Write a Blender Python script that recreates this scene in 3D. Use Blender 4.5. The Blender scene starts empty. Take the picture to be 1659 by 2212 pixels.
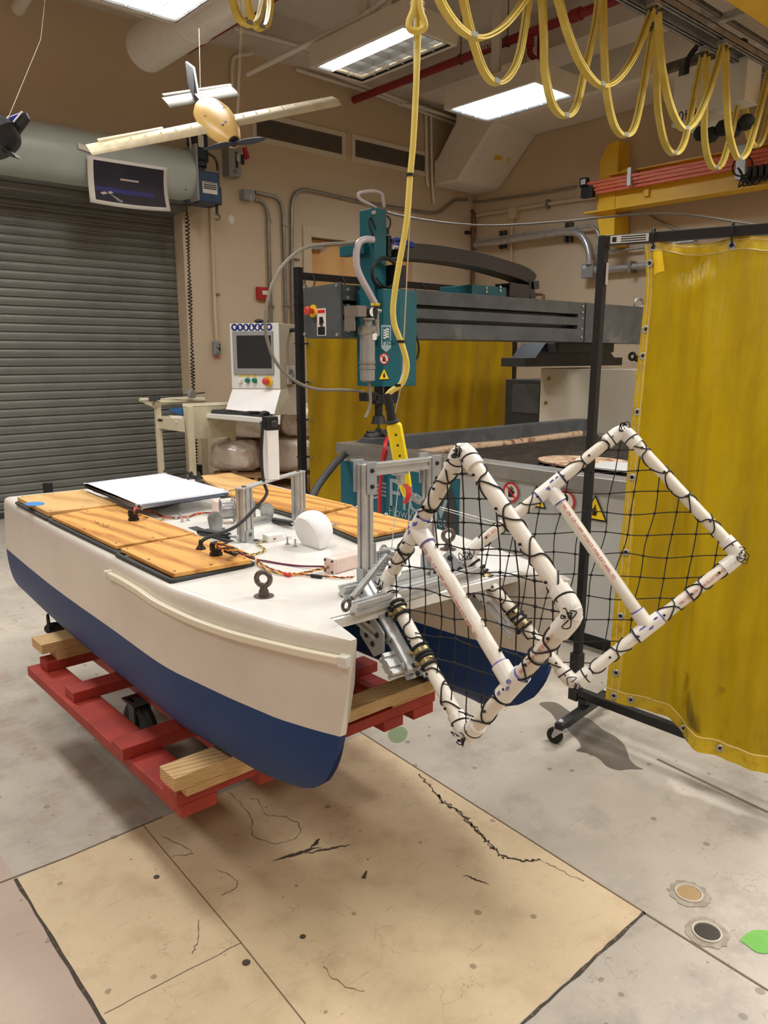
import bpy, math, random
from mathutils import Vector, Matrix
from math import sin, cos, tan, atan, pi, radians, sqrt, exp
random.seed(7)
C = bpy.context.scene.collection
SC = bpy.context.scene
# ------------------------------------------------------------------ camera, world, lights, exposure
F, CX, CY, CAMH = 1664.0, 829.5, 1106.0, 1.55
PITCH, AZ = atan(338/F), radians(48.4)
FW = Vector((cos(AZ), sin(AZ), 0)); RT = Vector((sin(AZ), -cos(AZ), 0)); ZU = Vector((0, 0, 1))
DV = FW*cos(PITCH) - ZU*sin(PITCH); UV = ZU*cos(PITCH) + FW*sin(PITCH)
EYE = Vector((0, 0, CAMH))
cam = bpy.data.objects.new('camera', bpy.data.cameras.new('camera')); C.objects.link(cam)
cam.data.sensor_fit = 'HORIZONTAL'; cam.data.sensor_width = 36; cam.data.lens = F/1659*36
cam.data.clip_start = .05; cam.data.clip_end = 60
cam.matrix_world = Matrix.Translation(EYE) @ Matrix((RT, UV, -DV)).transposed().to_4x4()
SC.camera = cam
W = bpy.data.worlds.new('world'); SC.world = W; W.use_nodes = True
W.node_tree.nodes['Background'].inputs[0].default_value = (.9, .93, 1, 1); W.node_tree.nodes['Background'].inputs[1].default_value = .05
SC.view_settings.view_transform = 'Standard'; SC.view_settings.look = 'None'; SC.view_settings.gamma = 1
SC.view_settings.use_curve_mapping = False; SC.view_settings.exposure = -0.08
LAMP_STRENGTH = 30.0
SC.cycles.max_bounces = 12; SC.cycles.diffuse_bounces = 7
def area_lamp(x, y, z, power, sx=.56, sy=1.16, col=(1, .985, .955), spread=150):
    l = bpy.data.lights.new('unseen_fill_lamp', 'AREA'); l.shape = 'RECTANGLE'; l.size = sx; l.size_y = sy
    l.energy = power; l.color = col; l.spread = radians(spread)
    o = bpy.data.objects.new('unseen_fill_lamp', l); C.objects.link(o); o.location = (x, y, z); return o
for (x, y, w_) in ((.6, 5.3, 80), (.6, 2.0, 26), (2.8, 1.2, 44), (4.8, 1.0, 90), (6.9, 1.6, 110), (2.8, -2, 62), (.3, -2, 44), (5.5, -2, 60), (-1.8, 4, 45), (-1.8, .5, 22)):  # unseen lamps added out of view, each power set to balance the light
    area_lamp(x, y, 3.98, w_)
# ------------------------------------------------------------------ from a pixel of the view to a point on a real plane
def ray(x, y): return DV + RT*((x-CX)/F) - UV*((y-CY)/F)
def PZ(x, y, z): r = ray(x, y); return EYE + r*((z-CAMH)/r.z)
def PX(x, y, X): r = ray(x, y); return EYE + r*(X/r.x)
def PY(x, y, Y): r = ray(x, y); return EYE + r*(Y/r.y)
def PP(x, y, p, n): r = ray(x, y); n = Vector(n); return EYE + r*((Vector(p)-EYE).dot(n)/r.dot(n))
def PD(x, y, d): return PP(x, y, EYE + FW*d, FW)
# ------------------------------------------------------------------ materials
def lin(c): 
    f = lambda v: v/12.92 if v <= .04045 else ((v+.055)/1.055)**2.4
    return tuple(f(v/255) for v in c) + (1,)
MATS = {}
def mat(name, col, rough=.5, metal=0, n1=None, n2=None, bump=None, spec=None, trans=None, emit=None, coat=0, alpha=None, stretch=None):
    """n1/n2 = (scale, colour, low, high): noise patches of a second colour; bump = (scale, strength)"""
    m = bpy.data.materials.new(name); m.use_nodes = True; MATS[name] = m
    N = m.node_tree.nodes; L = m.node_tree.links; b = N['Principled BSDF']
    b.inputs['Base Color'].default_value = lin(col); b.inputs['Roughness'].default_value = rough; b.inputs['Metallic'].default_value = metal
    if spec is not None: b.inputs['Specular IOR Level'].default_value = spec
    if coat: b.inputs['Coat Weight'].default_value = coat; b.inputs['Coat Roughness'].default_value = .15
    if trans: b.inputs['Transmission Weight'].default_value = trans
    if alpha is not None: b.inputs['Alpha'].default_value = alpha
    if emit: b.inputs['Emission Color'].default_value = lin(emit[0]); b.inputs['Emission Strength'].default_value = emit[1]
    co = N.new('ShaderNodeNewGeometry'); src = co.outputs['Position']
    if stretch:
        mp = N.new('ShaderNodeMapping'); mp.inputs['Scale'].default_value = stretch; L.new(src, mp.inputs['Vector']); src = mp.outputs['Vector']
    cur = None
    for nn in (n1, n2):
        if not nn: continue
        t = N.new('ShaderNodeTexNoise'); t.inputs['Scale'].default_value = nn[0]; t.inputs['Detail'].default_value = 7; t.inputs['Roughness'].default_value = .6
        L.new(src, t.inputs['Vector'])
        r = N.new('ShaderNodeMapRange'); r.inputs['From Min'].default_value = nn[2]; r.inputs['From Max'].default_value = nn[3]
        L.new(t.outputs['Fac'], r.inputs['Value'])
        mx = N.new('ShaderNodeMix'); mx.data_type = 'RGBA'; L.new(r.outputs['Result'], mx.inputs['Factor'])
        if cur: L.new(cur, mx.inputs['A'])
        else: mx.inputs['A'].default_value = lin(col)
        mx.inputs['B'].default_value = lin(nn[1]); cur = mx.outputs['Result']
    if cur: L.new(cur, b.inputs['Base Color'])
    if bump:
        t = N.new('ShaderNodeTexNoise'); t.inputs['Scale'].default_value = bump[0]; t.inputs['Detail'].default_value = 5
        L.new(src, t.inputs['Vector']); bp = N.new('ShaderNodeBump'); bp.inputs['Strength'].default_value = bump[1]; bp.inputs['Distance'].default_value = .004
        L.new(t.outputs['Fac'], bp.inputs['Height']); L.new(bp.outputs['Normal'], b.inputs['Normal'])
    return m
def wood(name, c1, c2, axis=(1, 1, 1), rough=.55, scale=14, dist=5, fine=(6, 60, 6)):
    m = bpy.data.materials.new(name); m.use_nodes = True; N = m.node_tree.nodes; L = m.node_tree.links; b = N['Principled BSDF']
    g = N.new('ShaderNodeNewGeometry'); mp = N.new('ShaderNodeMapping'); mp.inputs['Scale'].default_value = axis; L.new(g.outputs['Position'], mp.inputs['Vector'])
    w = N.new('ShaderNodeTexWave'); w.wave_type = 'BANDS'; w.bands_direction = 'DIAGONAL'; w.inputs['Scale'].default_value = scale; w.inputs['Distortion'].default_value = dist
    w.inputs['Detail'].default_value = 3; w.inputs['Detail Scale'].default_value = 1.2; L.new(mp.outputs['Vector'], w.inputs['Vector'])
    t = N.new('ShaderNodeTexNoise'); t.inputs['Scale'].default_value = 9; t.inputs['Detail'].default_value = 6; L.new(mp.outputs['Vector'], t.inputs['Vector'])
    mx = N.new('ShaderNodeMath'); mx.operation = 'MULTIPLY'; L.new(w.outputs['Fac'], mx.inputs[0]); L.new(t.outputs['Fac'], mx.inputs[1])
    r = N.new('ShaderNodeMapRange'); r.inputs['From Min'].default_value = .1; r.inputs['From Max'].default_value = .62; L.new(mx.outputs[0], r.inputs['Value'])
    c = N.new('ShaderNodeMix'); c.data_type = 'RGBA'; c.inputs['A'].default_value = lin(c1); c.inputs['B'].default_value = lin(c2)
    L.new(r.outputs['Result'], c.inputs['Factor']); L.new(c.outputs['Result'], b.inputs['Base Color']); b.inputs['Roughness'].default_value = rough
    MATS[name] = m; return m
def vinyl(name, col, dark, tr):
    m = bpy.data.materials.new(name); m.use_nodes = True; N = m.node_tree.nodes; L = m.node_tree.links; b = N['Principled BSDF']; out = N['Material Output']
    b.inputs['Roughness'].default_value = .32; g = N.new('ShaderNodeNewGeometry')
    t = N.new('ShaderNodeTexNoise'); t.inputs['Scale'].default_value = 2.2; t.inputs['Detail'].default_value = 8; t.inputs['Roughness'].default_value = .65
    mp = N.new('ShaderNodeMapping'); mp.inputs['Scale'].default_value = (3, 3, .8); L.new(g.outputs['Position'], mp.inputs['Vector']); L.new(mp.outputs['Vector'], t.inputs['Vector'])
    r = N.new('ShaderNodeMapRange'); r.inputs['From Min'].default_value = .42; r.inputs['From Max'].default_value = .75; L.new(t.outputs['Fac'], r.inputs['Value'])
    c = N.new('ShaderNodeMix'); c.data_type = 'RGBA'; c.inputs['A'].default_value = lin(col); c.inputs['B'].default_value = lin(dark); L.new(r.outputs['Result'], c.inputs['Factor'])
    L.new(c.outputs['Result'], b.inputs['Base Color'])
    f = N.new('ShaderNodeTexNoise'); f.inputs['Scale'].default_value = 22; f.inputs['Detail'].default_value = 6; L.new(g.outputs['Position'], f.inputs['Vector'])
    bp = N.new('ShaderNodeBump'); bp.inputs['Strength'].default_value = .12; bp.inputs['Distance'].default_value = .01; L.new(f.outputs['Fac'], bp.inputs['Height']); L.new(bp.outputs['Normal'], b.inputs['Normal'])
    tl = N.new('ShaderNodeBsdfTranslucent'); L.new(c.outputs['Result'], tl.inputs['Color'])
    ms = N.new('ShaderNodeMixShader'); ms.inputs['Fac'].default_value = tr; L.new(b.outputs[0], ms.inputs[1]); L.new(tl.outputs[0], ms.inputs[2]); L.new(ms.outputs[0], out.inputs['Surface'])
    MATS[name] = m; return m
# paint and plastics
mat('wall_paint', (206, 187, 158), .75, n1=(1.2, (199, 180, 152), .35, .75), bump=(60, .08))
mat('ceiling_paint', (216, 209, 199), .8, n1=(1.5, (202, 195, 184), .4, .7))
mat('white_pipe', (228, 222, 211), .6, n1=(8, (216, 209, 198), .5, .8))
mat('fixture_paint', (214, 206, 190), .55)
mat('shutter_paint', (120, 120, 114), .45, metal=.15, n1=(3, (106, 106, 101), .45, .75), n2=(25, (126, 128, 121), .62, .8))
mat('hood_paint', (176, 184, 178), .38, n1=(2, (165, 174, 168), .4, .7))
mat('dark_gap', (30, 29, 27), .8)
mat('black_paint', (26, 26, 27), .4, n1=(40, (48, 47, 46), .66, .8))
mat('black_plastic', (22, 22, 23), .45)
mat('black_rubber', (27, 27, 28), .7)
mat('gasket_rubber', (58, 60, 60), .65)
mat('cord_black', (24, 23, 23), .75)
mat('white_plastic', (240, 238, 236), .35)
mat('white_matte', (238, 238, 240), .55)
mat('dish_white', (232, 234, 243), .4)
mat('dish_edge', (135, 140, 148), .45)
mat('pvc_white', (235, 229, 217), .3, n1=(9, (222, 212, 196), .45, .75), n2=(38, (176, 166, 150), .7, .82))
mat('pvc_fitting', (240, 237, 230), .28, n1=(9, (228, 221, 209), .5, .8))
mat('primer_purple', (96, 96, 178), .5, n1=(30, (140, 140, 196), .45, .6))
mat('hull_white', (226, 219, 208), .3, n1=(4, (216, 209, 197), .4, .7), n2=(70, (168, 160, 146), .735, .8), bump=(7, .2), coat=.2)
mat('deck_white', (232, 231, 226), .28, n1=(3, (224, 222, 215), .4, .7), n2=(85, (150, 142, 128), .74, .79), coat=.2)
mat('hull_blue', (15, 60, 122), .5, n1=(3, (12, 52, 108), .4, .7), n2=(90, (96, 122, 158), .75, .8), bump=(6, .12), spec=.3)
mat('rail_cream', (236, 228, 205), .35, n1=(14, (225, 214, 170), .6, .8))
mat('clear_cap', (225, 222, 214), .3)
mat('teal_paint', (17, 92, 103), .4, n1=(5, (14, 83, 94), .4, .7))
mat('teal_side', (20, 102, 118), .42, n1=(3, (14, 92, 110), .4, .7))
mat('grey_panel', (186, 187, 184), .4, n1=(4, (176, 177, 174), .4, .7))
mat('dark_grey_paint', (84, 87, 88), .42, n1=(4, (70, 73, 75), .45, .6), n2=(2.2, (104, 105, 103), .6, .66))
mat('chain_grey', (62, 60, 58), .5)
mat('charcoal', (58, 60, 62), .5, n1=(6, (46, 48, 50), .4, .7))
mat('light_grey_text', (150, 165, 170), .5)
mat('stainless', (176, 173, 168), .34, metal=.7, n1=(6, (156, 152, 146), .4, .7))
mat('galvanised', (190, 191, 190), .35, metal=.55, n1=(18, (164, 166, 167), .45, .65))
mat('vent_slat', (118, 112, 104), .6)
mat('steel_dark', (112, 110, 106), .45, metal=.8, n1=(12, (88, 86, 82), .45, .7))
mat('eye_steel', (112, 100, 94), .42, metal=.75, n1=(20, (92, 78, 70), .45, .7))
mat('aluminium', (200, 201, 201), .42, metal=.55, n1=(25, (184, 185, 185), .45, .7))
mat('aluminium_plate', (172, 175, 178), .5, metal=.35)
mat('conduit_steel', (158, 154, 146), .4, metal=.7, n1=(14, (134, 130, 122), .45, .7))
mat('grey_box', (142, 144, 140), .5)
mat('grey_sticker', (205, 205, 200), .5)
mat('copper_pipe', (140, 96, 68), .5, metal=.5, n1=(12, (104, 72, 54), .45, .7))
mat('red_pipe', (138, 34, 44), .5)
mat('red_box', (178, 36, 36), .4)
mat('red_button', (206, 70, 56), .35)
mat('yellow_button', (224, 196, 40), .4)
mat('green_button', (18, 120, 96), .3)
mat('crane_yellow', (234, 188, 44), .42, n1=(3, (222, 174, 36), .4, .7))
mat('cable_yellow', (236, 214, 112), .5, n1=(10, (220, 194, 84), .4, .7))
mat('pendant_yellow', (238, 208, 22), .4, n1=(16, (196, 166, 24), .55, .75))
mat('print_black', (38, 34, 30), .6)
mat('conductor_red', (226, 106, 82), .45)
mat('red_lumber', (168, 56, 42), .6, n1=(9, (146, 44, 34), .4, .65), n2=(34, (110, 70, 56), .68, .8), bump=(40, .2))
mat('red_strap', (206, 40, 38), .5)
wood('lumber', (214, 180, 128), (176, 138, 88), (3, 14, 40), .7, 2.2, 2.5)
wood('lumber_end', (220, 188, 136), (190, 154, 104), (20, 20, 30), .75, 4, 3)
wood('plywood', (222, 166, 86), (172, 108, 40), (8, .9, 1), .5, .9, 7)
wood('plywood_pale', (216, 174, 112), (188, 142, 82), (4, 1.2, 1), .55, .7, 8)
wood('plywood_edge', (176, 128, 74), (140, 96, 54), (3, 3, 60), .7, 3, 1)
wood('door_wood', (226, 178, 112), (212, 160, 94), (2, 2, .5), .5, .8, 6)
wood('pallet_wood', (188, 150, 108), (144, 106, 70), (3, 10, 12), .8, 2, 3)
mat('blue_tape', (64, 134, 208), .5)
mat('cream_metal', (216, 206, 178), .45, n1=(8, (204, 193, 164), .45, .75))
mat('console_white', (222, 222, 216), .4)
mat('console_side', (196, 188, 166), .45)
mat('console_bezel', (150, 150, 150), .4)
mat('screen_glass', (44, 46, 50), .15)
mat('label_white', (228, 224, 214), .5)
mat('label_blue', (28, 44, 120), .5)
mat('sign_yellow', (246, 206, 30), .5)
mat('sign_red', (206, 28, 40), .5)
mat('sign_black', (20, 20, 20), .5)
mat('motor_blue', (38, 66, 102), .4, n1=(9, (30, 52, 82), .45, .7))
mat('motor_dark', (30, 40, 54), .45)
mat('plane_cream', (246, 208, 128), .4, n1=(5, (238, 196, 112), .4, .7))
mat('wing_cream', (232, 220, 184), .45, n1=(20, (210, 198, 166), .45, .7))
mat('tail_grey', (98, 93, 81), .55, n1=(12, (84, 79, 68), .45, .7))
mat('wing_grey', (198, 187, 158), .5, n1=(12, (176, 166, 138), .45, .7))  # darker copy of the wing cream: shade on the right wing put into colour
mat('carbon_black', (40, 42, 48), .4)
mat('model_blue', (40, 54, 150), .35)
mat('prop_slate', (62, 70, 88), .5)
mat('photo_white', (226, 222, 216), .5)
mat('photo_dark', (44, 44, 56), .3, n1=(3, (58, 56, 66), .4, .7))
mat('photo_blue', (58, 60, 120), .3)
mat('photo_light', (196, 180, 178), .4)
mat('bag_plastic', (226, 216, 205), .16, n1=(5, (208, 176, 156), .5, .66), bump=(16, 1.0), spec=.8)
mat('blue_binder', (34, 96, 160), .4)
mat('paper', (226, 222, 214), .6)
mat('hose_clear', (190, 180, 182), .25)
mat('hose_grey', (128, 122, 110), .4)
mat('hose_red', (206, 44, 56), .4)
mat('hose_dark', (62, 62, 62), .55)
mat('pendant_boot', (28, 28, 28), .6)
mat('wire_red', (200, 60, 50), .5); mat('wire_orange', (226, 120, 40), .5); mat('wire_yellow', (226, 190, 70), .5); mat('wire_black', (34, 30, 30), .5); mat('wire_maroon', (110, 40, 66), .5)
mat('print_pink', (236, 206, 196), .35, n1=(20, (246, 228, 220), .4, .7))
mat('motor_silver', (176, 176, 176), .3, metal=.6, n1=(12, (164, 164, 164), .45, .7))
mat('brass', (176, 160, 112), .3, metal=.8)
mat('slurry', (60, 54, 46), .75, n1=(6, (86, 72, 56), .5, .7), n2=(2.5, (120, 78, 50), .66, .74), bump=(20, .6))
mat('rust_pale', (188, 160, 130), .7, n1=(12, (120, 70, 46), .5, .62))
mat('drain_rim', (196, 188, 174), .5)
mat('grout', (146, 136, 123), .85, n1=(30, (164, 154, 140), .45, .6))
mat('drain_brass', (176, 150, 110), .5, metal=.4)
mat('drain_dark', (60, 54, 48), .5, metal=.4)
mat('green_paint', (108, 170, 78), .8, n1=(14, (126, 182, 92), .45, .7))
mat('green_mark', (112, 150, 96), .8, alpha=.5)
mat('wet_floor', (112, 104, 93), .22, n1=(6, (102, 95, 85), .4, .7), alpha=.8)
mat('crack_dark', (72, 64, 54), .9)
mat('crack_faint', (112, 96, 76), .9)
mat('joint_dark', (70, 62, 54), .9, n1=(60, (120, 108, 94), .55, .7))
mat('steel_wire', (210, 210, 206), .3, metal=.6)
mat('bracket_grey', (132, 122, 112), .45, metal=.3)
mat('string', (196, 186, 170), .6)
vinyl('curtain_yellow', (208, 180, 14), (182, 152, 10), .3)
vinyl('curtain_back', (216, 178, 28), (188, 150, 26), .3)
mat('curtain_hem', (208, 176, 30), .4, n1=(30, (178, 146, 18), .5, .7))
def grime(name, col):
    m = mat(name, col, .7); N = m.node_tree.nodes; L = m.node_tree.links; g = N.new('ShaderNodeNewGeometry'); t = N.new('ShaderNodeTexNoise'); t.inputs['Scale'].default_value = 7; t.inputs['Detail'].default_value = 8
    mp = N.new('ShaderNodeMapping'); mp.inputs['Scale'].default_value = (1.6, 1.6, .7); L.new(g.outputs['Position'], mp.inputs['Vector']); L.new(mp.outputs['Vector'], t.inputs['Vector']); r = N.new('ShaderNodeMapRange'); r.inputs['From Min'].default_value = .52; r.inputs['From Max'].default_value = .72; r.inputs['To Max'].default_value = .6; L.new(t.outputs['Fac'], r.inputs['Value']); L.new(r.outputs['Result'], N['Principled BSDF'].inputs['Alpha'])
grime('curtain_grime', (74, 60, 20))
mat('tube_lit', (255, 250, 240), .5, emit=((255, 253, 249), LAMP_STRENGTH))
mat('tube_cool', (240, 246, 255), .5, emit=((236, 244, 255), LAMP_STRENGTH))
mat('tube_off', (120, 116, 108), .5, emit=((255, 250, 240), .25))
mat('louver', (214, 216, 216), .25, metal=.5)
# ------------------------------------------------------------------ mesh builder
class M:
    def __init__(s): s.v = []; s.f = []; s.k = []; s.mi = 0
    def add(s, vs, fs):
        n = len(s.v); s.v += [Vector(p) for p in vs]; s.f += [tuple(i+n for i in f) for f in fs]; s.k += [s.mi]*len(fs); return s
    def box(s, a, b):
        x0, x1 = sorted((a[0], b[0])); y0, y1 = sorted((a[1], b[1])); z0, z1 = sorted((a[2], b[2]))
        return s.add([(x0,y0,z0),(x1,y0,z0),(x1,y1,z0),(x0,y1,z0),(x0,y0,z1),(x1,y0,z1),(x1,y1,z1),(x0,y1,z1)],
                     [(3,2,1,0),(4,5,6,7),(0,1,5,4),(1,2,6,5),(2,3,7,6),(3,0,4,7)])
    def obox(s, c, ax, ay, az):
        c, ax, ay, az = map(Vector, (c, ax, ay, az))     # half axes
        if ax.cross(ay).dot(az) < 0: ax = -ax
        return s.add([c-ax-ay-az, c+ax-ay-az, c+ax+ay-az, c-ax+ay-az, c-ax-ay+az, c+ax-ay+az, c+ax+ay+az, c-ax+ay+az],
                     [(3,2,1,0),(4,5,6,7),(0,1,5,4),(1,2,6,5),(2,3,7,6),(3,0,4,7)])
    def prism(s, poly, off):
        n = len(poly); off = Vector(off); P = [Vector(p) for p in poly]
        nn = Vector((0, 0, 0))
        for i in range(n): nn += (P[i]-P[0]).cross(P[(i+1) % n]-P[0])
        if nn.dot(off) > 0: P.reverse()
        s.add(P + [p+off for p in P], [tuple(range(n)), tuple(range(2*n-1, n-1, -1))] + [(i, i+n, (i+1) % n+n, (i+1) % n) for i in range(n)]); return s
    def poly(s, pts): return s.add(pts, [tuple(range(len(pts)))])
    def frame(s, d, ref=None):
        d = Vector(d).normalized(); r = Vector(ref) if ref is not None else (Vector((0, 0, 1)) if abs(d.z) < .9 else Vector((1, 0, 0)))
        a = d.cross(r).normalized(); return a, a.cross(d).normalized()   # side, up
    def tube(s, pts, r, n=8, closed=False, cap=True, sq=False):
        P = [Vector(p) for p in pts]; m = len(P); R = r if hasattr(r, '__len__') else [r]*m
        T = []
        for i in range(m):
            a = P[(i-1) % m] if (closed or i > 0) else P[0]; b = P[(i+1) % m] if (closed or i < m-1) else P[-1]
            t = b-a; T.append(t.normalized() if t.length > 1e-9 else Vector((0, 0, 1)))
        a, u = s.frame(T[0]); vs = []
        for i in range(m):
            u = u - T[i]*u.dot(T[i]); u = u.normalized() if u.length > 1e-6 else s.frame(T[i])[1]; a = T[i].cross(u)
            for j in range(n):
                w = 2*pi*(j+.5*(sq))/n; vs.append(P[i] + (a*cos(w)+u*sin(w))*R[i])
        fs = [(i*n+j, i*n+(j+1) % n, ((i+1) % m)*n+(j+1) % n, ((i+1) % m)*n+j) for i in range(m if closed else m-1) for j in range(n)]
        if cap and not closed: fs += [tuple(range(n-1, -1, -1)), tuple(range((m-1)*n, m*n))]
        return s.add(vs, fs)
    def cyl(s, p0, p1, r0, r1=None, n=16): return s.tube([p0, p1], [r0, r0 if r1 is None else r1], n)
    def lathe(s, o, axis, prof, n=20):
        axis = Vector(axis).normalized(); o = Vector(o); a, u = s.frame(axis); vs = []
        for (r, h) in prof:
            for j in range(n): w = 2*pi*j/n; vs.append(o + axis*h + (a*cos(w)+u*sin(w))*max(r, 1e-5))
        m = len(prof); fs = [(i*n+j, i*n+(j+1) % n, (i+1)*n+(j+1) % n, (i+1)*n+j) for i in range(m-1) for j in range(n)]
        return s.add(vs, fs + [tuple(range(n-1, -1, -1)), tuple(range((m-1)*n, m*n))])
    def sph(s, c, r, n=12, sc=(1, 1, 1)):
        c = Vector(c); vs = [c + Vector((0, 0, r*sc[2]))]; k = n//2
        for i in range(1, k):
            p = pi*i/k
            for j in range(n): vs.append(c + Vector((r*sin(p)*cos(2*pi*j/n)*sc[0], r*sin(p)*sin(2*pi*j/n)*sc[1], r*cos(p)*sc[2])))
        vs.append(c - Vector((0, 0, r*sc[2]))); fs = [(0, 1+j, 1+(j+1) % n) for j in range(n)]
        for i in range(k-2): fs += [(1+i*n+j, 1+(i+1)*n+j, 1+(i+1)*n+(j+1) % n, 1+i*n+(j+1) % n) for j in range(n)]
        l = len(vs)-1; b = 1+(k-2)*n; fs += [(l, b+(j+1) % n, b+j) for j in range(n)]
        return s.add(vs, fs)
    def torus(s, c, axis, R, r, n=24, k=8, a0=0, a1=2*pi):
        a, u = s.frame(axis); c = Vector(c); full = abs(a1-a0-2*pi) < 1e-6; m = n if full else n+1
        return s.tube([c+(a*cos(a0+(a1-a0)*i/n)+u*sin(a0+(a1-a0)*i/n))*R for i in range(m)], r, k, closed=full)
    def grid(s, fn, nu, nv, thick=None):
        vs = [fn(i/nu, j/nv) for j in range(nv+1) for i in range(nu+1)]
        return s.add(vs, [(j*(nu+1)+i, j*(nu+1)+i+1, (j+1)*(nu+1)+i+1, (j+1)*(nu+1)+i) for j in range(nv) for i in range(nu)])
    def ribbon(s, pts, wdir, w, t):
        """flat band: pts centre line, wdir width direction, w width, t thickness"""
        P = [Vector(p) for p in pts]; m = len(P); wd = Vector(wdir).normalized(); vs = []
        for i in range(m):
            tg = (P[min(i+1, m-1)]-P[max(i-1, 0)]).normalized(); nn = tg.cross(wd).normalized()
            for (a, b) in ((-1, -1), (1, -1), (1, 1), (-1, 1)): vs.append(P[i] + wd*(a*w/2) + nn*(b*t/2))
        fs = [(i*4+j, i*4+(j+1) % 4, (i+1)*4+(j+1) % 4, (i+1)*4+j) for i in range(m-1) for j in range(4)] + [(3, 2, 1, 0), ((m-1)*4, (m-1)*4+1, (m-1)*4+2, (m-1)*4+3)]
        return s.add(vs, fs)
    def extr(s, p0, p1, w, h=None, up=(0, 0, 1)):
        """slotted aluminium profile"""
        h = h or w; p0, p1 = Vector(p0), Vector(p1); a, u = s.frame(p1-p0, up); g = .02*.5*.45; d = .005
        nx = max(1, round(w/.03)); ny = max(1, round(h/.03)); sec = []
        def side(A, B, k):
            A, B = Vector(A), Vector(B); L = (B-A).length; t = (B-A)/L; nrm = Vector((-t.y, t.x)); out = [A]
            for i in range(k):
                m = A + t*(L*(i+.5)/k); out += [m-t*g, m-t*g+nrm*d, m+t*g+nrm*d, m+t*g]
            return out
        x, y = w/2, h/2
        sec = side((-x, -y), (x, -y), nx) + side((x, -y), (x, y), ny) + side((x, y), (-x, y), nx) + side((-x, y), (-x, -y), ny)
        n = len(sec); vs = [p0 + a*q.x + u*q.y for q in sec] + [p1 + a*q.x + u*q.y for q in sec]
        return s.add(vs, [(i, (i+1) % n, (i+1) % n+n, i+n) for i in range(n)] + [tuple(range(n-1, -1, -1)), tuple(range(n, 2*n))])
def cat(pts, k=6, closed=False):
    """Catmull-Rom through points"""
    P = [Vector(p) for p in pts]; n = len(P); out = []
    for i in range(n if closed else n-1):
        p0 = P[(i-1) % n] if closed or i > 0 else P[0]*2-P[1]; p1 = P[i]; p2 = P[(i+1) % n]; p3 = P[(i+2) % n] if closed or i < n-2 else P[-1]*2-P[-2]
        for j in range(k):
            t = j/k; out.append(.5*((2*p1) + (p2-p0)*t + (2*p0-5*p1+4*p2-p3)*t*t + (3*p1-p0-3*p2+p3)*t**3))
    if not closed: out.append(P[-1])
    return out
ORG = {}
def thing(name, label, cat_, loc, group=None):
    o = bpy.data.objects.new(name, None); C.objects.link(o); o.location = loc; o.empty_display_size = .05; ORG[o.name] = Vector(loc)
    o['label'] = label; o['category'] = cat_
    if group: o['group'] = group
    return o
EACH = set('bolt screw ring grommet tie pipe_hanger seam_band rail_hanger tape_patch cable_tie clamp strap shoe bar marker_square hanging_wire screw_hole scuff_mark hairline_crack expansion_joint busway lettering_band brace_bar trim_line wave_mark knot holes wire_bundle cable_coil control_block air_fitting nozzle_mount hose_arm gusset stub clamp_bolt text_block pencil_mark air_line caster_bolt rib louver_bar lenses bend slab_joint'.split()) | {'primer_stain', 'filter_collar', 'hook'} - {'holes', 'wave_mark', 'hairline_crack', 'pencil_mark', 'rib', 'slab_joint'}
def islands(b):
    """the separate pieces of a builder, each as a builder of its own (pieces whose boxes touch stay together)"""
    p = list(range(len(b.v)))
    def fd(i):
        while p[i] != i: p[i] = p[p[i]]; i = p[i]
        return i
    for f in b.f:
        for i in f[1:]: p[fd(i)] = fd(f[0])
    g = {}
    for i in range(len(b.v)): g.setdefault(fd(i), []).append(i)
    G = [[set(v), [min(b.v[i][k] for i in v)-.001 for k in range(3)], [max(b.v[i][k] for i in v)+.001 for k in range(3)]] for v in g.values()]
    ch = True
    while ch:
        ch = False
        for i in range(len(G)):
            for j in range(i+1, len(G)):
                if all(G[i][1][k] <= G[j][2][k] and G[j][1][k] <= G[i][2][k] for k in range(3)):
                    G[i] = [G[i][0] | G[j][0], [min(a, c) for a, c in zip(G[i][1], G[j][1])], [max(a, c) for a, c in zip(G[i][2], G[j][2])]]; del G[j]; ch = True; break
            if ch: break
    out = []
    for s, _, _ in G:
        ix = sorted(s); mp = {o: n for n, o in enumerate(ix)}; q = M(); q.v = [b.v[i] for i in ix]
        for f, k in zip(b.f, b.k):
            if f[0] in s: q.f.append(tuple(mp[i] for i in f)); q.k.append(k)
        out.append(q)
    return out
def obj(name, b, m, parent=None, label=None, smooth=None, bevel=0, cat_=None, group=None, kind=None, seg=2):
    if parent is not None and name in EACH:
        L = islands(b)
        if len(L) > 1: return [obj_(name, q, m, parent, label, smooth, bevel, cat_, group, kind, seg) for q in L][0]
    return obj_(name, b, m, parent, label, smooth, bevel, cat_, group, kind, seg)
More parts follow.
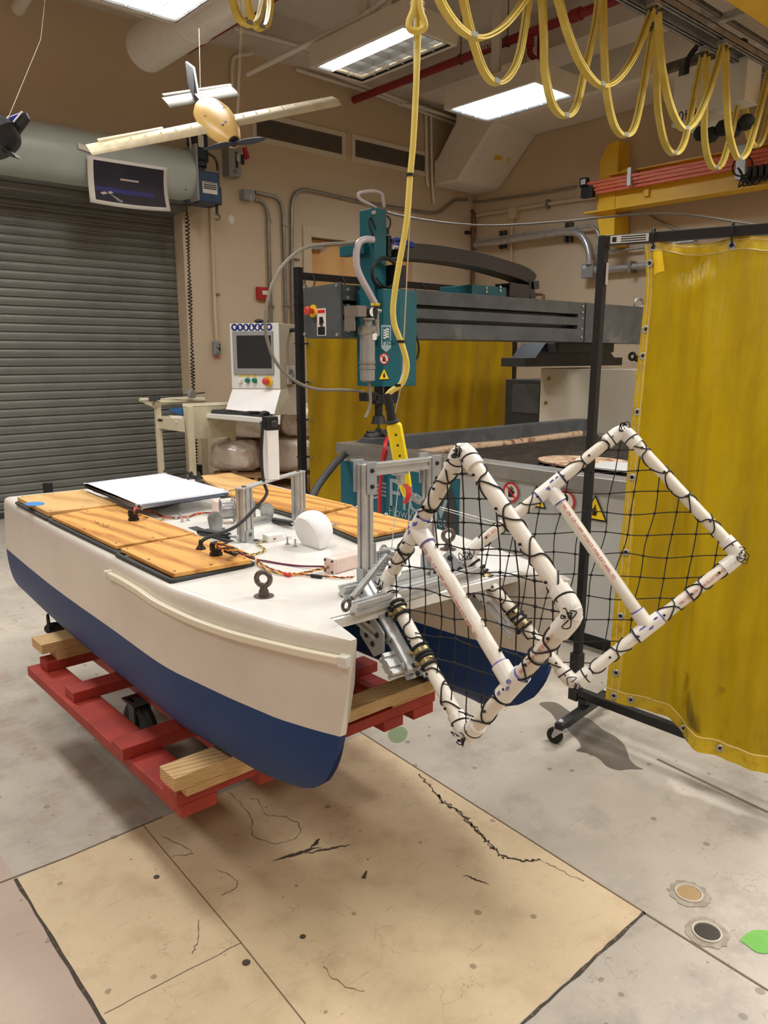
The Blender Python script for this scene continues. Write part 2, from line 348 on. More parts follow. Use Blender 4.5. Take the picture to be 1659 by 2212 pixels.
def obj_(name, b, m, parent=None, label=None, smooth=None, bevel=0, cat_=None, group=None, kind=None, seg=2):
    if isinstance(m, str): m = [m]
    V_ = b.v
    if parent is not None: org = ORG[parent.name]
    else:
        xs = [p.x for p in V_]; ys = [p.y for p in V_]; org = Vector(((min(xs)+max(xs))/2, (min(ys)+max(ys))/2, min(p.z for p in V_)))
    me = bpy.data.meshes.new(name); me.from_pydata([tuple(p-org) for p in V_], [], b.f); me.update()
    for q in m: me.materials.append(MATS[q])
    if len(m) > 1: me.polygons.foreach_set('material_index', b.k)
    if smooth is not None:
        me.polygons.foreach_set('use_smooth', [True]*len(me.polygons)); me.set_sharp_from_angle(angle=radians(smooth))
    o = bpy.data.objects.new(name, me); C.objects.link(o); ORG[o.name] = org
    if parent is not None: o.parent = parent
    else: o.location = org
    if bevel:
        md = o.modifiers.new('bevel', 'BEVEL'); md.width = bevel; md.segments = seg; md.limit_method = 'ANGLE'; md.angle_limit = radians(40)
    if label: o['label'] = label
    if cat_: o['category'] = cat_
    if group: o['group'] = group
    if kind: o['kind'] = kind
    return o
def text_mesh(body, o, xd, yd, size, lift=.0, align='LEFT', b=None):
    cu = bpy.data.curves.new('t', 'FONT'); cu.body = body; cu.size = size; cu.align_x = align; cu.resolution_u = 2
    to = bpy.data.objects.new('t', cu); C.objects.link(to); dg = bpy.context.evaluated_depsgraph_get(); dg.update()
    me = bpy.data.meshes.new_from_object(to.evaluated_get(dg)); xd = Vector(xd).normalized(); yd = Vector(yd).normalized(); n = xd.cross(yd)
    b = b or M(); b.add([Vector(o)+xd*v.co.x+yd*v.co.y+n*(lift+v.co.z) for v in me.vertices], [tuple(p.vertices) for p in me.polygons])
    bpy.data.objects.remove(to); bpy.data.curves.remove(cu); bpy.data.meshes.remove(me); return b
def disc(b, c, n, r, k=20):
    a, u = b.frame(n); c = Vector(c); return b.poly([c+(a*cos(2*pi*i/k)+u*sin(2*pi*i/k))*r for i in range(k)])
def ring(b, c, n, r0, r1, k=24):
    a, u = b.frame(n); c = Vector(c); vs = []
    for i in range(k): d = a*cos(2*pi*i/k)+u*sin(2*pi*i/k); vs += [c+d*r0, c+d*r1]
    return b.add(vs, [(2*i, 2*i+1, (2*i+3) % (2*k), (2*i+2) % (2*k)) for i in range(k)])
# ------------------------------------------------------------------ the room
WY, WX, SHY = 7.75, 8.59, 7.945      # left wall face, right wall face, shutter plane
def WL(x, y, off=0): return PY(x, y, WY-off)
def WR(x, y, off=0): return PX(x, y, WX-off)
# floor with its sawn slabs, patches and speckles (node material on real coordinates)
def floor_mat():
    m = bpy.data.materials.new('floor_concrete'); m.use_nodes = True; MATS['floor_concrete'] = m
    N = m.node_tree.nodes; L = m.node_tree.links; b = N['Principled BSDF']; g = N.new('ShaderNodeNewGeometry')
    def noise(sc, det=8, ro=.62, st=None):
        t = N.new('ShaderNodeTexNoise'); t.inputs['Scale'].default_value = sc; t.inputs['Detail'].default_value = det; t.inputs['Roughness'].default_value = ro
        if st:
            mp = N.new('ShaderNodeMapping'); mp.inputs['Scale'].default_value = st; L.new(g.outputs['Position'], mp.inputs['Vector']); L.new(mp.outputs['Vector'], t.inputs['Vector'])
        else: L.new(g.outputs['Position'], t.inputs['Vector'])
        return t.outputs['Fac']
    def rng(s, a, c):
        r = N.new('ShaderNodeMapRange'); r.inputs['From Min'].default_value = a; r.inputs['From Max'].default_value = c; L.new(s, r.inputs['Value']); return r.outputs['Result']
    def mix(f, a, c):
        x = N.new('ShaderNodeMix'); x.data_type = 'RGBA'
        if hasattr(f, 'links'): L.new(f, x.inputs['Factor'])
        else: x.inputs['Factor'].default_value = f
        for k, q in (('A', a), ('B', c)):
            if isinstance(q, tuple): x.inputs[k].default_value = lin(q)
            else: L.new(q, x.inputs[k])
        return x.outputs['Result']
    def math_(op, a, c=None):
        x = N.new('ShaderNodeMath'); x.operation = op
        for i, q in enumerate((a, c)):
            if q is None: continue
            if hasattr(q, 'links'): L.new(q, x.inputs[i])
            else: x.inputs[i].default_value = q
        return x.outputs[0]
    sp = N.new('ShaderNodeSeparateXYZ'); L.new(g.outputs['Position'], sp.inputs[0]); X, Y = sp.outputs['X'], sp.outputs['Y']
    grey = mix(rng(noise(1.3), .35, .7), (188, 179, 165), (160, 152, 140))
    grey = mix(rng(noise(3.4, 9, .68), .5, .75), grey, (142, 133, 121))
    grey = mix(rng(noise(24), .56, .8), grey, (184, 176, 162))
    tan = mix(rng(noise(1.6), .35, .7), (212, 191, 156), (197, 176, 142))
    tan = mix(rng(noise(7), .5, .8), tan, (180, 156, 122))
    tan = mix(rng(noise(40), .6, .8), tan, (222, 203, 170))
    pink = mix(rng(noise(2.1), .35, .7), (186, 168, 152), (172, 150, 136))
    # slab masks
    def inside(x0, x1, y0, y1):
        a = math_('MULTIPLY', math_('GREATER_THAN', X, x0), math_('LESS_THAN', X, x1)); c = math_('MULTIPLY', math_('GREATER_THAN', Y, y0), math_('LESS_THAN', Y, y1)); return math_('MULTIPLY', a, c)
    col = mix(math_('LESS_THAN', X, .535), grey, pink)
    edge = math_('ADD', math_('MULTIPLY', math_('SUBTRACT', Y, .943), .061), 1.826); slab = math_('MULTIPLY', inside(.535, 5.0, .945, 2.28), math_('LESS_THAN', X, edge)); col = mix(slab, col, tan)
    # round drips and worn spots on the tan slab
    vo = N.new('ShaderNodeTexVoronoi'); vo.inputs['Scale'].default_value = 19; L.new(g.outputs['Position'], vo.inputs['Vector'])
    wn = N.new('ShaderNodeSeparateColor'); L.new(vo.outputs['Color'], wn.inputs[0])
    rad = math_('MULTIPLY', math_('POWER', wn.outputs[0], 5.0), .26)
    spot = math_('LESS_THAN', math_('ADD', vo.outputs['Distance'], math_('MULTIPLY', noise(30), .12)), math_('ADD', rad, .03))
    col = mix(math_('MULTIPLY', spot, .55), col, (96, 82, 66))
    vo2 = N.new('ShaderNodeTexVoronoi'); vo2.inputs['Scale'].default_value = 6; L.new(g.outputs['Position'], vo2.inputs['Vector'])
    w2 = N.new('ShaderNodeSeparateColor'); L.new(vo2.outputs['Color'], w2.inputs[0])
    sp2 = math_('LESS_THAN', math_('ADD', vo2.outputs['Distance'], math_('MULTIPLY', noise(26), .14)), math_('ADD', math_('MULTIPLY', math_('POWER', w2.outputs[1], 7.0), .14), .03))
    col = mix(math_('MULTIPLY', sp2, .85), col, (62, 58, 54))
    fs = math_('GREATER_THAN', noise(75, 4, .6), .675); col = mix(math_('MULTIPLY', fs, math_('MULTIPLY', rng(noise(4), .35, .6), .5)), col, (92, 78, 62))
    dk = rng(noise(3.2, 9, .7), .58, .78); col = mix(math_('MULTIPLY', dk, .4), col, (120, 104, 84))
    # fine hairline crazing and scuffs
    vd = N.new('ShaderNodeTexVoronoi'); vd.feature = 'DISTANCE_TO_EDGE'; vd.inputs['Scale'].default_value = 5
    nz = N.new('ShaderNodeTexNoise'); nz.inputs['Scale'].default_value = 6; nz.inputs['Detail'].default_value = 6; L.new(g.outputs['Position'], nz.inputs['Vector'])
    ad = N.new('ShaderNodeVectorMath'); ad.operation = 'MULTIPLY_ADD'; ad.inputs[1].default_value = (.35, .35, .35); L.new(nz.outputs['Color'], ad.inputs[0]); L.new(g.outputs['Position'], ad.inputs[2]); L.new(ad.outputs[0], vd.inputs['Vector'])
    crz = math_('MULTIPLY', math_('LESS_THAN', vd.outputs['Distance'], .006), rng(noise(3), .5, .62)); col = mix(math_('MULTIPLY', crz, .4), col, (104, 90, 72))
    scf = rng(noise(9, 3, .5, (1, 9, 1)), .66, .72); col = mix(math_('MULTIPLY', scf, .3), col, (120, 104, 84))
    # dark rust tone at left
    col = mix(math_('MULTIPLY', math_('MULTIPLY', math_('LESS_THAN', X, 1.0), math_('GREATER_THAN', Y, 2.28)), rng(noise(2.6), .5, .68)), col, (158, 132, 116))
    L.new(col, b.inputs['Base Color'])
    L.new(math_('ADD', math_('MULTIPLY', noise(8), .3), .38), b.inputs['Roughness'])
    bp = N.new('ShaderNodeBump'); bp.inputs['Strength'].default_value = .1; bp.inputs['Distance'].default_value = .004; L.new(noise(45), bp.inputs['Height']); L.new(bp.outputs['Normal'], b.inputs['Normal'])
floor_mat()
XA, XB, YA, YB = -4.0, WX+.3, -5.0, SHY+.4
def struct(name, b, m, label=None, **k): return obj(name, b, m, kind='structure', label=label, **k)
struct('floor', M().box((XA, YA, -.1), (XB, YB, 0)), 'floor_concrete', 'worn concrete shop floor with a tan slab')
# wall with shutter opening and door recess
DX0, DX1, DZ = WL(660, 500).x, WL(897, 530).x, WL(660, 497).z
b = M(); OPX = 4.06; OPZ = 3.06
b.box((OPX, WY, 0), (DX0, SHY+.2, 5)); b.box((DX1, WY, 0), (WX+.3, SHY+.2, 5)); b.box((DX0, WY, DZ), (DX1, SHY+.2, 5)); b.box((DX0, WY+.14, 0), (DX1, SHY+.2, DZ))
b.box((XA, WY, OPZ), (OPX, SHY+.2, 5))
struct('wall_left', b, 'wall_paint', 'beige painted wall with the roller shutter and wood door')
struct('wall_right', M().box((WX, YA, 0), (WX+.3, WY, 5)), 'wall_paint', 'beige painted wall behind the crane runway')
struct('wall_back', M().box((XA, YA-.2, 0), (WX, YA, 5)), 'wall_paint'); struct('wall_front', M().box((XA-.2, YA, 0), (XA, SHY+.2, 5)), 'wall_paint')
struct('ceiling', M().box((XA, YA, 5.0), (XB, YB, 5.15)), 'ceiling_paint', 'painted concrete ceiling slab')
b = M(); b.box((XA, 7.3, 4.72), (WX, WY, 5.0)); struct('trim_1', b, 'ceiling_paint', 'shallow concrete beam along the top of the left wall')
b = M(); b.box((XA, 3.2, 4.72), (WX, 4.0, 5.0)); b.box((3.4, 4.0, 4.72), (3.9, 7.3, 5.0)); b.box((7.0, 4.0, 4.62), (7.5, 7.3, 5.0)); struct('trim_2', b, 'ceiling_paint', 'shallow concrete ceiling beams above the light fixtures')
# roller shutter: one curtain of curved slats
b = M(); pitch = .0805; prof = []
z = 0
while z < OPZ-.02:
    for (dz, dy) in ((0, .0), (.008, -.018), (.016, -.02), (.022, -.006), (.045, -.012), (.068, -.008)): prof.append((z+dz*pitch/.08, dy))
    z += pitch
vs = []; 
for (zz, dy) in prof: vs += [(XA, SHY+dy, zz), (OPX+.02, SHY+dy, zz)]
b.add(vs, [(2*i, 2*i+1, 2*i+3, 2*i+2) for i in range(len(prof)-1)])
d1 = struct('door_1', b, 'shutter_paint', 'grey steel roller shutter of curved horizontal slats', smooth=50)
b = M(); b.box((XA, SHY-.05, .0), (OPX, SHY+.02, .055)); obj('bottom_bar', b, 'charcoal', d1)
b = M(); b.cyl((XA, WY-.27, 3.31), (3.97, WY-.27, 3.31), .245, n=48); hd = obj('barrel_hood', b, 'hood_paint', d1, smooth=40)
b = M(); b.box((XA, WY-.16, 2.99), (4.02, WY+.16, 3.05)); b.box((XA, WY-.3, 3.055), (4.0, WY-.02, 3.075)); obj('hood_lip', b, 'shutter_paint', d1)
b = M(); b.box((3.97, WY-.52, 3.05), (3.99, WY-.01, 3.57)); obj('end_plate', b, 'grey_box', d1)
# door in the left wall
b = M()
fw_ = .07
b.box((DX0-.05, WY-.025, 0), (DX0+fw_, WY+.13, DZ+.05)); b.box((DX1-fw_, WY-.025, 0), (DX1+.05, WY+.13, DZ+.05)); b.box((DX0+fw_, WY-.025, DZ-fw_), (DX1-fw_, WY+.13, DZ+.05))
d2 = struct('door_2', b, 'wall_paint', 'pale wood double door in a beige metal frame', bevel=.004)
xm = (DX0+DX1)/2
for (a, c) in ((DX0+fw_, xm-.003), (xm+.003, DX1-fw_)): obj('leaf', M().box((a, WY+.07, .01), (c, WY+.115, DZ-fw_-.01)), 'door_wood', d2)
p = WL(657, 522); q = WL(701, 541); b = M(); b.box((p.x+.06, WY-.01, q.z), (q.x, WY+.07, p.z)); cl = obj('door_closer', b, 'galvanised', d2, bevel=.006)
b = M(); b.tube([(p.x+.25, WY+.0, p.z), (q.x+.25, WY+.02, p.z+.05), (q.x+.45, WY+.05, p.z+.03)], .012, 6); obj('closer_arm', b, 'steel_dark', cl)
# duct boxed along the right wall, its end dropping into the left wall
b = M(); DPX = 7.75
b.prism([Vector((DPX, y, z)) for y, z in ((-2, 4.34), (6.7, 4.34), (7.3, 3.76), (WY-.003, 3.76), (WY-.003, 4.08), (7.66, 4.12), (7.36, 4.48), (7.36, 4.95), (-2, 4.95))], (WX-DPX-.003, 0, 0))
o = obj('air_duct', b, 'white_pipe', smooth=30, bevel=.03)
o['label'] = 'white wrapped air duct along the right wall, its end bending down into the left wall'; o['category'] = 'duct'
b = M(); n_ = Vector((0, -.58, -.6)).normalized(); q = PP(1078, 341, (8, 7.0, 4.05), n_)
for (x0, x1, e) in ((-.09, .05, .03), (.17, .2, .03)): b.obox(q+Vector((x0+x1, 0, 0))/2-n_*.0+n_*.004, ((x1-x0)/2, 0, 0), Vector((0, .6, -.58)).normalized()*e, n_*.003)
ORG[o.name] = o.location.copy(); obj('tape_patch', b, 'crane_yellow', o, label='torn yellow tape')
# floor joints, gaps and cracks: shallow fillers laid in the saw cuts
def strip(b, pts, w, z=.0012):
    P = [Vector(p) for p in pts]
    for i in range(len(P)-1):
        t = (P[i+1]-P[i]); t.z = 0; t.normalize(); n = Vector((-t.y, t.x, 0))*(w[i]/2 if hasattr(w, '__len__') else w/2)
        n2 = Vector((-t.y, t.x, 0))*(w[i+1]/2 if hasattr(w, '__len__') else w/2)
        b.add([P[i]-n, P[i+1]-n2, P[i+1]+n2, P[i]+n], [(0, 1, 2, 3)])
    for v in b.v: v.z = z
    return b
def jig(p0, p1, n, a):
    p0, p1 = Vector(p0), Vector(p1); t = (p1-p0).normalized(); q = Vector((-t.y, t.x, 0)); return [p0.lerp(p1, i/n)+q*random.uniform(-a, a)*(0 < i < n) for i in range(n+1)]
fl = bpy.data.objects['floor']; ORG['floor'] = ORG['floor']
b = M(); strip(b, jig((.535, 2.28, 0), (.525, .3, 0), 30, .002), [random.uniform(.006, .016) for _ in range(31)])
strip(b, jig((1.826, .943, 0), (1.1, .935, 0), 24, .002), [random.uniform(.005, .013) for _ in range(25)])
obj('expansion_joint', b, 'joint_dark', fl)
b = M(); strip(b, jig((1.945, 2.9, 0), (1.826, .943, 0), 20, .001), .005)
strip(b, [PZ(0, 1907, 0), PZ(150, 1850, 0), PZ(350, 1765, 0)], .006)
strip(b, [PZ(308, 1782, 0), PZ(521, 2037, 0), PZ(660, 2212, 0)], .0032); strip(b, jig(PZ(521, 2037, 0), PZ(225, 2190, 0), 10, .002), .002)
strip(b, [PZ(1420, 1640, 0), PZ(1659, 1755, 0)], .012); strip(b, [PZ(1391, 1972, 0), PZ(1659, 2140, 0)], .007)
obj('slab_joint', b, 'crack_faint', fl)
b = M(); cr = [(905, 1672), (930, 1700), (948, 1722), (962, 1738), (990, 1752), (1015, 1778), (1030, 1796), (1052, 1815), (1068, 1832), (1085, 1848), (1110, 1857), (1140, 1860), (1168, 1858)]
P = cat([PZ(x, y, 0) for x, y in cr], 7); P = [p+Vector((random.uniform(-.006, .006), random.uniform(-.006, .006), 0)) for p in P]
strip(b, P, [random.uniform(.002, .009) for _ in P])
P2 = [p+Vector((random.uniform(-.012, .012), random.uniform(-.012, .012), 0)) for p in P[12:70]]; strip(b, P2, [random.uniform(.0005, .005) for _ in P2])
obj('jagged_crack', b, 'crack_dark', fl, label='dark jagged crack across the tan slab')
b = M()
for cr in ([(492, 1712), (520, 1735), (545, 1770), (545, 1800), (590, 1822), (640, 1810), (648, 1785), (615, 1765), (575, 1760), (560, 1730), (540, 1725)], [(350, 1805), (415, 1842), (370, 1850)], [(470, 1880), (510, 1900), (505, 1920), (480, 1935)], [(700, 2090), (740, 2130), (790, 2140)], [(1168, 1858), (1210, 1880), (1260, 1905)], [(430, 1985), (425, 2030), (415, 2060)]):
    P = cat([PZ(x, y, 0) for x, y in cr], 6); P = [p+Vector((random.uniform(-.005, .005), random.uniform(-.005, .005), 0)) for p in P]; strip(b, P, [random.uniform(.0008, .0032) for _ in P])
obj('hairline_crack', b, 'crack_faint', fl)
b = M()
for (x0, y0, x1, y1, w) in ((590, 1860, 690, 1830, .022), (660, 1845, 760, 1825, .012), (1000, 1890, 1058, 1912, .007), (672, 1832, 690, 1812, .02)):
    P = jig(PZ(x0, y0, 0), PZ(x1, y1, 0), 14, .004); strip(b, P, [w*sin(pi*(i+.5)/15)*random.uniform(.5, 1) for i in range(15)])
strip(b, [PZ(785, 1898, 0), PZ(792, 1882, 0)], [.014, .005]); disc(b, PZ(654, 2023, .0012), (0, 0, 1), .0085); disc(b, PZ(532, 2079, .0012), (0, 0, 1), .011); disc(b, PZ(338, 1894, .0012), (0, 0, 1), .009)
for v in b.v: v.z = .0014
obj('scuff_mark', b, 'crack_dark', fl)
def blob(pts, z, k=5): 
    P = cat([PZ(x, y, 0) for x, y in pts], k, closed=True); b = M(); b.poly([Vector((p.x, p.y, z)) for p in P]); return b
PUD = [(1165, 1520), (1200, 1518), (1235, 1540), (1275, 1555), (1300, 1575), (1330, 1592), (1350, 1612), (1360, 1640), (1375, 1655), (1388, 1662), (1360, 1662), (1335, 1664), (1310, 1655), (1295, 1640), (1270, 1628), (1245, 1622), (1255, 1612), (1240, 1590), (1205, 1560), (1190, 1540)]
obj('puddle', blob(PUD, .0016), 'wet_floor', label='dark wet patch on the concrete beside the caster of the yellow curtain stand', cat_='puddle')
b = blob([(1600, 2030), (1622, 2012), (1650, 2010), (1680, 2020), (1690, 2050), (1660, 2060), (1635, 2058), (1612, 2042)], .0015)
obj('paint_mark', b, 'green_paint', label='bright green paint blotch on the concrete near the round floor covers', cat_='paint mark', group=None)
b = blob([(840, 1580), (865, 1570), (880, 1580), (875, 1598), (858, 1605), (842, 1598)], .0015)
obj('paint_mark', b, 'green_mark', label='faint green paint smudge on the floor beside the red dolly', cat_='paint mark')
for (px, py, m_, lab) in ((1488, 1931, 'drain_brass', 'round brass floor cover in grout, the upper of the two'), (1527, 2015, 'drain_dark', 'round floor cover blackened in the middle, the lower of the two')):
    c = PZ(px, py, 0); t = thing('floor_cleanout', lab, 'floor cover', (c.x, c.y, 0))
    P = [c+Vector((cos(w)*(.058+random.uniform(-.005, .005)), sin(w)*(.058+random.uniform(-.006, .006)), 0)) for w in [2*pi*i/36 for i in range(36)]]
    obj('grout_ring', M().prism([Vector((p.x, p.y, .0)) for p in P], (0, 0, .0018)), 'grout', t)
    b = M(); b.torus((c.x, c.y, .003), (0, 0, 1), .037, .0035, 32, 6); obj('rim', b, 'drain_rim', t, smooth=40)
    b = M(); b.lathe((c.x, c.y, 0), (0, 0, 1), [(.034, 0), (.034, .003)], 28)
    for k in range(-4, 5): 
        h = sqrt(max(0, .032**2-(k*.007)**2)); b.box((c.x-h, c.y+k*.007-.0016, .003), (c.x+h, c.y+k*.007+.0016, .0042))
    obj('cover', b, m_, t)
# ------------------------------------------------------------------ light fixtures
def fixture(x0, x1, y0, y1, z, label, m_on, rows_on, h=.17, nx=3, ny=6, ex=.06):
    t = thing('ceiling_light', label, 'ceiling light', ((x0+x1)/2, (y0+y1)/2, z), 'boxed fluorescent ceiling lights')
    w = .035; b = M()
    b.box((x0, y0, z), (x0+w, y1, z+h)); b.box((x1-w, y0, z), (x1, y1, z+h)); b.box((x0+w, y0, z), (x1-w, y0+w, z+h)); b.box((x0+w, y1-w, z), (x1-w, y1, z+h)); b.box((x0, y0, z+h), (x1, y1, z+h+.01))
    b.box((x0+.1, (y0+y1)/2-.05, z+h), (x0+.14, (y0+y1)/2+.05, 5.0)); b.box((x1-.14, (y0+y1)/2-.05, z+h), (x1-.1, (y0+y1)/2+.05, 5.0))
    obj('housing', b, 'fixture_paint', t, bevel=.003)
    a0, a1, c0, c1 = x0+w+.008, x1-w-.008, y0+w+.008, y1-w-.008
    b = M(); 
    for (p, q) in (((x0+w, y0+w), (a0, y1-w)), ((a1, y0+w), (x1-w, y1-w)), ((a0, y0+w), (a1, c0)), ((a0, c1), (a1, y1-w))): b.box((p[0], p[1], z+.002), (q[0], q[1], z+.02))
    obj('lens_frame', b, 'dark_gap', t)
    b = M()
    for i in range(1, nx): x = a0+(a1-a0)*i/nx; b.box((x-.0035, c0, z+.004), (x+.0035, c1, z+.05))
    for j in range(1, ny): y = c0+(c1-c0)*j/ny; b.box((a0, y-.0035, z+.004), (a1, y+.0035, z+.05))
    obj('louver', b, 'louver', t)
    for i in range(nx):
        x = a0+(a1-a0)*i/nx; xx = a0+(a1-a0)*(i+1)/nx; b = M()
        for j in range(ny):                                     # each cell a shallow reflector pyramid
            y = c0+(c1-c0)*j/ny; yy = c0+(c1-c0)*(j+1)/ny; k = len(b.v)
            b.add([(x, y, z+.05), (xx, y, z+.05), (xx, yy, z+.05), (x, yy, z+.05), ((x+xx)/2, (y+yy)/2, z+.075)], [(1, 0, 4), (2, 1, 4), (3, 2, 4), (0, 3, 4)])
        obj('diffuser', b, m_on if i in rows_on else 'tube_off', t)
fixture(2.46, 3.12, 4.68, 5.87, 4.0, 'bright ceiling light cut off by the top edge, beside the white round duct', 'tube_lit', (0, 1, 2))
fixture(4.385, 4.985, 4.72, 5.91, 4.0, 'ceiling light with only one row of cells lit, the rest dark', 'tube_lit', (0,))
fixture(6.105, 6.77, 4.80, 5.96, 4.0, 'fully lit cool white ceiling light in front of the bent air duct', 'tube_cool', (0, 1, 2))
# ------------------------------------------------------------------ pipes under the ceiling
def pipe(name, pts, r, m, label, cat_, group=None, n=14, fit=None, k=0):
    P = cat(pts, k) if k else pts; b = M().tube(P, r, n)
    for (i, w) in (fit or []): 
        d = (Vector(pts[min(i+1, len(pts)-1)])-Vector(pts[max(i-1, 0)])).normalized(); c = Vector(pts[i]); b.cyl(c-d*w, c+d*w, r*1.35, n=n)
    o = obj(name, b, m, smooth=40); o['label'] = label; o['category'] = cat_
    if group: o['group'] = group
    return o
p = PY(345, 95, 6.6)
pipe('round_duct', [(p.x, WY-.9, p.z+.03), (p.x-.02, 3.0, p.z+.03)], .185, 'white_pipe', 'fat white round duct with a closed end near the shutter barrel', 'duct', n=32)
b = M(); 
for y in (6.0, 5.2): b.torus((p.x, y, p.z+.03), (0, 1, 0), .186, .006, 32, 6)
b_ = bpy.data.objects['round_duct']; obj('seam_band', b, 'white_pipe', b_)
for i, (a, lab, nf) in enumerate((((404, 107), 'dark red sprinkler pipe ending at the wall above the model airplane tail', 0), ((765, 216), 'dark red sprinkler pipe with white stencilled letters behind the yellow cable loops', 1))):
    w = WL(*a); P = [(w.x, WY, w.z), (w.x, 5.4, w.z), (w.x, 4.6, w.z), (w.x, 3.6, w.z), (w.x, 1.5, w.z)]
    o = pipe('sprinkler_pipe', P, .042, 'red_pipe', lab, 'pipe', fit=[(2, .05)] if nf else [(3, .05)])
    if nf:
        b = M(); q = PX(1145, 100, w.x)
        b.tube(cat([(w.x, q.y, w.z), (w.x, q.y, w.z-.17), (w.x+.02, q.y-.03, w.z-.22), (w.x+.1, q.y-.03, w.z-.23), (w.x+.12, q.y-.03, w.z-.16)], 4), .028, 10); b.cyl((w.x, q.y, w.z-.05), (w.x, q.y, w.z-.12), .038); b.cyl((w.x+.12, q.y-.03, w.z-.2), (w.x+.12, q.y-.03, w.z+.0), .032)
        obj('drop_fitting', b, 'red_pipe', o, smooth=40)
        q0 = PX(1040, 118, w.x); text_mesh('E WATER', (w.x-.045, q0.y+.02, w.z-.018), (0, -1, 0), (0, 0, 1), .055, b=(b2 := M())); obj('lettering', b2, 'label_white', o, label='white stencilled E WATER')
        b = M()
        for y in (q.y+.9, q.y+.28): b.tube([(w.x, y, w.z+.03), (w.x, y, 5.0)], .006, 6); b.torus((w.x, y, w.z+.0), (0, 1, 0), .047, .006, 18, 6)
        obj('pipe_hanger', b, 'steel_dark', o)
wp = [((60, -40), (250, 13), (330, 45), (370, 52)), ((480, 75), (660, 130)), ((505, 60), (690, 112)), ((690, 148), (880, 222), (1010, 265)), ((640, 150), (800, 200), (985, 268))]
tops = ['white conduit along the top of the left wall above the roller shutter', 'lower of the two white conduits crossing behind the hanging plane wires', 'upper of the two white conduits crossing behind the hanging plane wires', 'white conduit behind the half lit ceiling light', 'lower white conduit along the wall head above the vents']
for pts, lab, off in zip(wp, tops, (.3, .12, .5, .2, .06)):
    pipe('ceiling_conduit', [WL(x, y, off) for x, y in pts], .02, 'white_pipe', lab, 'conduit', fit=[(1, .03)])
q = PY(535, 160, 7.0); pipe('ceiling_conduit', [(q.x, 7.0, q.z), (q.x+.02, 5.2, q.z+.01), (q.x+.02, 4.9, q.z+.08), (q.x+.02, 4.6, q.z+.35)], .024, 'white_pipe', 'white conduit running from the wall up past the half lit ceiling light', 'conduit', fit=[(1, .04)])
pipe('ceiling_conduit', [WL(502, 188, .03), WL(502, 140, .03), WL(510, 122, .05), WL(545, 115, .25)], .02, 'white_pipe', 'short white conduit dropping down the wall by the plane tail', 'conduit', k=4)
pipe('ceiling_conduit', [WL(38, 20, .25), WL(50, 0, .4), WL(75, -40, .8)], .055, 'white_pipe', 'stub of white pipe with a dark end at the top left corner', 'pipe')
for i, (x0, off, lab) in enumerate(((932, .03, 'left of the paired white conduits beside the right vent'), (943, .03, 'right of the paired white conduits beside the right vent'))):
    pipe('wall_conduit', [WL(x0-6, 440 if i else 405, off), WL(x0-10, 380, off), WL(x0-12, 260, off), WL(x0-16, 235, off+.05), WL(x0-70, 225, off+.3)], .018, 'white_pipe', lab, 'conduit', k=4)
# ------------------------------------------------------------------ overhead crane
def rt_(px, py, X): return PX(px, py, X)
RX = 8.25
p0 = PX(1290, 461, RX); p1 = PX(1333, 377, RX); yE = p0.y; zb = p0.z; zt = p1.z
t = thing('crane_runway', 'yellow steel crane runway beam with a tall bracket on the right wall', 'crane beam', (RX, yE, zb))
b = M(); b.box((RX-.006, -3, zb+.012), (RX+.006, yE, zt-.012)); b.box((RX-.09, -3, zt-.014), (RX+.09, yE-.18, zt)); b.box((RX-.1, -3, zb-.0), (RX+.12, yE+.12, zb+.016)); obj('beam', b, 'crane_yellow', t)
b = M(); q = [PX(1290, 462, RX-.02), PX(1296, 350, RX-.02), PX(1312, 312, RX-.02), PX(1333, 303, RX-.02), PX(1331, 376, RX-.02), PX(1327, 462, RX-.02)]
b.prism(q, (.03, 0, 0)); b.prism([q[3], q[3]+Vector((.25, 0, 0)), q[4]+Vector((.25, 0, 0)), q[4]], (0, -.02, 0)); obj('end_bracket', b, 'crane_yellow', t, bevel=.003)
b = M(); q = [PX(1289, 463, RX), PX(1328, 462, RX), PX(1326, 530, RX), PX(1300, 530, RX)]; b.prism([q[0], q[1], q[2], q[3]], (.3, 0, 0)); obj('support_bracket', b, 'crane_yellow', t)
b = M()
for (px, py) in ((1300, 390), (1317, 386)): c = PX(px, py, RX-.03); b.cyl(c, c-Vector((.02, 0, 0)), .022, n=8)
c = PX(1399, 404, RX-.01); b.box((c.x-.03, c.y-.03, c.z-.1), (c.x, c.y+.03, c.z+.09)); obj('bolt', b, 'crane_yellow', t)
b = M()
for (px, py) in ((1350, 377), (1450, 368), (1475, 360)): c = PX(px, py, RX-.01); b.torus(c, (1, 0, 0), .05, .014, 14, 6, 0, pi); 
obj('clamp', b, 'crane_yellow', t, smooth=40)
t = thing('conductor_rail', 'orange red conductor bars along the face of the yellow runway beam', 'power rail', PX(1265, 404, RX-.16))
b = M(); c = PX(1265, 404, RX-.16)
for k in range(4): 
    z = c.z+.03-.035*k; x = c.x-.0+.02*k; b.box((x-.016, -3, z-.013), (x+.012, c.y-.03-.03*k, z+.013))
obj('bar', b, 'conductor_red', t)
b = M(); b.box((c.x-.04, c.y-.03, c.z+.0), (c.x+.03, c.y+.06, c.z+.1)); b.box((c.x-.02, c.y-.1, c.z-.12), (c.x+.06, c.y+.05, c.z-.0)); obj('end_feed', b, 'black_plastic', t, bevel=.004); b = M(); b.box((c.x-.043, c.y-.02, c.z+.025), (c.x-.04, c.y+.04, c.z+.08)); obj('feed_label', b, 'grey_sticker', t)
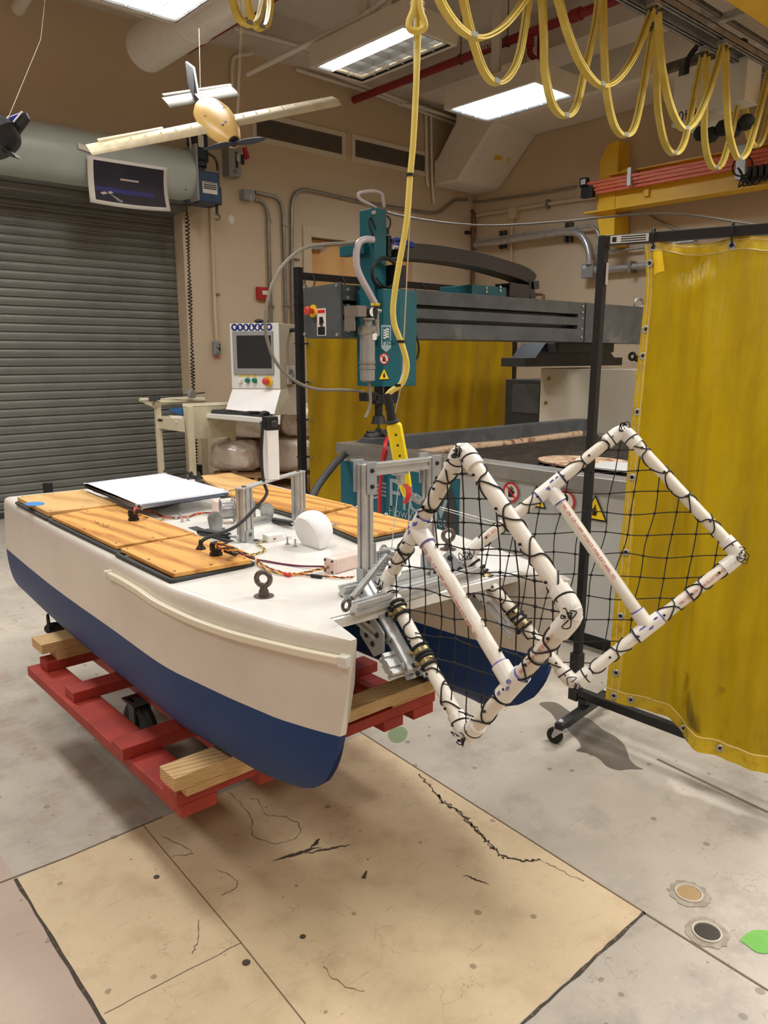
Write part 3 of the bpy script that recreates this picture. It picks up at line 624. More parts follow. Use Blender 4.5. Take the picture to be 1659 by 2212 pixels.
b = M(); c2 = PX(1358, 382, RX-.19); b.box((c2.x, c2.y-.025, c2.z-.09), (c2.x+.18, c2.y+.025, c2.z+.1)); c2 = PX(1600, 350, RX-.19); b.box((c2.x, c2.y-.05, c2.z-.16), (c2.x+.18, c2.y+.05, c2.z+.16)); obj('rail_hanger', b, 'galvanised', t, bevel=.004)
c = PX(1640, 370, RX-.3); t = thing('current_collector', 'black wired collector shoes riding the conductor bars at the right edge', 'collector', c); b = M()
for k in range(4): b.box((c.x-.05, c.y-.12+.06*k, c.z-.09), (c.x+.06, c.y-.08+.06*k, c.z+.05))
obj('shoe', b, 'black_plastic', t, bevel=.006); b = M()
for k in range(4): b.tube(cat([c+Vector((-.05, -.1+.06*k, -.05)), c+Vector((-.12, -.02+.05*k, -.14)), c+Vector((-.1, .12, -.02)), c+Vector((-.02, .2, .06))], 5), .008, 6)
b.torus(c+Vector((-.06, .14, .06)), (1, .2, 0), .09, .008, 20, 6); obj('lead_wire', b, 'black_rubber', t, smooth=60)
# bridge girder, festoon track, trolleys
ZT = 3.62; YN, YF = 2.74, 2.875
gy = 2.46; t = thing('bridge_girder', 'yellow crane bridge girder at the top right corner', 'crane beam', (6, 2.4, 3.62)); b = M(); b.box((3.0, gy-.45, 3.62), (RX+.2, gy, 3.64)); b.box((3.0, gy-.25, 3.64), (RX+.2, gy-.22, 4.2)); b.box((3.0, gy-.45, 4.2), (RX+.2, gy, 4.22)); obj('girder', b, 'crane_yellow', t)
b = M(); b.box((RX-.3, gy-1.2, 3.58), (RX+.15, gy+1.0, 3.78)); obj('end_truck', b, 'crane_yellow', t, bevel=.006)
t = thing('festoon_track', 'pair of steel strut channels carrying the looped yellow cables', 'cable track', (5.5, 2.8, ZT))
for (y, w) in ((YN, .05), (YF, .05)):
    b = M(); X0, X1 = 3.0, 7.9; b.box((X0, y-w/2, ZT+.045), (X1, y+w/2, ZT+.05)); b.box((X0, y-w/2, ZT), (X0+X1-X0, y-w/2+.004, ZT+.05)); b.box((X0, y+w/2-.004, ZT), (X1, y+w/2, ZT+.05)); b.box((X0, y-w/2, ZT), (X1, y-w/2+.014, ZT+.004)); b.box((X0, y+w/2-.014, ZT), (X1, y+w/2, ZT+.004)); obj('channel', b, 'galvanised', t)
b = M(); b.box((3.0, YN+.04, ZT+.03), (7.9, YF-.04, ZT+.07)); b.tube([(3, YN-.05, ZT+.09), (7.9, YN-.05, ZT+.09)], .018, 8); obj('busway', b, 'steel_dark', t)
for k, x in enumerate((4.2, 5.3, 6.5)): b = M(); b.box((x, gy-.1, ZT+.055), (x+.045, YF+.08, ZT+.1)); obj('cross_arm', b, 'galvanised', t)
def loop(pts, Y, label, w=.042, n=2):
    """one hanging loop of flat cable: pixel points down one leg, round the bottom and up the other"""
    P = cat([PY(x, y, Y) for x, y in pts], 7); t = thing('festoon_cable', label, 'cable', P[0], 'yellow flat cable loops of the crane')
    for k in range(n):
        q = [p+Vector((0, .004*k, -.011*k)) for p in P]
        if k:
            m = min(range(len(P)), key=lambda i: P[i].z); q = [p+Vector((.010*k*(1 if i > m else -1)*min(1, abs(i-m)/6), 0, -.010*k)) for i, p in enumerate(P)]
        obj('flat_cable', M().ribbon(q, (0, 1, 0), w, .009), 'cable_yellow', t, smooth=60)
    b = M().ribbon([p+Vector((0, -.0, .0)) for p in P], (0, 1, 0), .004, .0102); obj('printed_line', b, 'print_black', t)
    m = min(P, key=lambda p: p.z); i = P.index(m); tg = (P[i+1]-P[i-1]).normalized(); b = M(); b.ribbon([m-tg*.02, m+tg*.02], (0, 1, 0), w+.006, .024); obj('cable_clip', b, 'grey_box', t)
# the trolleys that hang the loops
def trolley(px, py, Y, label):
    p = PY(px, py, Y); t = thing('cable_trolley', label, 'trolley', (p.x, Y, p.z), 'trolleys of the crane cable'); b = M()
    b.box((p.x-.05, Y-.03, ZT-.035), (p.x+.05, Y+.03, ZT-.003)); b.box((p.x-.012, Y-.012, ZT-.01), (p.x+.012, Y+.012, ZT+.03)); obj('carriage', b, 'galvanised', t, bevel=.004)
    b = M(); b.tube([(p.x-.045+.09*i/12, Y-.0, ZT-.075+.04*sin(pi*i/12)) for i in range(13)], .012, 8); b.cyl((p.x-.03, Y-.035, ZT-.05), (p.x-.03, Y+.035, ZT-.05), .01); b.cyl((p.x+.03, Y-.035, ZT-.05), (p.x+.03, Y+.035, ZT-.05), .01); obj('saddle', b, 'steel_dark', t)
trolley(1415, 12, YN, 'cable trolley on the near track at the top edge'); trolley(1566, 88, YN, 'second cable trolley on the near track from the top edge'); trolley(1412, 45, YF, 'cable trolley on the far track nearest the top edge'); trolley(1524, 105, YF, 'middle cable trolley of the far track'); trolley(1606, 160, YF, 'cable trolley of the far track closest to the white control box')
loop([(500, -30), (507, 10), (520, 40), (540, 52), (556, 40), (566, 0), (570, -30)], 4.2, 'yellow cable loop at the top edge left of centre', .05)
loop([(530, -40), (540, 20), (552, 52), (565, 60), (576, 48), (582, 10), (580, -30)], 4.3, 'second yellow cable loop nested at the top edge left of centre', .05)
loop([(935, -60), (953, 0), (985, 50), (1018, 76), (1050, 76), (1090, 50), (1130, 0), (1150, -40)], YN, 'shallow yellow cable loop right of the pendant hoist cable, first of the row')
loop([(995, -60), (1003, 0), (1022, 80), (1046, 150), (1072, 178), (1100, 160), (1122, 110), (1140, 0), (1150, -60)], YF, 'yellow cable loop hanging below the shallow first loop')
loop([(1166, -50), (1172, 0), (1176, 80), (1178, 150), (1195, 225), (1222, 250), (1244, 225), (1262, 150), (1285, 50), (1296, -40)], YF, 'yellow cable loop hanging in front of the cool white ceiling light')
loop([(1190, -60), (1208, 0), (1228, 70), (1258, 140), (1296, 183), (1330, 172), (1365, 125), (1395, 55), (1410, 12)], YN, 'wide yellow cable loop whose right end hangs from the trolley at the top edge')
loop([(1300, -50), (1304, 0), (1306, 100), (1312, 200), (1328, 270), (1350, 292), (1370, 270), (1388, 190), (1404, 90), (1412, 48)], YF, 'deep yellow cable loop left of the near trolleys')
loop([(1421, 14), (1424, 60), (1432, 150), (1450, 230), (1475, 276), (1500, 262), (1525, 210), (1548, 140), (1562, 90)], YN, 'yellow cable loop between the first and second near trolley')
loop([(1417, 50), (1419, 130), (1422, 230), (1436, 305), (1456, 331), (1476, 308), (1492, 240), (1508, 160), (1520, 108)], YF, 'deep yellow cable loop between the first and middle far trolley')
loop([(1570, 92), (1569, 160), (1574, 270), (1588, 330), (1600, 341), (1616, 320), (1634, 260), (1652, 190), (1662, 150)], YN, 'yellow cable loop hanging nearest the right edge')
loop([(1529, 108), (1526, 180), (1522, 280), (1530, 340), (1546, 363), (1562, 345), (1578, 290), (1594, 220), (1603, 165)], YF, 'deep yellow cable loop in front of the white control box')
loop([(1612, 164), (1610, 220), (1618, 290), (1632, 315), (1645, 300), (1656, 262), (1668, 210)], YF, 'short yellow cable loop right of the far trolleys')
# control box hung on the end of the bridge
c = PY(1508, 250, 3.1); p0 = PD(1457, 185, 6.6); t = thing('crane_control_box', 'white electrical box with upside down black numbers hung behind the yellow cables', 'electrical box', p0)
A = PD(1453, 165, 6.5); Bq = PD(1508, 158, 6.35); q0 = PD(1450, 283, 6.5)
ux = (PD(1505, 152, 6.35)-PD(1457, 168, 6.5)); uz = Vector((0, 0, PD(1457, 168, 6.5).z-PD(1450, 275, 6.5).z)); uy = (PD(1563, 175, 6.2)-PD(1505, 152, 6.35)); ux.z = 0; ux.normalize(); n2 = Vector((ux.y, -ux.x, 0)); 
if n2.dot(FW) > 0: n2 = -n2
o0 = PD(1457, 168, 6.5); h = uz.z; wv = .27
b = M(); b.obox(o0+ux*wv/2-Vector((0, 0, h/2))-n2*.14, ux*wv/2, n2*.14, (0, 0, h/2)); obj('enclosure', b, 'console_white', t, bevel=.006)
b = M(); b.obox(o0+ux*(wv+.17)-Vector((0, 0, h*.42))-n2*.1, ux*.15, n2*.1, (0, 0, h*.42)); obj('side_enclosure', b, 'console_white', t, bevel=.006)
b = M(); b.obox(o0+ux*wv*.5-Vector((0, 0, h*.77))+n2*.003, ux*wv*.42, n2*.002, (0, 0, h*.11)); obj('tape_strip', b, 'label_white', t)
b = text_mesh('6408', o0+ux*wv*.82-Vector((0, 0, h*.73))+n2*.006, -ux, (0, 0, -1), .11); obj('lettering', b, 'print_black', t, label='hand written 6408 upside down')
b = M(); b.obox(o0+ux*.15+Vector((0, 0, .12))-n2*.1, ux*.35, n2*.03, (0, 0, .03)); b.obox(o0+ux*.0+Vector((0, 0, .06))-n2*.1, ux*.02, n2*.02, (0, 0, .09)); obj('strut_bracket', b, 'steel_dark', t)
b = M(); b.tube(cat([o0+ux*.1+Vector((0, 0, 0)), o0+ux*.12+Vector((0, 0, .12)), o0+ux*.3+Vector((0, 0, .25))], 6), .02, 8); obj('cable_whip', b, 'black_rubber', t)
b = M(); 
for k in range(5): b.sph(o0+ux*(.2+.09*k)-Vector((0, 0, h+.07+.03*(k % 2)))-n2*.1, .06, 10)
obj('wire_bundle', b, 'black_rubber', t, smooth=60)
# ------------------------------------------------------------------ hoist pendant hanging behind the boat arch
PDD = 2.32
def H(x, y, d=PDD): return PD(x, y, d)
t = thing('hoist_pendant', 'yellow push button pendant hanging on a thick yellow cable behind the aluminium arch', 'hoist pendant', H(875, 1060))
cp = [(902, -20), (903, 60), (900, 160), (893, 300), (886, 380), (878, 480), (864, 560), (854, 620), (849, 670), (853, 705), (866, 738), (877, 775), (878, 800), (868, 828), (845, 845), (836, 855)]
b = M(); b.tube(cat([H(x, y) for x, y in cp], 8), .0088, 10); obj('cable', b, 'cable_yellow', t, smooth=60)
b = M(); lp = [(898, -20), (893, 20), (884, 45), (885, 62), (899, 68), (915, 62), (917, 48), (908, 22), (904, -10)]; b.tube(cat([H(x, y, PDD-.02) for x, y in lp], 8), .009, 10); obj('cable_loop', b, 'cable_yellow', t, smooth=60)
b = M(); 
for (x, y) in ((901, 8), (902, 22)): b.torus(H(x, y), (0, 0, 1), .018, .003, 16, 6)
obj('cord_lashing', b, 'string', t)
b = M(); 
for (x, y) in ((886, 378), (866, 738), (860, 832)): 
    b.cyl(H(x, y)-Vector((0, 0, .004)), H(x, y)+Vector((0, 0, .004)), .0115, n=12)
obj('cable_tie', b, 'black_plastic', t)
b = M(); p0, p1 = H(836, 850), H(848, 915); d = (p1-p0).normalized(); b.lathe(p0, d, [(.011, 0), (.014, .012), (.012, .02), (.0145, .028), (.0125, .036), (.0145, .044), (.013, .052), (.016, (p1-p0).length)], 14); b.torus(p1-d*.006, d, .018, .005, 16, 6); obj('strain_boot', b, 'pendant_boot', t, smooth=40)
p0, p1 = H(850, 912), H(880, 1072); d = (p1-p0).normalized(); a_ = d.cross(FW).normalized(); f_ = a_.cross(d); L_ = (p1-p0).length
b = M(); hw, hd = .0235, .018
sec = [(-hw, -hd*.5), (-hw*.7, -hd), (hw*.7, -hd), (hw, -hd*.5), (hw, hd*.5), (hw*.7, hd), (-hw*.7, hd), (-hw, hd*.5)]; vs = []
prof = [(0, .55), (.006, .9), (.014, 1), (L_*.5, .98), (L_-.03, .82), (L_-.006, .6), (L_, .4)]
for (h_, sc_) in prof: vs += [p0+d*h_+a_*(x*sc_)+f_*(y*sc_) for x, y in sec]
b.add(vs, [(i*8+j, i*8+(j+1) % 8, (i+1)*8+(j+1) % 8, (i+1)*8+j) for i in range(len(prof)-1) for j in range(8)]+[(7, 6, 5, 4, 3, 2, 1, 0), tuple(range(48, 56))]); obj('housing', b, 'pendant_yellow', t, smooth=50)
b = M(); fr = -f_ if f_.dot(FW) > 0 else f_
for k in (.16, .3, .44, .58): disc(b, p0+d*(L_*k)+fr*.0186, fr, .0035)
obj('button', b, 'sign_black', t)
b = M(); b.tube([H(895, 0), H(893, 330), H(877, 640), H(868, 830), H(858, 870), H(850, 905)], .0018, 6); obj('support_wire', b, 'steel_wire', t)
b = M(); b.tube(cat([H(866, 740), H(873, 770), H(872, 800), H(862, 832)], 6), .003, 6); obj('spare_lead', b, 'white_plastic', t)
# ------------------------------------------------------------------ model airplanes
PL = 5.0
def A(x, y, dd=0): return PD(x, y, PL+dd)
t = thing('model_airplane', 'cream and grey model airplane with one propeller hanging by wires', 'model airplane', A(470, 280))
tail, nose = A(436, 222, .2), A(506, 306, -.12); ax = (nose-tail).normalized(); Ln = (nose-tail).length
wl, wr = A(192, 324, .05), A(727, 218, .05); wax = (wr-wl).normalized(); upv = wax.cross(ax).normalized(); upv = upv if upv.z > 0 else -upv; side = ax.cross(upv).normalized()
b = M(); prof = [(0, .02, .02), (.06, .075, .05), (.18, .115, .075), (.4, .135, .09), (.65, .125, .085), (.85, .09, .07), (.97, .06, .05), (1.0, .05, .045)]; n = 20; vs = []
for (u_, w_, h_) in prof:
    for j in range(n): a = 2*pi*j/n; vs.append(tail+ax*(u_*Ln)+side*(cos(a)*w_*.82)+upv*(sin(a)*h_*.85))
b.add(vs, [(i*n+j, i*n+(j+1) % n, (i+1)*n+(j+1) % n, (i+1)*n+j) for i in range(len(prof)-1) for j in range(n)]+[tuple(range(n-1, -1, -1)), tuple(range((len(prof)-1)*n, len(prof)*n))]); obj('fuselage', b, 'plane_cream', t, smooth=50)
def wing(name, a, c, ch0, ch1, th, m_, le, par=t):
    """aerofoil slab from a to c; le = chord direction"""
    le = Vector(le).normalized(); a, c = Vector(a), Vector(c); sp = (c-a).normalized(); nn = sp.cross(le).normalized(); nn = nn if nn.dot(upv) > 0 else -nn; vs = []
    pr = [(0, 0), (.06, .45), (.25, 1), (.6, .7), (1, .06), (1, -.06), (.5, -.3), (.1, -.35)]
    for (p, ch) in ((a, ch0), (c, ch1)): vs += [p+le*(.5-u_)*ch+nn*(h_*th) for u_, h_ in pr]
    k = len(pr); b = M(); b.add(vs, [(i, (i+1) % k, (i+1) % k+k, i+k) for i in range(k)]+[tuple(range(k-1, -1, -1)), tuple(range(k, 2*k))]); return obj(name, b, m_, par, smooth=40)
wc = (wl+wr)/2; chd = ax
m1, m2 = A(440, 275, .02), A(505, 262, .02)
wa = wing('wing', wl, A(448, 274, 0), .135, .15, .022, 'wing_cream', chd); wb = wing('wing', A(500, 262, 0), wr, .14, .12, .022, 'wing_grey', chd, t)
wa['label'] = 'left wing, bright light put into its colour'
for w_, (p, q) in ((wa, (wl, A(448, 274))), (wb, (A(500, 262), wr))):
    b = M(); d = (q-p)
    for i in range(1, 8): c = p+d*(i/8)+upv*.019; b.obox(c, d.normalized()*.002, chd.normalized()*.03, upv*.003)
    obj('rib', b, 'wing_cream', w_)
wing('flap', A(212, 304, .08), A(353, 278, .08), .05, .05, .01, 'wing_cream', chd)
tp = tail-ax*.12
wing('tailplane', A(358, 222, .62), A(508, 196, .62), .15, .15, .012, 'tail_grey', chd)
wing('elevator', A(352, 206, .72), A(500, 184, .72), .05, .05, .008, 'tail_grey', chd)
b = M(); q = [A(404, 132, .7), A(421, 145, .66), A(433, 215, .5), A(424, 218, .55), A(410, 182, .62)]; b.prism(q, side*.014); obj('fin', b, 'carbon_black', t)
b = M(); b.tube([tail+ax*.02, tail-ax*.1], .014, 10); obj('tail_boom', b, 'carbon_black', t)
b = M(); b.lathe(nose-ax*.004, ax, [(.035, 0), (.03, .01), (.012, .012), (.012, .03), (.006, .034)], 16); obj('spinner', b, 'carbon_black', t, smooth=40)
for (tip, s) in ((A(440, 322, -.28), 1), (A(572, 298, -.28), -1)):
    c = nose+ax*.02; d = (tip-c); n_ = d.cross(ax).normalized(); P = [c+d*(i/8) for i in range(9)]; ws = [.012, .016, .022, .026, .026, .024, .02, .014, .006]; vs = []
    for p, w_ in zip(P, ws): vs += [p+n_*w_*.9+ax*.006, p-n_*w_*.7-ax*.006]
    b = M(); b.add(vs, [(2*i, 2*i+1, 2*i+3, 2*i+2) for i in range(8)]); o = obj('propeller_blade', b, 'prop_slate', t, smooth=60); md = o.modifiers.new('t', 'SOLIDIFY'); md.thickness = .004
b = M()
for (p) in ((488, 284), (445, 227)): 
    c = A(*p)+upv*.0; q = tail+ax*(Ln*(.78 if p[0] > 460 else .12))+upv*(.062 if p[0] > 460 else .044)
    for i in (-1, 1): 
        b.obox(q+side*(.012*i)+ax*(.008*i), side*.006, ax*.008, upv*.004)
obj('marker_square', b, 'sign_black', t)
b = M(); c = tail+ax*(Ln*.5)+upv*.078; b.tube([c-side*.07-upv*.015, c+side*.07-upv*.015], .0016, 4); b.tube([c-side*.075-upv*.018, c-side*.06-ax*.15-upv*.016], .0016, 4); obj('hatch_seam', b, 'crack_dark', t)
b = M(); b.tube([A(512, 245, .05), A(520, 60, .05), PY(522, -60, 4.3)], .0022, 5); b.tube([A(515, 248, .05), A(523, 60, .05)], .0022, 5); b.tube(cat([A(516, 72, .05), A(524, 66, .05), A(521, 76, .05), A(517, 70, .05)], 5), .003, 5); obj('hanging_wire', b, 'string', t)
b = M(); b.tube([tail-ax*.02, PD(430, 62, 5.7)], .0018, 5); obj('tail_wire', b, 'string', t)
t = thing('model_airplane', 'black model airplane with a blue and white striped wing at the left edge', 'model airplane', PD(20, 300, 4.4))
def B_(x, y, dd=0): return PD(x, y, 4.4+dd)
nrm = -FW
def slab(name, pts, th, m_, par, dd=0): b = M(); b.prism([B_(x, y, dd) for x, y in pts], FW*th); return obj(name, b, m_, par, bevel=.006)
slab('wing', [(5, 292), (49, 240), (56, 243), (62, 257), (26, 306), (10, 296)], .03, 'carbon_black', t)
slab('wing_stripe', [(-6, 285), (21, 250), (47, 240), (4, 293)], .028, 'model_blue', t, -.004)
b = M(); b.tube([B_(4, 295, -.01), B_(48, 241, -.01)], .0045, 5); b.tube([B_(-6, 283, -.01), B_(20, 251, -.01)], .0045, 5); obj('trim_line', b, 'label_white', t)
b = M(); vs = []; P = [B_(-40, 262), B_(-20, 285), B_(0, 305), B_(14, 322), B_(20, 332)]; R_ = [.06, .11, .13, .09, .01]
b.tube(P, R_, 18); obj('fuselage', b, 'carbon_black', t, smooth=50)
b = M(); b.tube([B_(-10, 300, -.14), B_(10, 322, -.12), B_(32, 337, -.06)], .004, 6); b.prism([B_(-10, 312, -.05), B_(22, 326, -.05), B_(33, 338, -.05), B_(10, 331, -.05)], FW*.08); obj('tail_surface', b, 'carbon_black', t)
b = M(); b.tube([B_(20, 250), B_(88, 85, .6), B_(100, -30, .9)], .0016, 5); obj('hanging_wire', b, 'string', t)
# ------------------------------------------------------------------ things on the left wall
def wbox(b, p, q, d, off=0):
    a, c = WL(p[0], p[1], d), WL(q[0], q[1], d); b.box((a.x, WY-off, a.z), (c.x, WY-d, c.z)); return a, c
for i, (p, q, lab) in enumerate((((542, 238), (745, 346), 'left wall vent grille, partly behind the model airplane wing'), ((758, 289), (922, 382), 'right wall vent grille beside the white conduits'))):
    a, c = WL(*p), WL(*q); z1, z0 = (WL(p[0], p[1]).z, WL(q[0], q[1]).z); x0, x1 = a.x, c.x
    t = thing('wall_vent', lab, 'vent', (x0, WY, z0), 'vent grilles high on the wall'); f = .055
    b = M(); b.box((x0, WY-.02, z0), (x0+f, WY, z1)); b.box((x1-f, WY-.02, z0), (x1, WY, z1)); b.box((x0+f, WY-.02, z0), (x1-f, WY, z0+f)); b.box((x0+f, WY-.02, z1-f), (x1-f, WY, z1)); obj('frame', b, 'fixture_paint', t, bevel=.004)
    obj('backing', M().box((x0+f, WY-.004, z0+f), (x1-f, WY-.001, z1-f)), 'dark_gap', t)
    b = M(); k = 15
    for j in range(k): z = z0+f+(z1-z0-2*f)*(j+.5)/k; b.prism([(x0+f, WY-.004, z+.008), (x0+f, WY-.018, z-.006), (x0+f, WY-.02, z-.003), (x0+f, WY-.006, z+.011)], (x1-x0-2*f, 0, 0))
    obj('louvers', b, 'vent_slat', t)
# shutter operator: blue gearbox, motor, chain hook
t = thing('shutter_operator', 'blue motor operator with a hook at the right end of the roller shutter barrel', 'motor', WL(450, 440, .45)); YO = WY-.42
a, c = PY(429, 366, YO), PY(477, 440, YO); b = M(); b.box((a.x, YO, c.z), (c.x, WY-.1, a.z)); obj('gearbox', b, 'motor_blue', t, bevel=.008)
b = M(); b.box((c.x, YO+.06, c.z+.0), (c.x+.05, WY-.1, c.z+.17)); obj('cover_box', b, 'motor_dark', t, bevel=.005)
p, q = PY(437, 391, YO), PY(470, 421, YO); b = M(); b.box((p.x, YO-.002, q.z), (q.x, YO, p.z)); nm = obj('nameplate', b, 'label_white', t); b = M(); h = p.z-q.z
for (u0, u1) in ((.06, .12), (.2, .3), (.36, .46), (.52, .62)): b.box((p.x+.01, YO-.004, p.z-h*u1), (q.x-.01, YO-.002, p.z-h*u0))
obj('print', b, 'sign_black', nm)
b = M(); m0 = PY(428, 345, YO+.12); m1 = PY(432, 292, YO+.12); b.lathe((m0.x+.02, YO+.16, a.z), (0, 0, 1), [(.06, 0), (.06, .05), (.085, .06), (.085, .1), (.105, .12), (.105, .36), (.09, .4), (.03, .42)], 24); obj('motor', b, 'motor_dark', t, smooth=40)
b = M(); b.box((m0.x-.03, YO+.045, m1.z-.13), (m0.x+.03, YO+.055, m1.z-.02)); obj('motor_label', b, 'label_white', t)
b = M(); e0 = PY(397, 350, YO+.05); e1 = PY(428, 435, YO+.05); b.prism([PY(413, 366, YO+.1), PY(429, 366, YO+.0), PY(430, 440, YO+.0), PY(396, 434, YO+.1)], (0, .2, 0)); b.box((e0.x+.05, YO+.02, e0.z-.14), (a.x, YO+.22, e0.z+.02)); obj('mount_bracket', b, 'motor_dark', t, bevel=.004)
b = M(); b.cyl(PY(388, 370, YO+.08), PY(415, 373, YO+.08), .03); b.cyl(PY(398, 362, YO+.08), PY(408, 372, YO+.02), .05, .05); b.torus(PY(404, 404, YO+.03), (.6, 1, .2), .055, .02, 20, 8); b.tube(cat([PY(397, 380, YO), PY(392, 395, YO), PY(400, 408, YO-.02), PY(408, 398, YO)], 5), .018, 7); obj('chain_guide', b, 'steel_dark', t, smooth=50)
b = M(); h0 = PY(468, 441, YO+.1); h1 = PY(469, 462, YO+.1); b.cyl(h0, h1, .014); obj('hook_rod', b, 'black_paint', t)
b = M(); b.torus(PY(469, 468, YO+.1), (0, 1, 0), .03, .009, 16, 8, -2.2, 2.0); b.sph(h1, .016); obj('hook', b, 'steel_dark', t, smooth=60)
b = M(); b.tube(cat([PY(449, 332, WY-.2), PY(460, 338, WY-.12), PY(468, 350, WY-.1), PY(470, 368, WY-.14)], 6), .014, 8); obj('flexible_conduit', b, 'steel_dark', t, smooth=60)
b = M(); b.tube([PY(409, 293, YO+.0), PY(417, 350, YO+.0)], .012, 8); obj('spring_rod', b, 'galvanised', t)
b = M(); p0 = WL(403, 446, .2); p1 = WL(424, 1006, .12); n = 74; P = []
for i in range(n*8): u_ = i/(n*8); w = 2*pi*i/8; r = .021*(1 if u_ > .05 else u_*20)*(.7+.3*sin(u_*23)); P.append(p0.lerp(p1, u_)+Vector((cos(w)*r, sin(w)*r, .006*sin(u_*40))))
b.tube(P, .0062, 5); t = thing('coil_cord', 'black coiled cord hanging beside the roller shutter jamb', 'cord', p1); obj('coil', b, 'cord_black', t, smooth=60)
b = M(); c = WL(428, 1022, .12); b.cyl((c.x, c.y, c.z-.12), (c.x, c.y, c.z+.09), .05, n=16); obj('plug_box', b, 'black_plastic', t, smooth=40)
# photograph taped on the barrel
yp = WY-.56; cs = [PY(188, 335, yp), PY(362, 362, yp), PY(369, 457, yp+.1), PY(195, 437, yp+.1)]
def bil(u_, v_): 
    p = (cs[0]*(1-u_)+cs[1]*u_)*(1-v_)+(cs[3]*(1-u_)+cs[2]*u_)*v_; return p+Vector((0, .05*sin(v_*pi)*(.4+u_*.3), -.015*sin(u_*pi)*v_))
t = thing('photo_print', 'large photo print with a white border curling off the shutter barrel', 'poster', cs[3])
def patch(name, u0, u1, v0, v1, m_, dy, par=t): b = M().grid(lambda a, c: bil(u0+(u1-u0)*a, v0+(v1-v0)*c)-Vector((0, dy, 0)), 10, 8); return obj(name, b, m_, par, smooth=60)
pp = patch('paper', 0, 1, 0, 1, 'photo_white', 0); md = pp.modifiers.new('t', 'SOLIDIFY'); md.thickness = .002
im = patch('picture', .07, .95, .07, .91, 'photo_dark', .003); patch('blue_streak', .08, .8, .6, .7, 'photo_blue', .0045, im)
def pq(name, pts, m_): b = M(); b.poly([bil(u_, v_)-Vector((0, .006, 0)) for u_, v_ in pts]); return obj(name, b, m_, im)
pq('pale_shape', [(.39, .37), (.62, .37), (.62, .41), (.39, .41)], 'photo_light'); pq('pale_shape', [(.13, .74), (.19, .7), (.22, .74), (.16, .78)], 'photo_light'); pq('pale_shape', [(.22, .7), (.27, .67), (.29, .71), (.24, .74)], 'photo_light'); pq('grey_shape', [(.24, .72), (.4, .86), (.38, .9), (.33, .86)], 'grey_box')
b = M(); q = PY(184, 320, yp+.03); b.obox(q, (.06, 0, -.01), (0, .005, .0), (.0, .0, .022)); obj('tape', b, 'label_white', t)
# disconnect switch, junction box, conduits
t = thing('disconnect_switch', 'grey wall disconnect switch with a red handle below the airplane propeller', 'electrical box', WL(505, 380)); b = M(); a, c = wbox(b, (493, 315), (522, 383), .14); obj('enclosure', b, 'grey_box', t, bevel=.005)
b = M(); p, q = WL(508, 328, .142), WL(513, 363, .142); b.box((p.x, WY-.145, q.z), (q.x+.01, WY-.14, p.z)); lb = obj('label_plate', b, 'sign_black', t); b = text_mesh('OFF', (p.x+.012, WY-.147, q.z+.14), (0, 0, -1), (1, 0, 0), .045); text_mesh('ON', (p.x+.012, WY-.147, p.z-.01), (0, 0, -1), (1, 0, 0), .045, b=b); obj('lettering', b, 'label_white', lb)
b = M(); d0 = WL(526, 330, .14); b.obox(d0+Vector((.03, 0, 0)), (.018, 0, .01), (0, .02, 0), (-.02, 0, .055)); obj('handle', b, 'red_box', t, bevel=.004); b = M(); b.tube([WL(524, 335, .1), WL(524, 355, .1)], .02, 8); obj('handle_pivot', b, 'black_plastic', t)
b = M(); d0 = WL(509, 370, .15); b.cyl(d0, d0+Vector((0, .02, 0)), .022); obj('hasp', b, 'steel_dark', t)
t = thing('junction_box', 'small grey junction box with two grey conduits leaving it, left of the silver conduit', 'electrical box', WL(538, 436)); b = M(); a, c = wbox(b, (527, 408), (551, 434), .1); obj('box', b, 'grey_box', t, bevel=.004); b = text_mesh('LKUP', (a.x+.075, WY-.102, a.z-.05), (0, 0, -1), (1, 0, 0), .03); obj('lettering', b, 'label_white', t)
def wcond(pts, r, m_, lab, off=.03, straps=(), g=None):
    P = [WL(x, y, off) for x, y in pts]; b = M().tube(cat(P, 6), r, 10)
    if not straps:
        o = obj('wall_conduit', b, m_, smooth=60); o['label'] = lab; o['category'] = 'conduit'; return
    t = thing('wall_conduit', lab, 'conduit', P[-1], g); obj('tube', b, m_, t, smooth=60)
    if straps:
        b = M()
        for (x, y) in straps: c = WL(x, y, off); b.torus(c, (0, 0, 1), r+.004, .006, 12, 6); b.box((c.x+r, WY-.012, c.z-.012), (c.x+r+.045, WY-.002, c.z+.012))
        obj('strap', b, 'conduit_steel', t)
wcond([(552, 415), (572, 420), (590, 424), (604, 434), (611, 455), (613, 500), (616, 600), (618, 700), (619, 760)], .02, 'conduit_steel', 'upper grey conduit from the junction box, bending down to the right', straps=((613, 488), (617, 660)))
wcond([(551, 432), (562, 434), (573, 443), (579, 465), (580, 500), (583, 600), (586, 700), (588, 760)], .02, 'conduit_steel', 'lower grey conduit from the junction box, bending down to the left', straps=((581, 475), (585, 662)))
wcond([(634, 760), (631, 600), (630, 480), (631, 440), (637, 421), (652, 411), (680, 414), (780, 436), (900, 456), (930, 460), (952, 456), (972, 440), (985, 432), (1010, 431)], .021, 'conduit_steel', 'long silver conduit bending over the wood door and up into the corner', straps=((640, 560), (890, 455)))
wcond([(456, 440), (458, 500), (461, 580), (465, 680), (468, 735)], .02, 'wall_paint', 'beige painted conduit running down to the shutter push buttons', straps=((466, 635),))
t = thing('shutter_buttons', 'grey push button station with a red button beside the roller shutter', 'switch', WL(470, 768)); b = M(); a, c = wbox(b, (463, 737), (478, 767), .06); obj('box', b, 'grey_box', t, bevel=.004)
b = M(); b.box((a.x+.05, WY-.064, c.z+.03), (c.x-.012, WY-.06, a.z-.03)); obj('button_panel', b, 'sign_black', t)
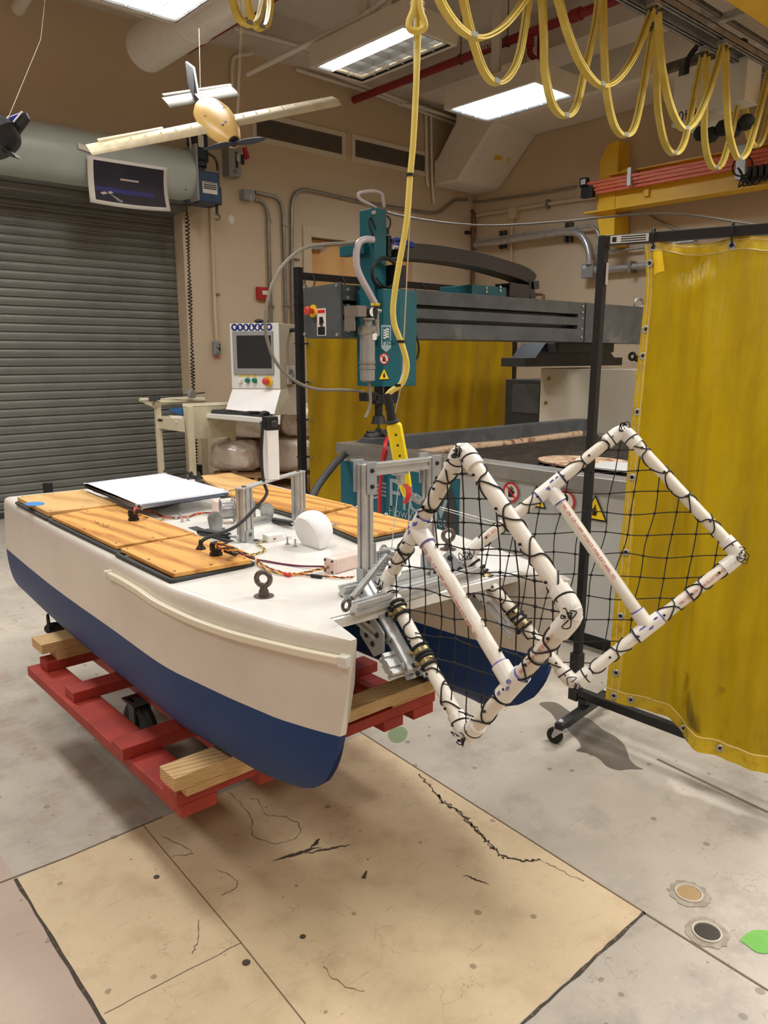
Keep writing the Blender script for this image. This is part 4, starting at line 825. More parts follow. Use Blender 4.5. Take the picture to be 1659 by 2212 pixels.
for k, m_ in enumerate(('grey_box', 'grey_box', 'red_button')): b = M(); z = a.z-.055-.058*k; b.cyl((c.x-.04, WY-.075, z), (c.x-.04, WY-.063, z), .016); obj('button', b, m_, t)
t = thing('fire_alarm', 'red fire alarm strobe on the wall above the control console', 'alarm', WL(568, 648)); b = M(); a, c = wbox(b, (557, 619), (581, 648), .05); obj('body', b, 'red_box', t, bevel=.006)
b = M(); b.box((a.x+.05, WY-.07, c.z+.05), (c.x-.02, WY-.05, c.z+.1)); obj('strobe_lens', b, 'label_white', t, bevel=.01)
b = M(); c0 = WL(500, 474, .0); P = [c0+Vector((cos(w)*.035*random.uniform(.7, 1.2), -.003, sin(w)*.05*random.uniform(.7, 1.2))) for w in [2*pi*i/14 for i in range(14)]]; b.poly(P); o = obj('plaster_patch', b, 'label_white'); o['label'] = 'ragged white scar where paint tore off the wall below the disconnect switch'; o['category'] = 'wall scar'; md = o.modifiers.new('t', 'SOLIDIFY'); md.thickness = .003
# ------------------------------------------------------------------ things on the right wall
def rcond(pts, r, m_, lab, off=.04, name='wall_conduit', cat_='conduit', straps=(), k=6, strut=()):
    P = [WR(x, y, off) for x, y in pts]
    if not straps:
        o = obj(name, M().tube(cat(P, k), r, 12), m_, smooth=60); o['label'] = lab; o['category'] = cat_; return o
    t = thing(name, lab, cat_, P[-1]); obj('tube', M().tube(cat(P, k), r, 12), m_, t, smooth=60)
    if straps:
        b = M()
        for (x, y) in straps: c = WR(x, y, off); b.box((WX-.01, c.y-.02, c.z-r-.03), (WX-off-r-.004, c.y+.02, c.z+r+.03))
        obj('strap', b, 'conduit_steel', t)
    return t
rcond([(1010, 431), (1030, 436), (1060, 432), (1100, 427), (1180, 415), (1245, 403)], .017, 'conduit_steel', 'thin silver conduit climbing from the corner to the conductor bars')
rcond([(1030, 466), (1060, 460), (1100, 455), (1180, 441), (1290, 426)], .024, 'wall_paint', 'beige painted conduit through the small square box on the right wall', straps=((1183, 441),))
t = thing('junction_box', 'beige painted square junction box on the right wall', 'electrical box', WR(1106, 468)); b = M(); a, c = WR(1098, 450, .09), WR(1114, 470, .09); b.box((WX, a.y, a.z), (WX-.09, c.y, c.z)); obj('box', b, 'wall_paint', t, bevel=.004)
rcond([(1107, 470), (1105, 520), (1103, 600), (1100, 640)], .02, 'wall_paint', 'beige painted conduit dropping from the square box on the right wall', k=3)
rcond([(1027, 529), (1060, 525), (1120, 516), (1180, 507), (1225, 502), (1250, 505), (1264, 520), (1272, 545), (1274, 565)], .042, 'galvanised', 'thick galvanised conduit curving down into the grey box on the right wall', off=.14)
rcond([(1027, 522), (1120, 507), (1180, 500), (1225, 495), (1270, 489), (1284, 492), (1293, 505), (1296, 528)], .018, 'galvanised', 'thin galvanised conduit curving above the thick one on the right wall', off=.12)
for i, (x0, y0, y1, lab) in enumerate(((1086, 498, 537, 'left strut bracket holding the galvanised conduits'), (1229, 480, 523, 'right strut bracket holding the galvanised conduits'))):
    b = M(); a, c = WR(x0, y0, .05), WR(x0, y1, .05)
    for d in (-.045, .02): b.box((WX, a.y+d, c.z), (WX-.07, a.y+d+.03, a.z))
    o = obj('strut_bracket', b, 'steel_dark', bevel=.003); o['label'] = lab; o['category'] = 'bracket'
t = thing('pull_box', 'grey pull box where the thick galvanised conduit turns right', 'electrical box', WR(1272, 600)); b = M(); a, c = WR(1256, 570, .16), WR(1279, 599, .16); b.box((WX, a.y, a.z), (WX-.16, c.y, c.z)); obj('box', b, 'grey_box', t, bevel=.005); b = M(); b.box((WX-.163, a.y-.02, c.z+.11), (WX-.16, a.y-.07, a.z-.02)); obj('sticker', b, 'grey_sticker', t); b = M(); e = WR(1274, 566, .14); b.cyl(e-Vector((0, 0, .03)), e+Vector((0, 0, .02)), .055); e = WR(1288, 583, .1); b.cyl(e+Vector((0, .06, 0)), e-Vector((0, .04, 0)), .05); obj('connector', b, 'galvanised', t)
rcond([(1284, 584), (1310, 582), (1350, 578), (1400, 572), (1500, 560)], .036, 'galvanised', 'galvanised conduit running right from the grey pull box behind the curtain', off=.1, straps=((1363, 577),))
rcond([(1296, 545), (1320, 543), (1400, 533), (1500, 520)], .018, 'galvanised', 'thin galvanised conduit behind the top of the front curtain', off=.08)
t = thing('junction_box', 'small grey junction box behind the post of the front curtain', 'electrical box', WR(1295, 548)); b = M(); a, c = WR(1286, 529, .1), WR(1306, 549, .1); b.box((WX, a.y, a.z), (WX-.1, c.y, c.z)); obj('box', b, 'grey_box', t, bevel=.004)
P = [WR(1019, 455, .06), WR(1021, 457, .06), WR(1023, 463, .06), WR(1022, 540, .06), WR(1020, 640, .06), WR(1016, 900, .06)]
t = thing('copper_pipe', 'copper pipe running down the corner of the room', 'pipe', P[-1]); obj('tube', M().tube(P, .026, 10), 'copper_pipe', t, smooth=50); b = M(); c = WR(1022, 500, .06); b.cyl(c-Vector((0, 0, .03)), c+Vector((0, 0, .03)), .036); obj('coupling', b, 'copper_pipe', t)
t = thing('wall_clip', 'small black clip on the wall beside the copper pipe', 'clip', WL(1012, 506)); b = M(); a, c = WL(1009, 498, .05), WL(1016, 506, .05); b.box((a.x, WY, a.z), (c.x, WY-.05, c.z)); obj('body', b, 'black_plastic', t)
P = [WR(1130, 637, .1), WR(1148, 637, .1), WR(1168, 636, .1), WR(1174, 638, .1), WR(1174, 660, .1)]
t = thing('copper_pipe', 'short copper pipe with an elbow just above the grey gantry beam', 'pipe', P[-1]); obj('tube', M().tube(P, .018, 10), 'copper_pipe', t, smooth=50); b = M(); c = WR(1150, 637, .05); b.box((WX-.001, c.y-.02, c.z-.03), (WX-.085, c.y+.02, c.z+.03)); obj('wall_clamp', b, 'copper_pipe', t)
rcond([(1398, 462), (1450, 490), (1500, 516)], .012, 'conduit_steel', 'thin pipe sloping down the wall under the runway beam', off=.05, k=2)
# ------------------------------------------------------------------ waterjet table
TX, TY0, TY1, RZ0, RZ1 = 3.386, .2, 4.30, .868, .945
t = thing('waterjet_table', 'long grey waterjet cutting table with a teal end and steel rim behind the boat', 'cutting table', (TX, 3, 0))
b = M(); b.box((TX+.005, TY0, .1), (TX+.03, TY1-.02, RZ0)); b.box((TX+.03, TY1-.03, .1), (6.1, TY1-.005, RZ0)); b.box((6.1, TY0, .1), (6.15, TY1, RZ0)); obj('tank_wall', b, 'grey_panel', t)
b = M(); b.box((TX+.08, TY0, 0), (6.0, TY1-.06, .1)); obj('base', b, 'black_paint', t)
b = M(); RB = .12
b.box((TX-.02, TY0, RZ0), (TX+RB, TY1+.01, RZ1)); b.box((TX+RB, TY1-.1, RZ0), (6.2, TY1+.01, RZ1)); obj('steel_rim', b, 'stainless', t, bevel=.004)
b = M(); b.box((TX+RB, TY1-.22, RZ0-.02), (6.15, TY1-.1, RZ1+.03)); obj('inner_ledge', b, 'dark_grey_paint', t)
b = M(); b.box((TX+RB, TY0, RZ0-.12), (6.15, TY1-.2, RZ0-.1)); obj('water_bed', b, 'slurry', t)
b = M()
for k in range(52): y = TY1-.3-.06*k; b.box((TX+RB, y-.004, RZ0-.1), (6.12, y+.004, RZ0-.03+.012*sin(k*2.3)))
obj('support_slats', b, 'slurry', t)
b = M(); b.tube(cat([(3.9, TY1-.24, RZ0-.03), (4.4, TY1-.26, RZ0-.02), (5.0, TY1-.25, RZ0-.03), (6.0, TY1-.24, RZ0-.02)], 8), .035, 8); obj('crust', b, 'rust_pale', t, smooth=60)
b = M(); c = PZ(1265, 1000, RZ0-.02); P = [c+Vector((cos(w)*.26, sin(w)*.34, 0)) for w in [2*pi*i/20 for i in range(20)]]; b.prism(P, (0, 0, .012)); obj('cut_disc', b, 'rust_pale', t)
b = M(); q = [PZ(1300, 1000, RZ0), PZ(1370, 1002, RZ0), PZ(1362, 1022, RZ0), PZ(1275, 1012, RZ0)]; b.prism(q, (0, 0, .01)); obj('cut_sheet', b, 'grey_panel', t)
def TF(x, y, off=.0): return PX(x, y, TX-off)
yA, yB = TF(735, 1000).y, TF(992, 1050).y
b = M(); b.box((TX, yB, .13), (TX+.004, yA-.003, .82)); tp_ = obj('teal_panel', b, 'teal_side', t)
b = M(); zc = TF(970, 1040).z; P = [(yB+.0, .13), (yB+.135, .13), (yB+.135, .83), (yB+.08, .79), (yB+.035, .70), (yB+.008, .60), (yB, .5)]; b.prism([Vector((TX-.004, y, z)) for y, z in P], (.005, 0, 0)); obj('dark_panel', b, 'charcoal', t)
p0, p1 = TF(838, 1094, .001), TF(838, 1040, .001); b = text_mesh('Flow', (TX-.0045, p0.y, p0.z), (0, -1, 0), (0, 0, 1), .285); obj('lettering', b, 'light_grey_text', tp_, label='big grey Flow lettering')
p0 = TF(840, 1112, .001); b = text_mesh('FlowWaterjet', (TX-.0045, p0.y, p0.z), (0, -1, 0), (0, 0, 1), .095); obj('lettering', b, 'light_grey_text', tp_, label='small grey FlowWaterjet lettering')
b = M()
for k in range(4):
    P = [TF(800+i*4.2, 1047+k*8.5+3*sin(i*.75), .0045) for i in range(9)]; b.ribbon([Vector((TX-.004, p.y, p.z)) for p in P], (1, 0, 0), .003, .016)
obj('wave_mark', b, 'light_grey_text', tp_)
def hand(b, c, r, nx, up, n, s=1):
    """little black hand silhouette on a sign"""
    P = [(-.35, -.55), (.3, -.55), (.42, -.1), (.55, .1), (.5, .22), (.3, .05), (.32, .55), (.22, .58), (.16, .1), (.1, .68), (0, .7), (-.02, .12), (-.12, .62), (-.22, .6), (-.18, .08), (-.32, .4), (-.42, .36), (-.36, -.1)]
    b.poly([c+nx*(x*r*s)+up*(y*r*s)+n for x, y in P])
def no_sign(par, c, nx, up, r, kind):
    n = nx.cross(up); b = M(); disc(b, c+n*.001, n, r); s = obj('prohibition_sign', b, 'label_white', par, label='round white sign with a red ring, %s' % ('hand' if kind == 'hand' else 'boot sole'))
    b = M()
    if kind == 'hand': hand(b, c, r*.9, nx, up, n*.002)
    else:
        for (y0, a, h) in ((.28, .26, .36), (-.48, .22, .2)): b.poly([c+nx*(cos(w)*r*a)+up*((y0+sin(w)*h)*r)+n*.002 for w in [2*pi*i/14 for i in range(14)]])
        b.poly([c+n*.0021+nx*(x*r)+up*(y*r) for x, y in ((-.16, 0), (-.14, -.3), (.14, -.3), (.2, 0))])
    obj('pictogram', b, 'sign_black', s)
    b = M(); ring(b, c+n*.003, n, r*.8, r); d = (nx-up).normalized() if kind == 'hand' else (nx*.8-up).normalized(); q = n.cross(d); b.poly([c+n*.0032+d*r*.9*i+q*r*.09*j for i, j in ((-1, -1), (1, -1), (1, 1), (-1, 1))]); obj('red_ring', b, 'sign_red', s)
def warn_sign(par, c, nx, up, r):
    n = nx.cross(up); tri = ((0, 1), (-.95, -.66), (.95, -.66)); b = M(); b.poly([c+nx*x*r*1.12+up*(y*r*1.12-.0)+n*.001 for x, y in (tri[0], tri[1], tri[2])]); s = obj('warning_sign', b, 'sign_black', par, label='yellow triangular hand warning sign')
    b = M(); b.poly([c+nx*x*r*.93+up*(y*r*.93)+n*.002 for x, y in tri]); obj('yellow_field', b, 'sign_yellow', s)
    b = M(); hand(b, c-up*r*.12, r*.5, nx, up, n*.003); b.poly([c+n*.0031+nx*x*r+up*y*r for x, y in ((-.3, .08), (.05, .02), (.1, .3), (.0, .45), (-.05, .12))]); obj('pictogram', b, 'sign_black', s)
NX, UP = Vector((0, -1, 0)), Vector((0, 0, 1))
c = TF(1104, 1063, .002); no_sign(t, c, NX, UP, .058, 'hand'); c = TF(1222, 1083, .002); no_sign(t, c, NX, UP, .06, 'boot')
warn_sign(t, TF(1158, 1077, .002), NX, UP, .066); warn_sign(t, TF(1285, 1102, .002), NX, UP, .072)
# back enclosure of the table
b = M(); q0 = PX(1182, 795, 6.35); b.box((6.25, .5, 0), (6.9, q0.y, q0.z)); o = obj('machine_cabinet', b, 'fixture_paint', bevel=.006); o['label'] = 'pale beige metal cabinet behind the cutting table, under the gantry end'; o['category'] = 'cabinet'
b = M()
for (x, y) in ((1186, 818), (1180, 870)): c = PX(x, y, 6.25); b.cyl(c-Vector((.012, 0, 0)), c, .018)
obj('screw', b, 'brass', o)
b = M(); z0 = q0.z; b.box((6.45, .5, z0), (6.85, 3.55, z0+.12)); b.box((6.5, 3.0, z0+.12), (6.8, 3.4, z0+.17)); obj('linear_rail', b, 'steel_dark', o); 
b = M(); c = PX(1366, 770, 6.5); b.torus(c, (1, 0, 0), .03, .014, 16, 8); b.sph(c+Vector((0, -.05, -.02)), .03); obj('cable_end', b, 'black_rubber', o, smooth=60)
b = M(); y2 = q0.y+.02; b.box((6.3, y2, 0), (7.0, 5.2, z0-.12)); o = obj('rail_pedestal', b, 'charcoal', bevel=.005); o['label'] = 'dark grey rail pedestal beside the back yellow curtain'; o['category'] = 'machine base'
b = M(); b.box((6.29, y2+.02, .98), (6.3, 5.1, z0-.16)); obj('cover_plate', b, 'dark_grey_paint', o)
# ------------------------------------------------------------------ gantry
GX0, GX1, GY0, GY1, GZ0, GZ1 = 3.17, 8.2, 3.99, 4.39, 1.665, 1.997
t = thing('waterjet_gantry', 'dark grey waterjet gantry beam crossing above the cutting table', 'gantry', (5, 4.2, GZ0))
XE = PY(1263, 690, GY0).x
b = M(); z1, z2, z3, z4 = [GZ0+(GZ1-GZ0)*f for f in (.33, .42, .62, .70)]; XS = GX0+.42
b.box((GX0+.02, GY0, GZ0), (XE, GY0+.02, z1)); b.box((GX0+.02, GY0, z2), (XE-.1, GY0+.02, z3)); b.box((GX0+.02, GY0, z4), (XE, GY0+.02, GZ1))
b.box((GX0+.02, GY0+.02, GZ0), (GX1, GY1, z1)); b.box((GX0+.02, GY0+.02, z4), (GX1, GY1, GZ1)); b.box((GX0+.02, GY0+.1, z1), (GX1, GY1, z4)); b.box((XE-.1, GY0, z1), (XE, GY0+.1, z4)); obj('beam', b, 'dark_grey_paint', t, bevel=.003)
b = M(); b.box((XE+.004, GY0-.006, GZ0), (GX1, GY0+.02, GZ1)); b.box((XE+.0, GY0-.01, GZ0), (XE+.008, GY0, GZ1)); obj('end_cover', b, 'dark_grey_paint', t)
b = M(); 
for z in (GZ0+.04, GZ0+.11, GZ0+.2, GZ0+.25, GZ0+.3):
    for x in (XE-.04, GX0+.06): b.cyl((x, GY0-.008, z), (x, GY0, z), .011, n=8)
obj('screw', b, 'galvanised', t)
b = M(); b.prism([Vector((GX0, y, z)) for y, z in ((GY0-.002, GZ0), (GY1-.02, GZ0), (GY1, GZ0+.02), (GY1, GZ1-.02), (GY1-.02, GZ1), (GY0-.002, GZ1+.01))], (.02, 0, 0)); ec = obj('end_plate', b, 'dark_grey_paint', t, bevel=.004)
def GE(x, y, off=.0): return PX(x, y, GX0-off)
b = M(); c = GE(677, 672, .0); b.cyl((c.x, c.y, c.z), (c.x-.006, c.y, c.z), .042, n=20); bt = obj('button_collar', b, 'sign_yellow', ec); b = M(); b.lathe((c.x-.006, c.y, c.z), (-1, 0, 0), [(.018, 0), (.018, .03), (.03, .034), (.03, .05), (.02, .056)], 18); obj('emergency_button', b, 'red_button', ec, smooth=40)
p, q = GE(685, 667), GE(705, 725); b = M(); b.box((GX0-.003, p.y, q.z), (GX0, q.y, p.z)); sg = obj('safety_label', b, 'label_white', ec); h = p.z-q.z; w = p.y-q.y
b = M(); b.box((GX0-.0045, p.y-.01, p.z-h*.17), (GX0-.003, q.y+.01, p.z-h*.05)); obj('danger_band', b, 'sign_red', sg); b = M(); b.box((GX0-.0045, p.y-.01, q.z+h*.03), (GX0-.003, q.y+.01, q.z+h*.33)); obj('text_block', b, 'sign_black', sg)
b = M(); hand(b, Vector((GX0-.0045, (p.y+q.y)/2, p.z-h*.48)), .055, NX, -UP, Vector((-.0005, 0, 0))); obj('pictogram', b, 'sign_black', sg)
b = M(); 
for (x, y) in ((658, 620), (728, 617), (659, 722), (729, 723)): c = GE(x, y); b.cyl(c, c-Vector((.008, 0, 0)), .011, n=8)
obj('bolt', b, 'galvanised', ec)
b = M(); xa, xb = PY(1165, 740, GY1+.08).x, PY(1312, 740, GY1+.08).x; b.prism([Vector((x, GY1+.08, z)) for x, z in ((xa+.1, GZ0), (xb-.05, GZ0), (xb+.15, 1.53), (xb+.3, 1.53), (xb+.3, 1.45), (xa-.2, 1.45), (xa-.2, 1.53), (xa-.05, 1.53))], (0, .28, 0)); b.box((xa+.12, GY1-.05, 1.58), (xb-.08, GY1+.1, GZ0-.001)); obj('carriage', b, 'charcoal', t, bevel=.004)
b = M(); c = PY(1381, 656, GY0+.2); b.torus(c, (.4, 1, 0), .05, .014, 20, 8); b.cyl((c.x, c.y, GZ1), (c.x, c.y, c.z-.045), .018); obj('lifting_eye', b, 'galvanised', t, smooth=50)
b = M(); p, q = PY(1020, 617, GY0+.15), PY(1094, 640, GY0+.15); b.box((p.x, GY0+.15, GZ1), (q.x, GY1+.1, p.z+.01)); cb = obj('chain_bracket', b, 'teal_paint', t, bevel=.006); b = M()
for (x, y) in ((1050, 622), (1050, 630), (1080, 620), (1080, 628)): c = PY(x, y, GY0+.15); b.cyl(c, c-Vector((0, .008, 0)), .012, n=8)
obj('bolt', b, 'galvanised', cb)
# energy chain: one link after another along the bend
t = thing('energy_chain', 'black plastic cable chain looping over the gantry beam', 'cable chain', (5, 4.25, GZ1))
ep = cat([PY(x, y, 4.25) for x, y in ((848, 543), (880, 545), (930, 549), (985, 557), (1030, 566), (1075, 579), (1110, 590), (1132, 602), (1139, 618), (1132, 630), (1112, 630), (1085, 626))], 14)
acc = [0]; 
for i in range(1, len(ep)): acc.append(acc[-1]+(ep[i]-ep[i-1]).length)
nl = 30
def at_len(s):
    for i in range(1, len(ep)):
        if acc[i] >= s: f = (s-acc[i-1])/(acc[i]-acc[i-1]); return ep[i-1].lerp(ep[i], f), (ep[i]-ep[i-1]).normalized()
    return ep[-1], (ep[-1]-ep[-2]).normalized()
for k in range(nl):
    c, d = at_len(acc[-1]*(k+.5)/nl); L = acc[-1]/nl; u = Vector((0, 1, 0)).cross(d); b = M()
    for y in (-.075, .075): b.obox(c+Vector((0, y, 0)), d*L*.53, Vector((0, .008, 0)), u*.056)
    b.obox(c+u*.046, d*L*.36, Vector((0, .075, 0)), u*.006); b.obox(c-u*.046, d*L*.36, Vector((0, .075, 0)), u*.006); obj('link', b, 'chain_grey', t, bevel=.004)
# ------------------------------------------------------------------ cutting head
HY = 3.78
def HD(x, y, Y=HY): return PY(x, y, Y)
t = thing('cutting_head', 'teal waterjet cutting head with hoses hanging on the gantry', 'cutting head', HD(815, 920))
a, c = HD(808, 448), HD(835, 640); b = M(); b.box((a.x, HY, c.z-.3), (HD(835, 448).x, HY+.14, a.z)); obj('column', b, 'teal_paint', t, bevel=.004)
a, m, e, f = HD(815, 627), HD(848, 730), HD(884, 627, HY+.02), HD(815, 834); b = M(); x0, x1, x2 = HD(814, 730).x, HD(846, 730).x, HD(884, 730, HY+.05).x; zt_, zb_ = HD(850, 627).z, HD(850, 834).z
b.prism([Vector((x, y, zb_)) for x, y in ((x0, HY-.06), (x1, HY-.08), (x2, HY-.02), (x2, HY+.2), (x0, HY+.2))], (0, 0, zt_-zb_)); cv = obj('cover', b, 'teal_paint', t, bevel=.004)
nrm = Vector((x1-x0, -.02, 0)).normalized(); nn = nrm.cross(UP)
def CV(x, y): p = PP(x, y, (x0, HY-.06, 1.6), nn); return p
p, q = CV(823, 702), CV(844, 752); b = M(); w_ = (q-p).dot(nrm); P = [p, p+nrm*w_, q, (p+q)/2+nrm*.0-UP*((p.z-q.z)/2+.02)]; P = [p+nn*.003, p+nrm*w_+nn*.003, Vector((p.x, p.y, q.z))+nrm*w_+nn*.003, Vector((p.x, p.y, q.z-.025))+nrm*w_/2+nn*.003, Vector((p.x, p.y, q.z))+nn*.003]; b.poly(P); bd = obj('badge', b, 'light_grey_text', cv)
b = M(); b.poly([p+nn*.004+nrm*w_*i-UP*(.012+j*(p.z-q.z)*.6) for i, j in ((.1, 0), (.9, 0), (.9, 1), (.1, 1))]); obj('badge_field', b, 'label_blue' if 0 else 'teal_side', bd)
b = M()
for k in range(4): b.ribbon([p+nn*.005+nrm*(w_*(.2+.07*i))-UP*((p.z-q.z)*(.2+.11*k)+.006*sin(i*.8)) for i in range(9)], nn, .002, .008)
obj('wave_mark', b, 'label_white', bd)
b = text_mesh('Flow', Vector((p.x, p.y, q.z+.02))+nn*.005+nrm*w_*.06, nrm, UP, .06); obj('lettering', b, 'teal_paint', bd)
c_ = CV(829, 775); no_sign(cv, c_+nn*.002, nrm, UP, .035, 'hand'); c_ = CV(829, 810); warn_sign(cv, c_+nn*.002, nrm, UP, .042)
b = M(); g0, g1 = HD(764, 524, HY+.1), HD(808, 552, HY+.1); b.box((HD(776, 524, HY+.1).x, HY+.06, g1.z), (a.x, HY+.3, g0.z)); obj('hose_arm', b, 'teal_paint', t, bevel=.004)
b = M(); b.tube(cat([HD(806, 518, HY-.02), HD(790, 517, HY-.02), HD(776, 524, HY-.02), (HD(770, 545, HY-.02)), HD(771, 575, HY-.02), HD(780, 600, HY-.02), HD(795, 628, HY-.02), HD(810, 655, HY-.02)], 7), .021, 12); obj('suction_hose', b, 'hose_clear', t, smooth=60); b = M(); q = HD(811, 657, HY-.02); b.cyl(q+Vector((-.03, 0, 0)), q+Vector((.03, 0, -.002)), .012); obj('hose_band', b, 'sign_yellow', t)
# abrasive filter canister and its bracket
fx = lambda x, y: HD(x, y, HY-.1)
top, bot = fx(794, 690), fx(794, 826); b = M(); h = top.z-bot.z; b.lathe(bot, (0, 0, 1), [(.026, 0), (.046, .012), (.046, h*.2)], 22); b.lathe(bot+UP*h*.34, (0, 0, 1), [(.047, 0), (.047, h*.42)], 22); obj('filter_canister', b, 'motor_silver', t, smooth=40)
b = M(); b.lathe(bot+UP*h*.2, (0, 0, 1), [(.045, 0), (.05, .005), (.05, h*.06), (.044, h*.07), (.044, h*.09), (.05, h*.1), (.05, h*.14)], 22); b.lathe(bot+UP*h*.76, (0, 0, 1), [(.05, 0), (.056, .01), (.056, h*.12), (.048, h*.13), (.03, h*.16), (.03, h*.22), (.045, h*.23), (.045, h*.26)], 22); obj('filter_collar', b, 'stainless', t, smooth=40)
b = M(); p, q = fx(766, 660), fx(785, 715); b.box((p.x, HY-.13, fx(780, 684).z), (q.x, HY-.0, p.z)); b.box((p.x, HY-.1, q.z), (p.x+.006, HY+.0, fx(780, 684).z-.001)); obj('filter_bracket', b, 'bracket_grey', t)
b = M(); g = fx(801, 674); b.cyl(g+Vector((.02, .05, 0)), g-Vector((.0, .02, 0)), .034, n=22); gg = obj('pressure_gauge', b, 'black_plastic', t); b = M(); disc(b, g-Vector((0, .0205, 0)), (0, -1, 0), .028); obj('gauge_face', b, 'label_white', gg); b = M(); b.box((g.x-.002, g.y-.0215, g.z-.012), (g.x+.002, g.y-.021, g.z+.022)); obj('needle', b, 'sign_black', gg)
b = M(); b.cyl(fx(808, 672), fx(822, 672), .014); b.cyl(fx(815, 666), fx(815, 700), .012); b.cyl(fx(813, 690), fx(814, 725), .018); b.lathe(fx(812, 725), (-.9, 0, -.4), [(.02, 0), (.024, .02), (.024, .06), (.034, .065), (.034, .09)], 14); obj('valve_fitting', b, 'stainless', t, smooth=40)
b = M(); n0 = fx(796, 724); b.box((n0.x-.012, HY-.152, n0.z-.03), (n0.x+.02, HY-.148, n0.z+.015)); obj('filter_label', b, 'label_white', t)
b = M(); k0 = fx(783, 750); b.cyl(k0, k0+Vector((.02, 0, 0)), .018); obj('drain_knob', b, 'steel_dark', t)
b = M(); b.tube(cat([fx(796, 824), fx(799, 845), fx(800, 870), fx(795, 890), fx(789, 902)], 7), .0095, 9); obj('drain_tube', b, 'hose_grey', t, smooth=60); 
# nozzle stack
b = M(); s0 = HD(818, 832, HY+.02); s1 = HD(818, 915, HY+.02); h = s0.z-s1.z
b.lathe(s1, (0, 0, 1), [(.004, -.03), (.006, 0), (.05, .0), (.036, .05), (.026, .055), (.026, h*.5), (.034, h*.52), (.034, h*.6), (.045, h*.62), (.045, h*.78), (.03, h*.8), (.03, h*1.0)], 18); obj('nozzle', b, 'black_plastic', t, smooth=40)
b = M(); 
for (p, q, d) in (((786, 848), (812, 866), .05), ((808, 852), (836, 872), .05), ((842, 836), (856, 870), .06)): u, v = HD(*p), HD(*q); b.box((u.x, HY-.02, v.z), (v.x, HY+d, u.z))
obj('nozzle_mount', b, 'black_paint', t, bevel=.004)
b = M(); b.tube(cat([HD(812, 496), HD(800, 470), HD(798, 486), HD(806, 510)], 6), .006, 6); b.tube(cat([HD(836, 466), HD(843, 475), HD(842, 490), HD(836, 495)], 6), .005, 6); cc = HD(832, 590, HY-.05)
for k in range(7): b.torus(cc+Vector((.003*k, .004*k, 0)), (.25, 1, .1), .085+.006*(k % 3), .005, 24, 6)
b.tube(cat([HD(812, 600, HY-.05), HD(830, 618, HY-.05), HD(860, 622, HY-.05), HD(868, 606, HY-.04), HD(866, 585, HY-.04)], 6), .006, 6); obj('cable_coil', b, 'black_rubber', t, smooth=60)
b = M(); p, q = HD(841, 572), HD(866, 622); b.box((p.x, HY-.05, q.z), (q.x, HY+.08, p.z)); p, q = HD(838, 508), HD(846, 555); b.box((p.x, HY, q.z), (q.x, HY+.1, p.z)); p, q = HD(835, 490), HD(846, 506); b.box((p.x, HY+.02, q.z), (q.x, HY+.1, p.z)); obj('control_block', b, 'black_paint', t, bevel=.004)
b = M(); b.tube(cat([HD(845, 520), HD(858, 517), HD(880, 522), HD(893, 528)], 6), .013, 8); b.tube(cat([HD(846, 530), HD(865, 526), HD(892, 532)], 6), .013, 8); obj('air_line', b, 'label_blue', t, smooth=60)
b = M(); b.cyl(HD(845, 532), HD(858, 534), .014); b.cyl(HD(847, 538), HD(852, 527), .012); b.cyl(HD(806, 455), HD(808, 462), .014); obj('air_fitting', b, 'galvanised', t, smooth=50)
b = M(); b.tube(cat([HD(884, 705, HY+.1), HD(896, 720, HY+.1), HD(904, 745, HY+.1), (HD(902, 770, HY+.1)), HD(882, 802, HY+.1)], 6), .007, 7); obj('side_cable', b, 'black_rubber', t, smooth=60)
b = M(); b.tube(cat([HD(826, 642), HD(824, 652), HD(825, 665), HD(823, 682)], 5), .011, 6); obj('bead_chain', b, 'black_rubber', t)
# long free hoses from the head
def hose(pts, r, m_, lab, nm='hose', k=8):
    P = cat([PY(x, y, Y) for x, y, Y in pts], k); o = obj(nm, M().tube(P, r, 9), m_, smooth=60); o['label'] = lab; o['category'] = 'hose'; return o
hose([(806, 517, HY+.05), (760, 524, HY), (700, 528, HY-.05), (660, 535, 3.7), (620, 563, 3.65), (592, 605, 3.6), (577, 655, 3.6), (573, 700, 3.6), (580, 745, 3.6), (598, 785, 3.6), (630, 818, 3.6), (665, 836, 3.62), (700, 842, 3.65), (740, 842, 3.7), (786, 846, HY)], .0095, 'hose_grey', 'thin grey hose making a wide loop left of the cutting head')
hose([(830, 448, HY+.05), (825, 420, HY+.05), (808, 413, HY+.05), (790, 414, HY+.05), (775, 418, HY+.05), (778, 430, HY+.05), (800, 442, HY+.05), (812, 450, HY+.06)], .0095, 'hose_clear', 'small grey hose loop standing on top of the teal head')
hose([(835, 458, HY+.07), (860, 465, HY+.2), (920, 476, 4.2), (1000, 485, 4.6), (1080, 487, 4.7), (1200, 480, 4.4), (1320, 468, 3.9), (1400, 462, 3.6), (1470, 463, 3.3), (1540, 471, 3.0), (1620, 484, 2.6), (1680, 494, 2.4)], .0085, 'hose_grey', 'long thin hose running from the teal head to the right behind the front curtain')
hose([(833, 935, 4.15), (820, 938, 4.2), (800, 946, 4.25), (770, 962, 4.22), (735, 990, 4.2), (705, 1025, 4.15), (680, 1062, 4.1), (662, 1110, 4.05)], .026, 'hose_dark', 'thick dark grey hose arching down behind the boat')
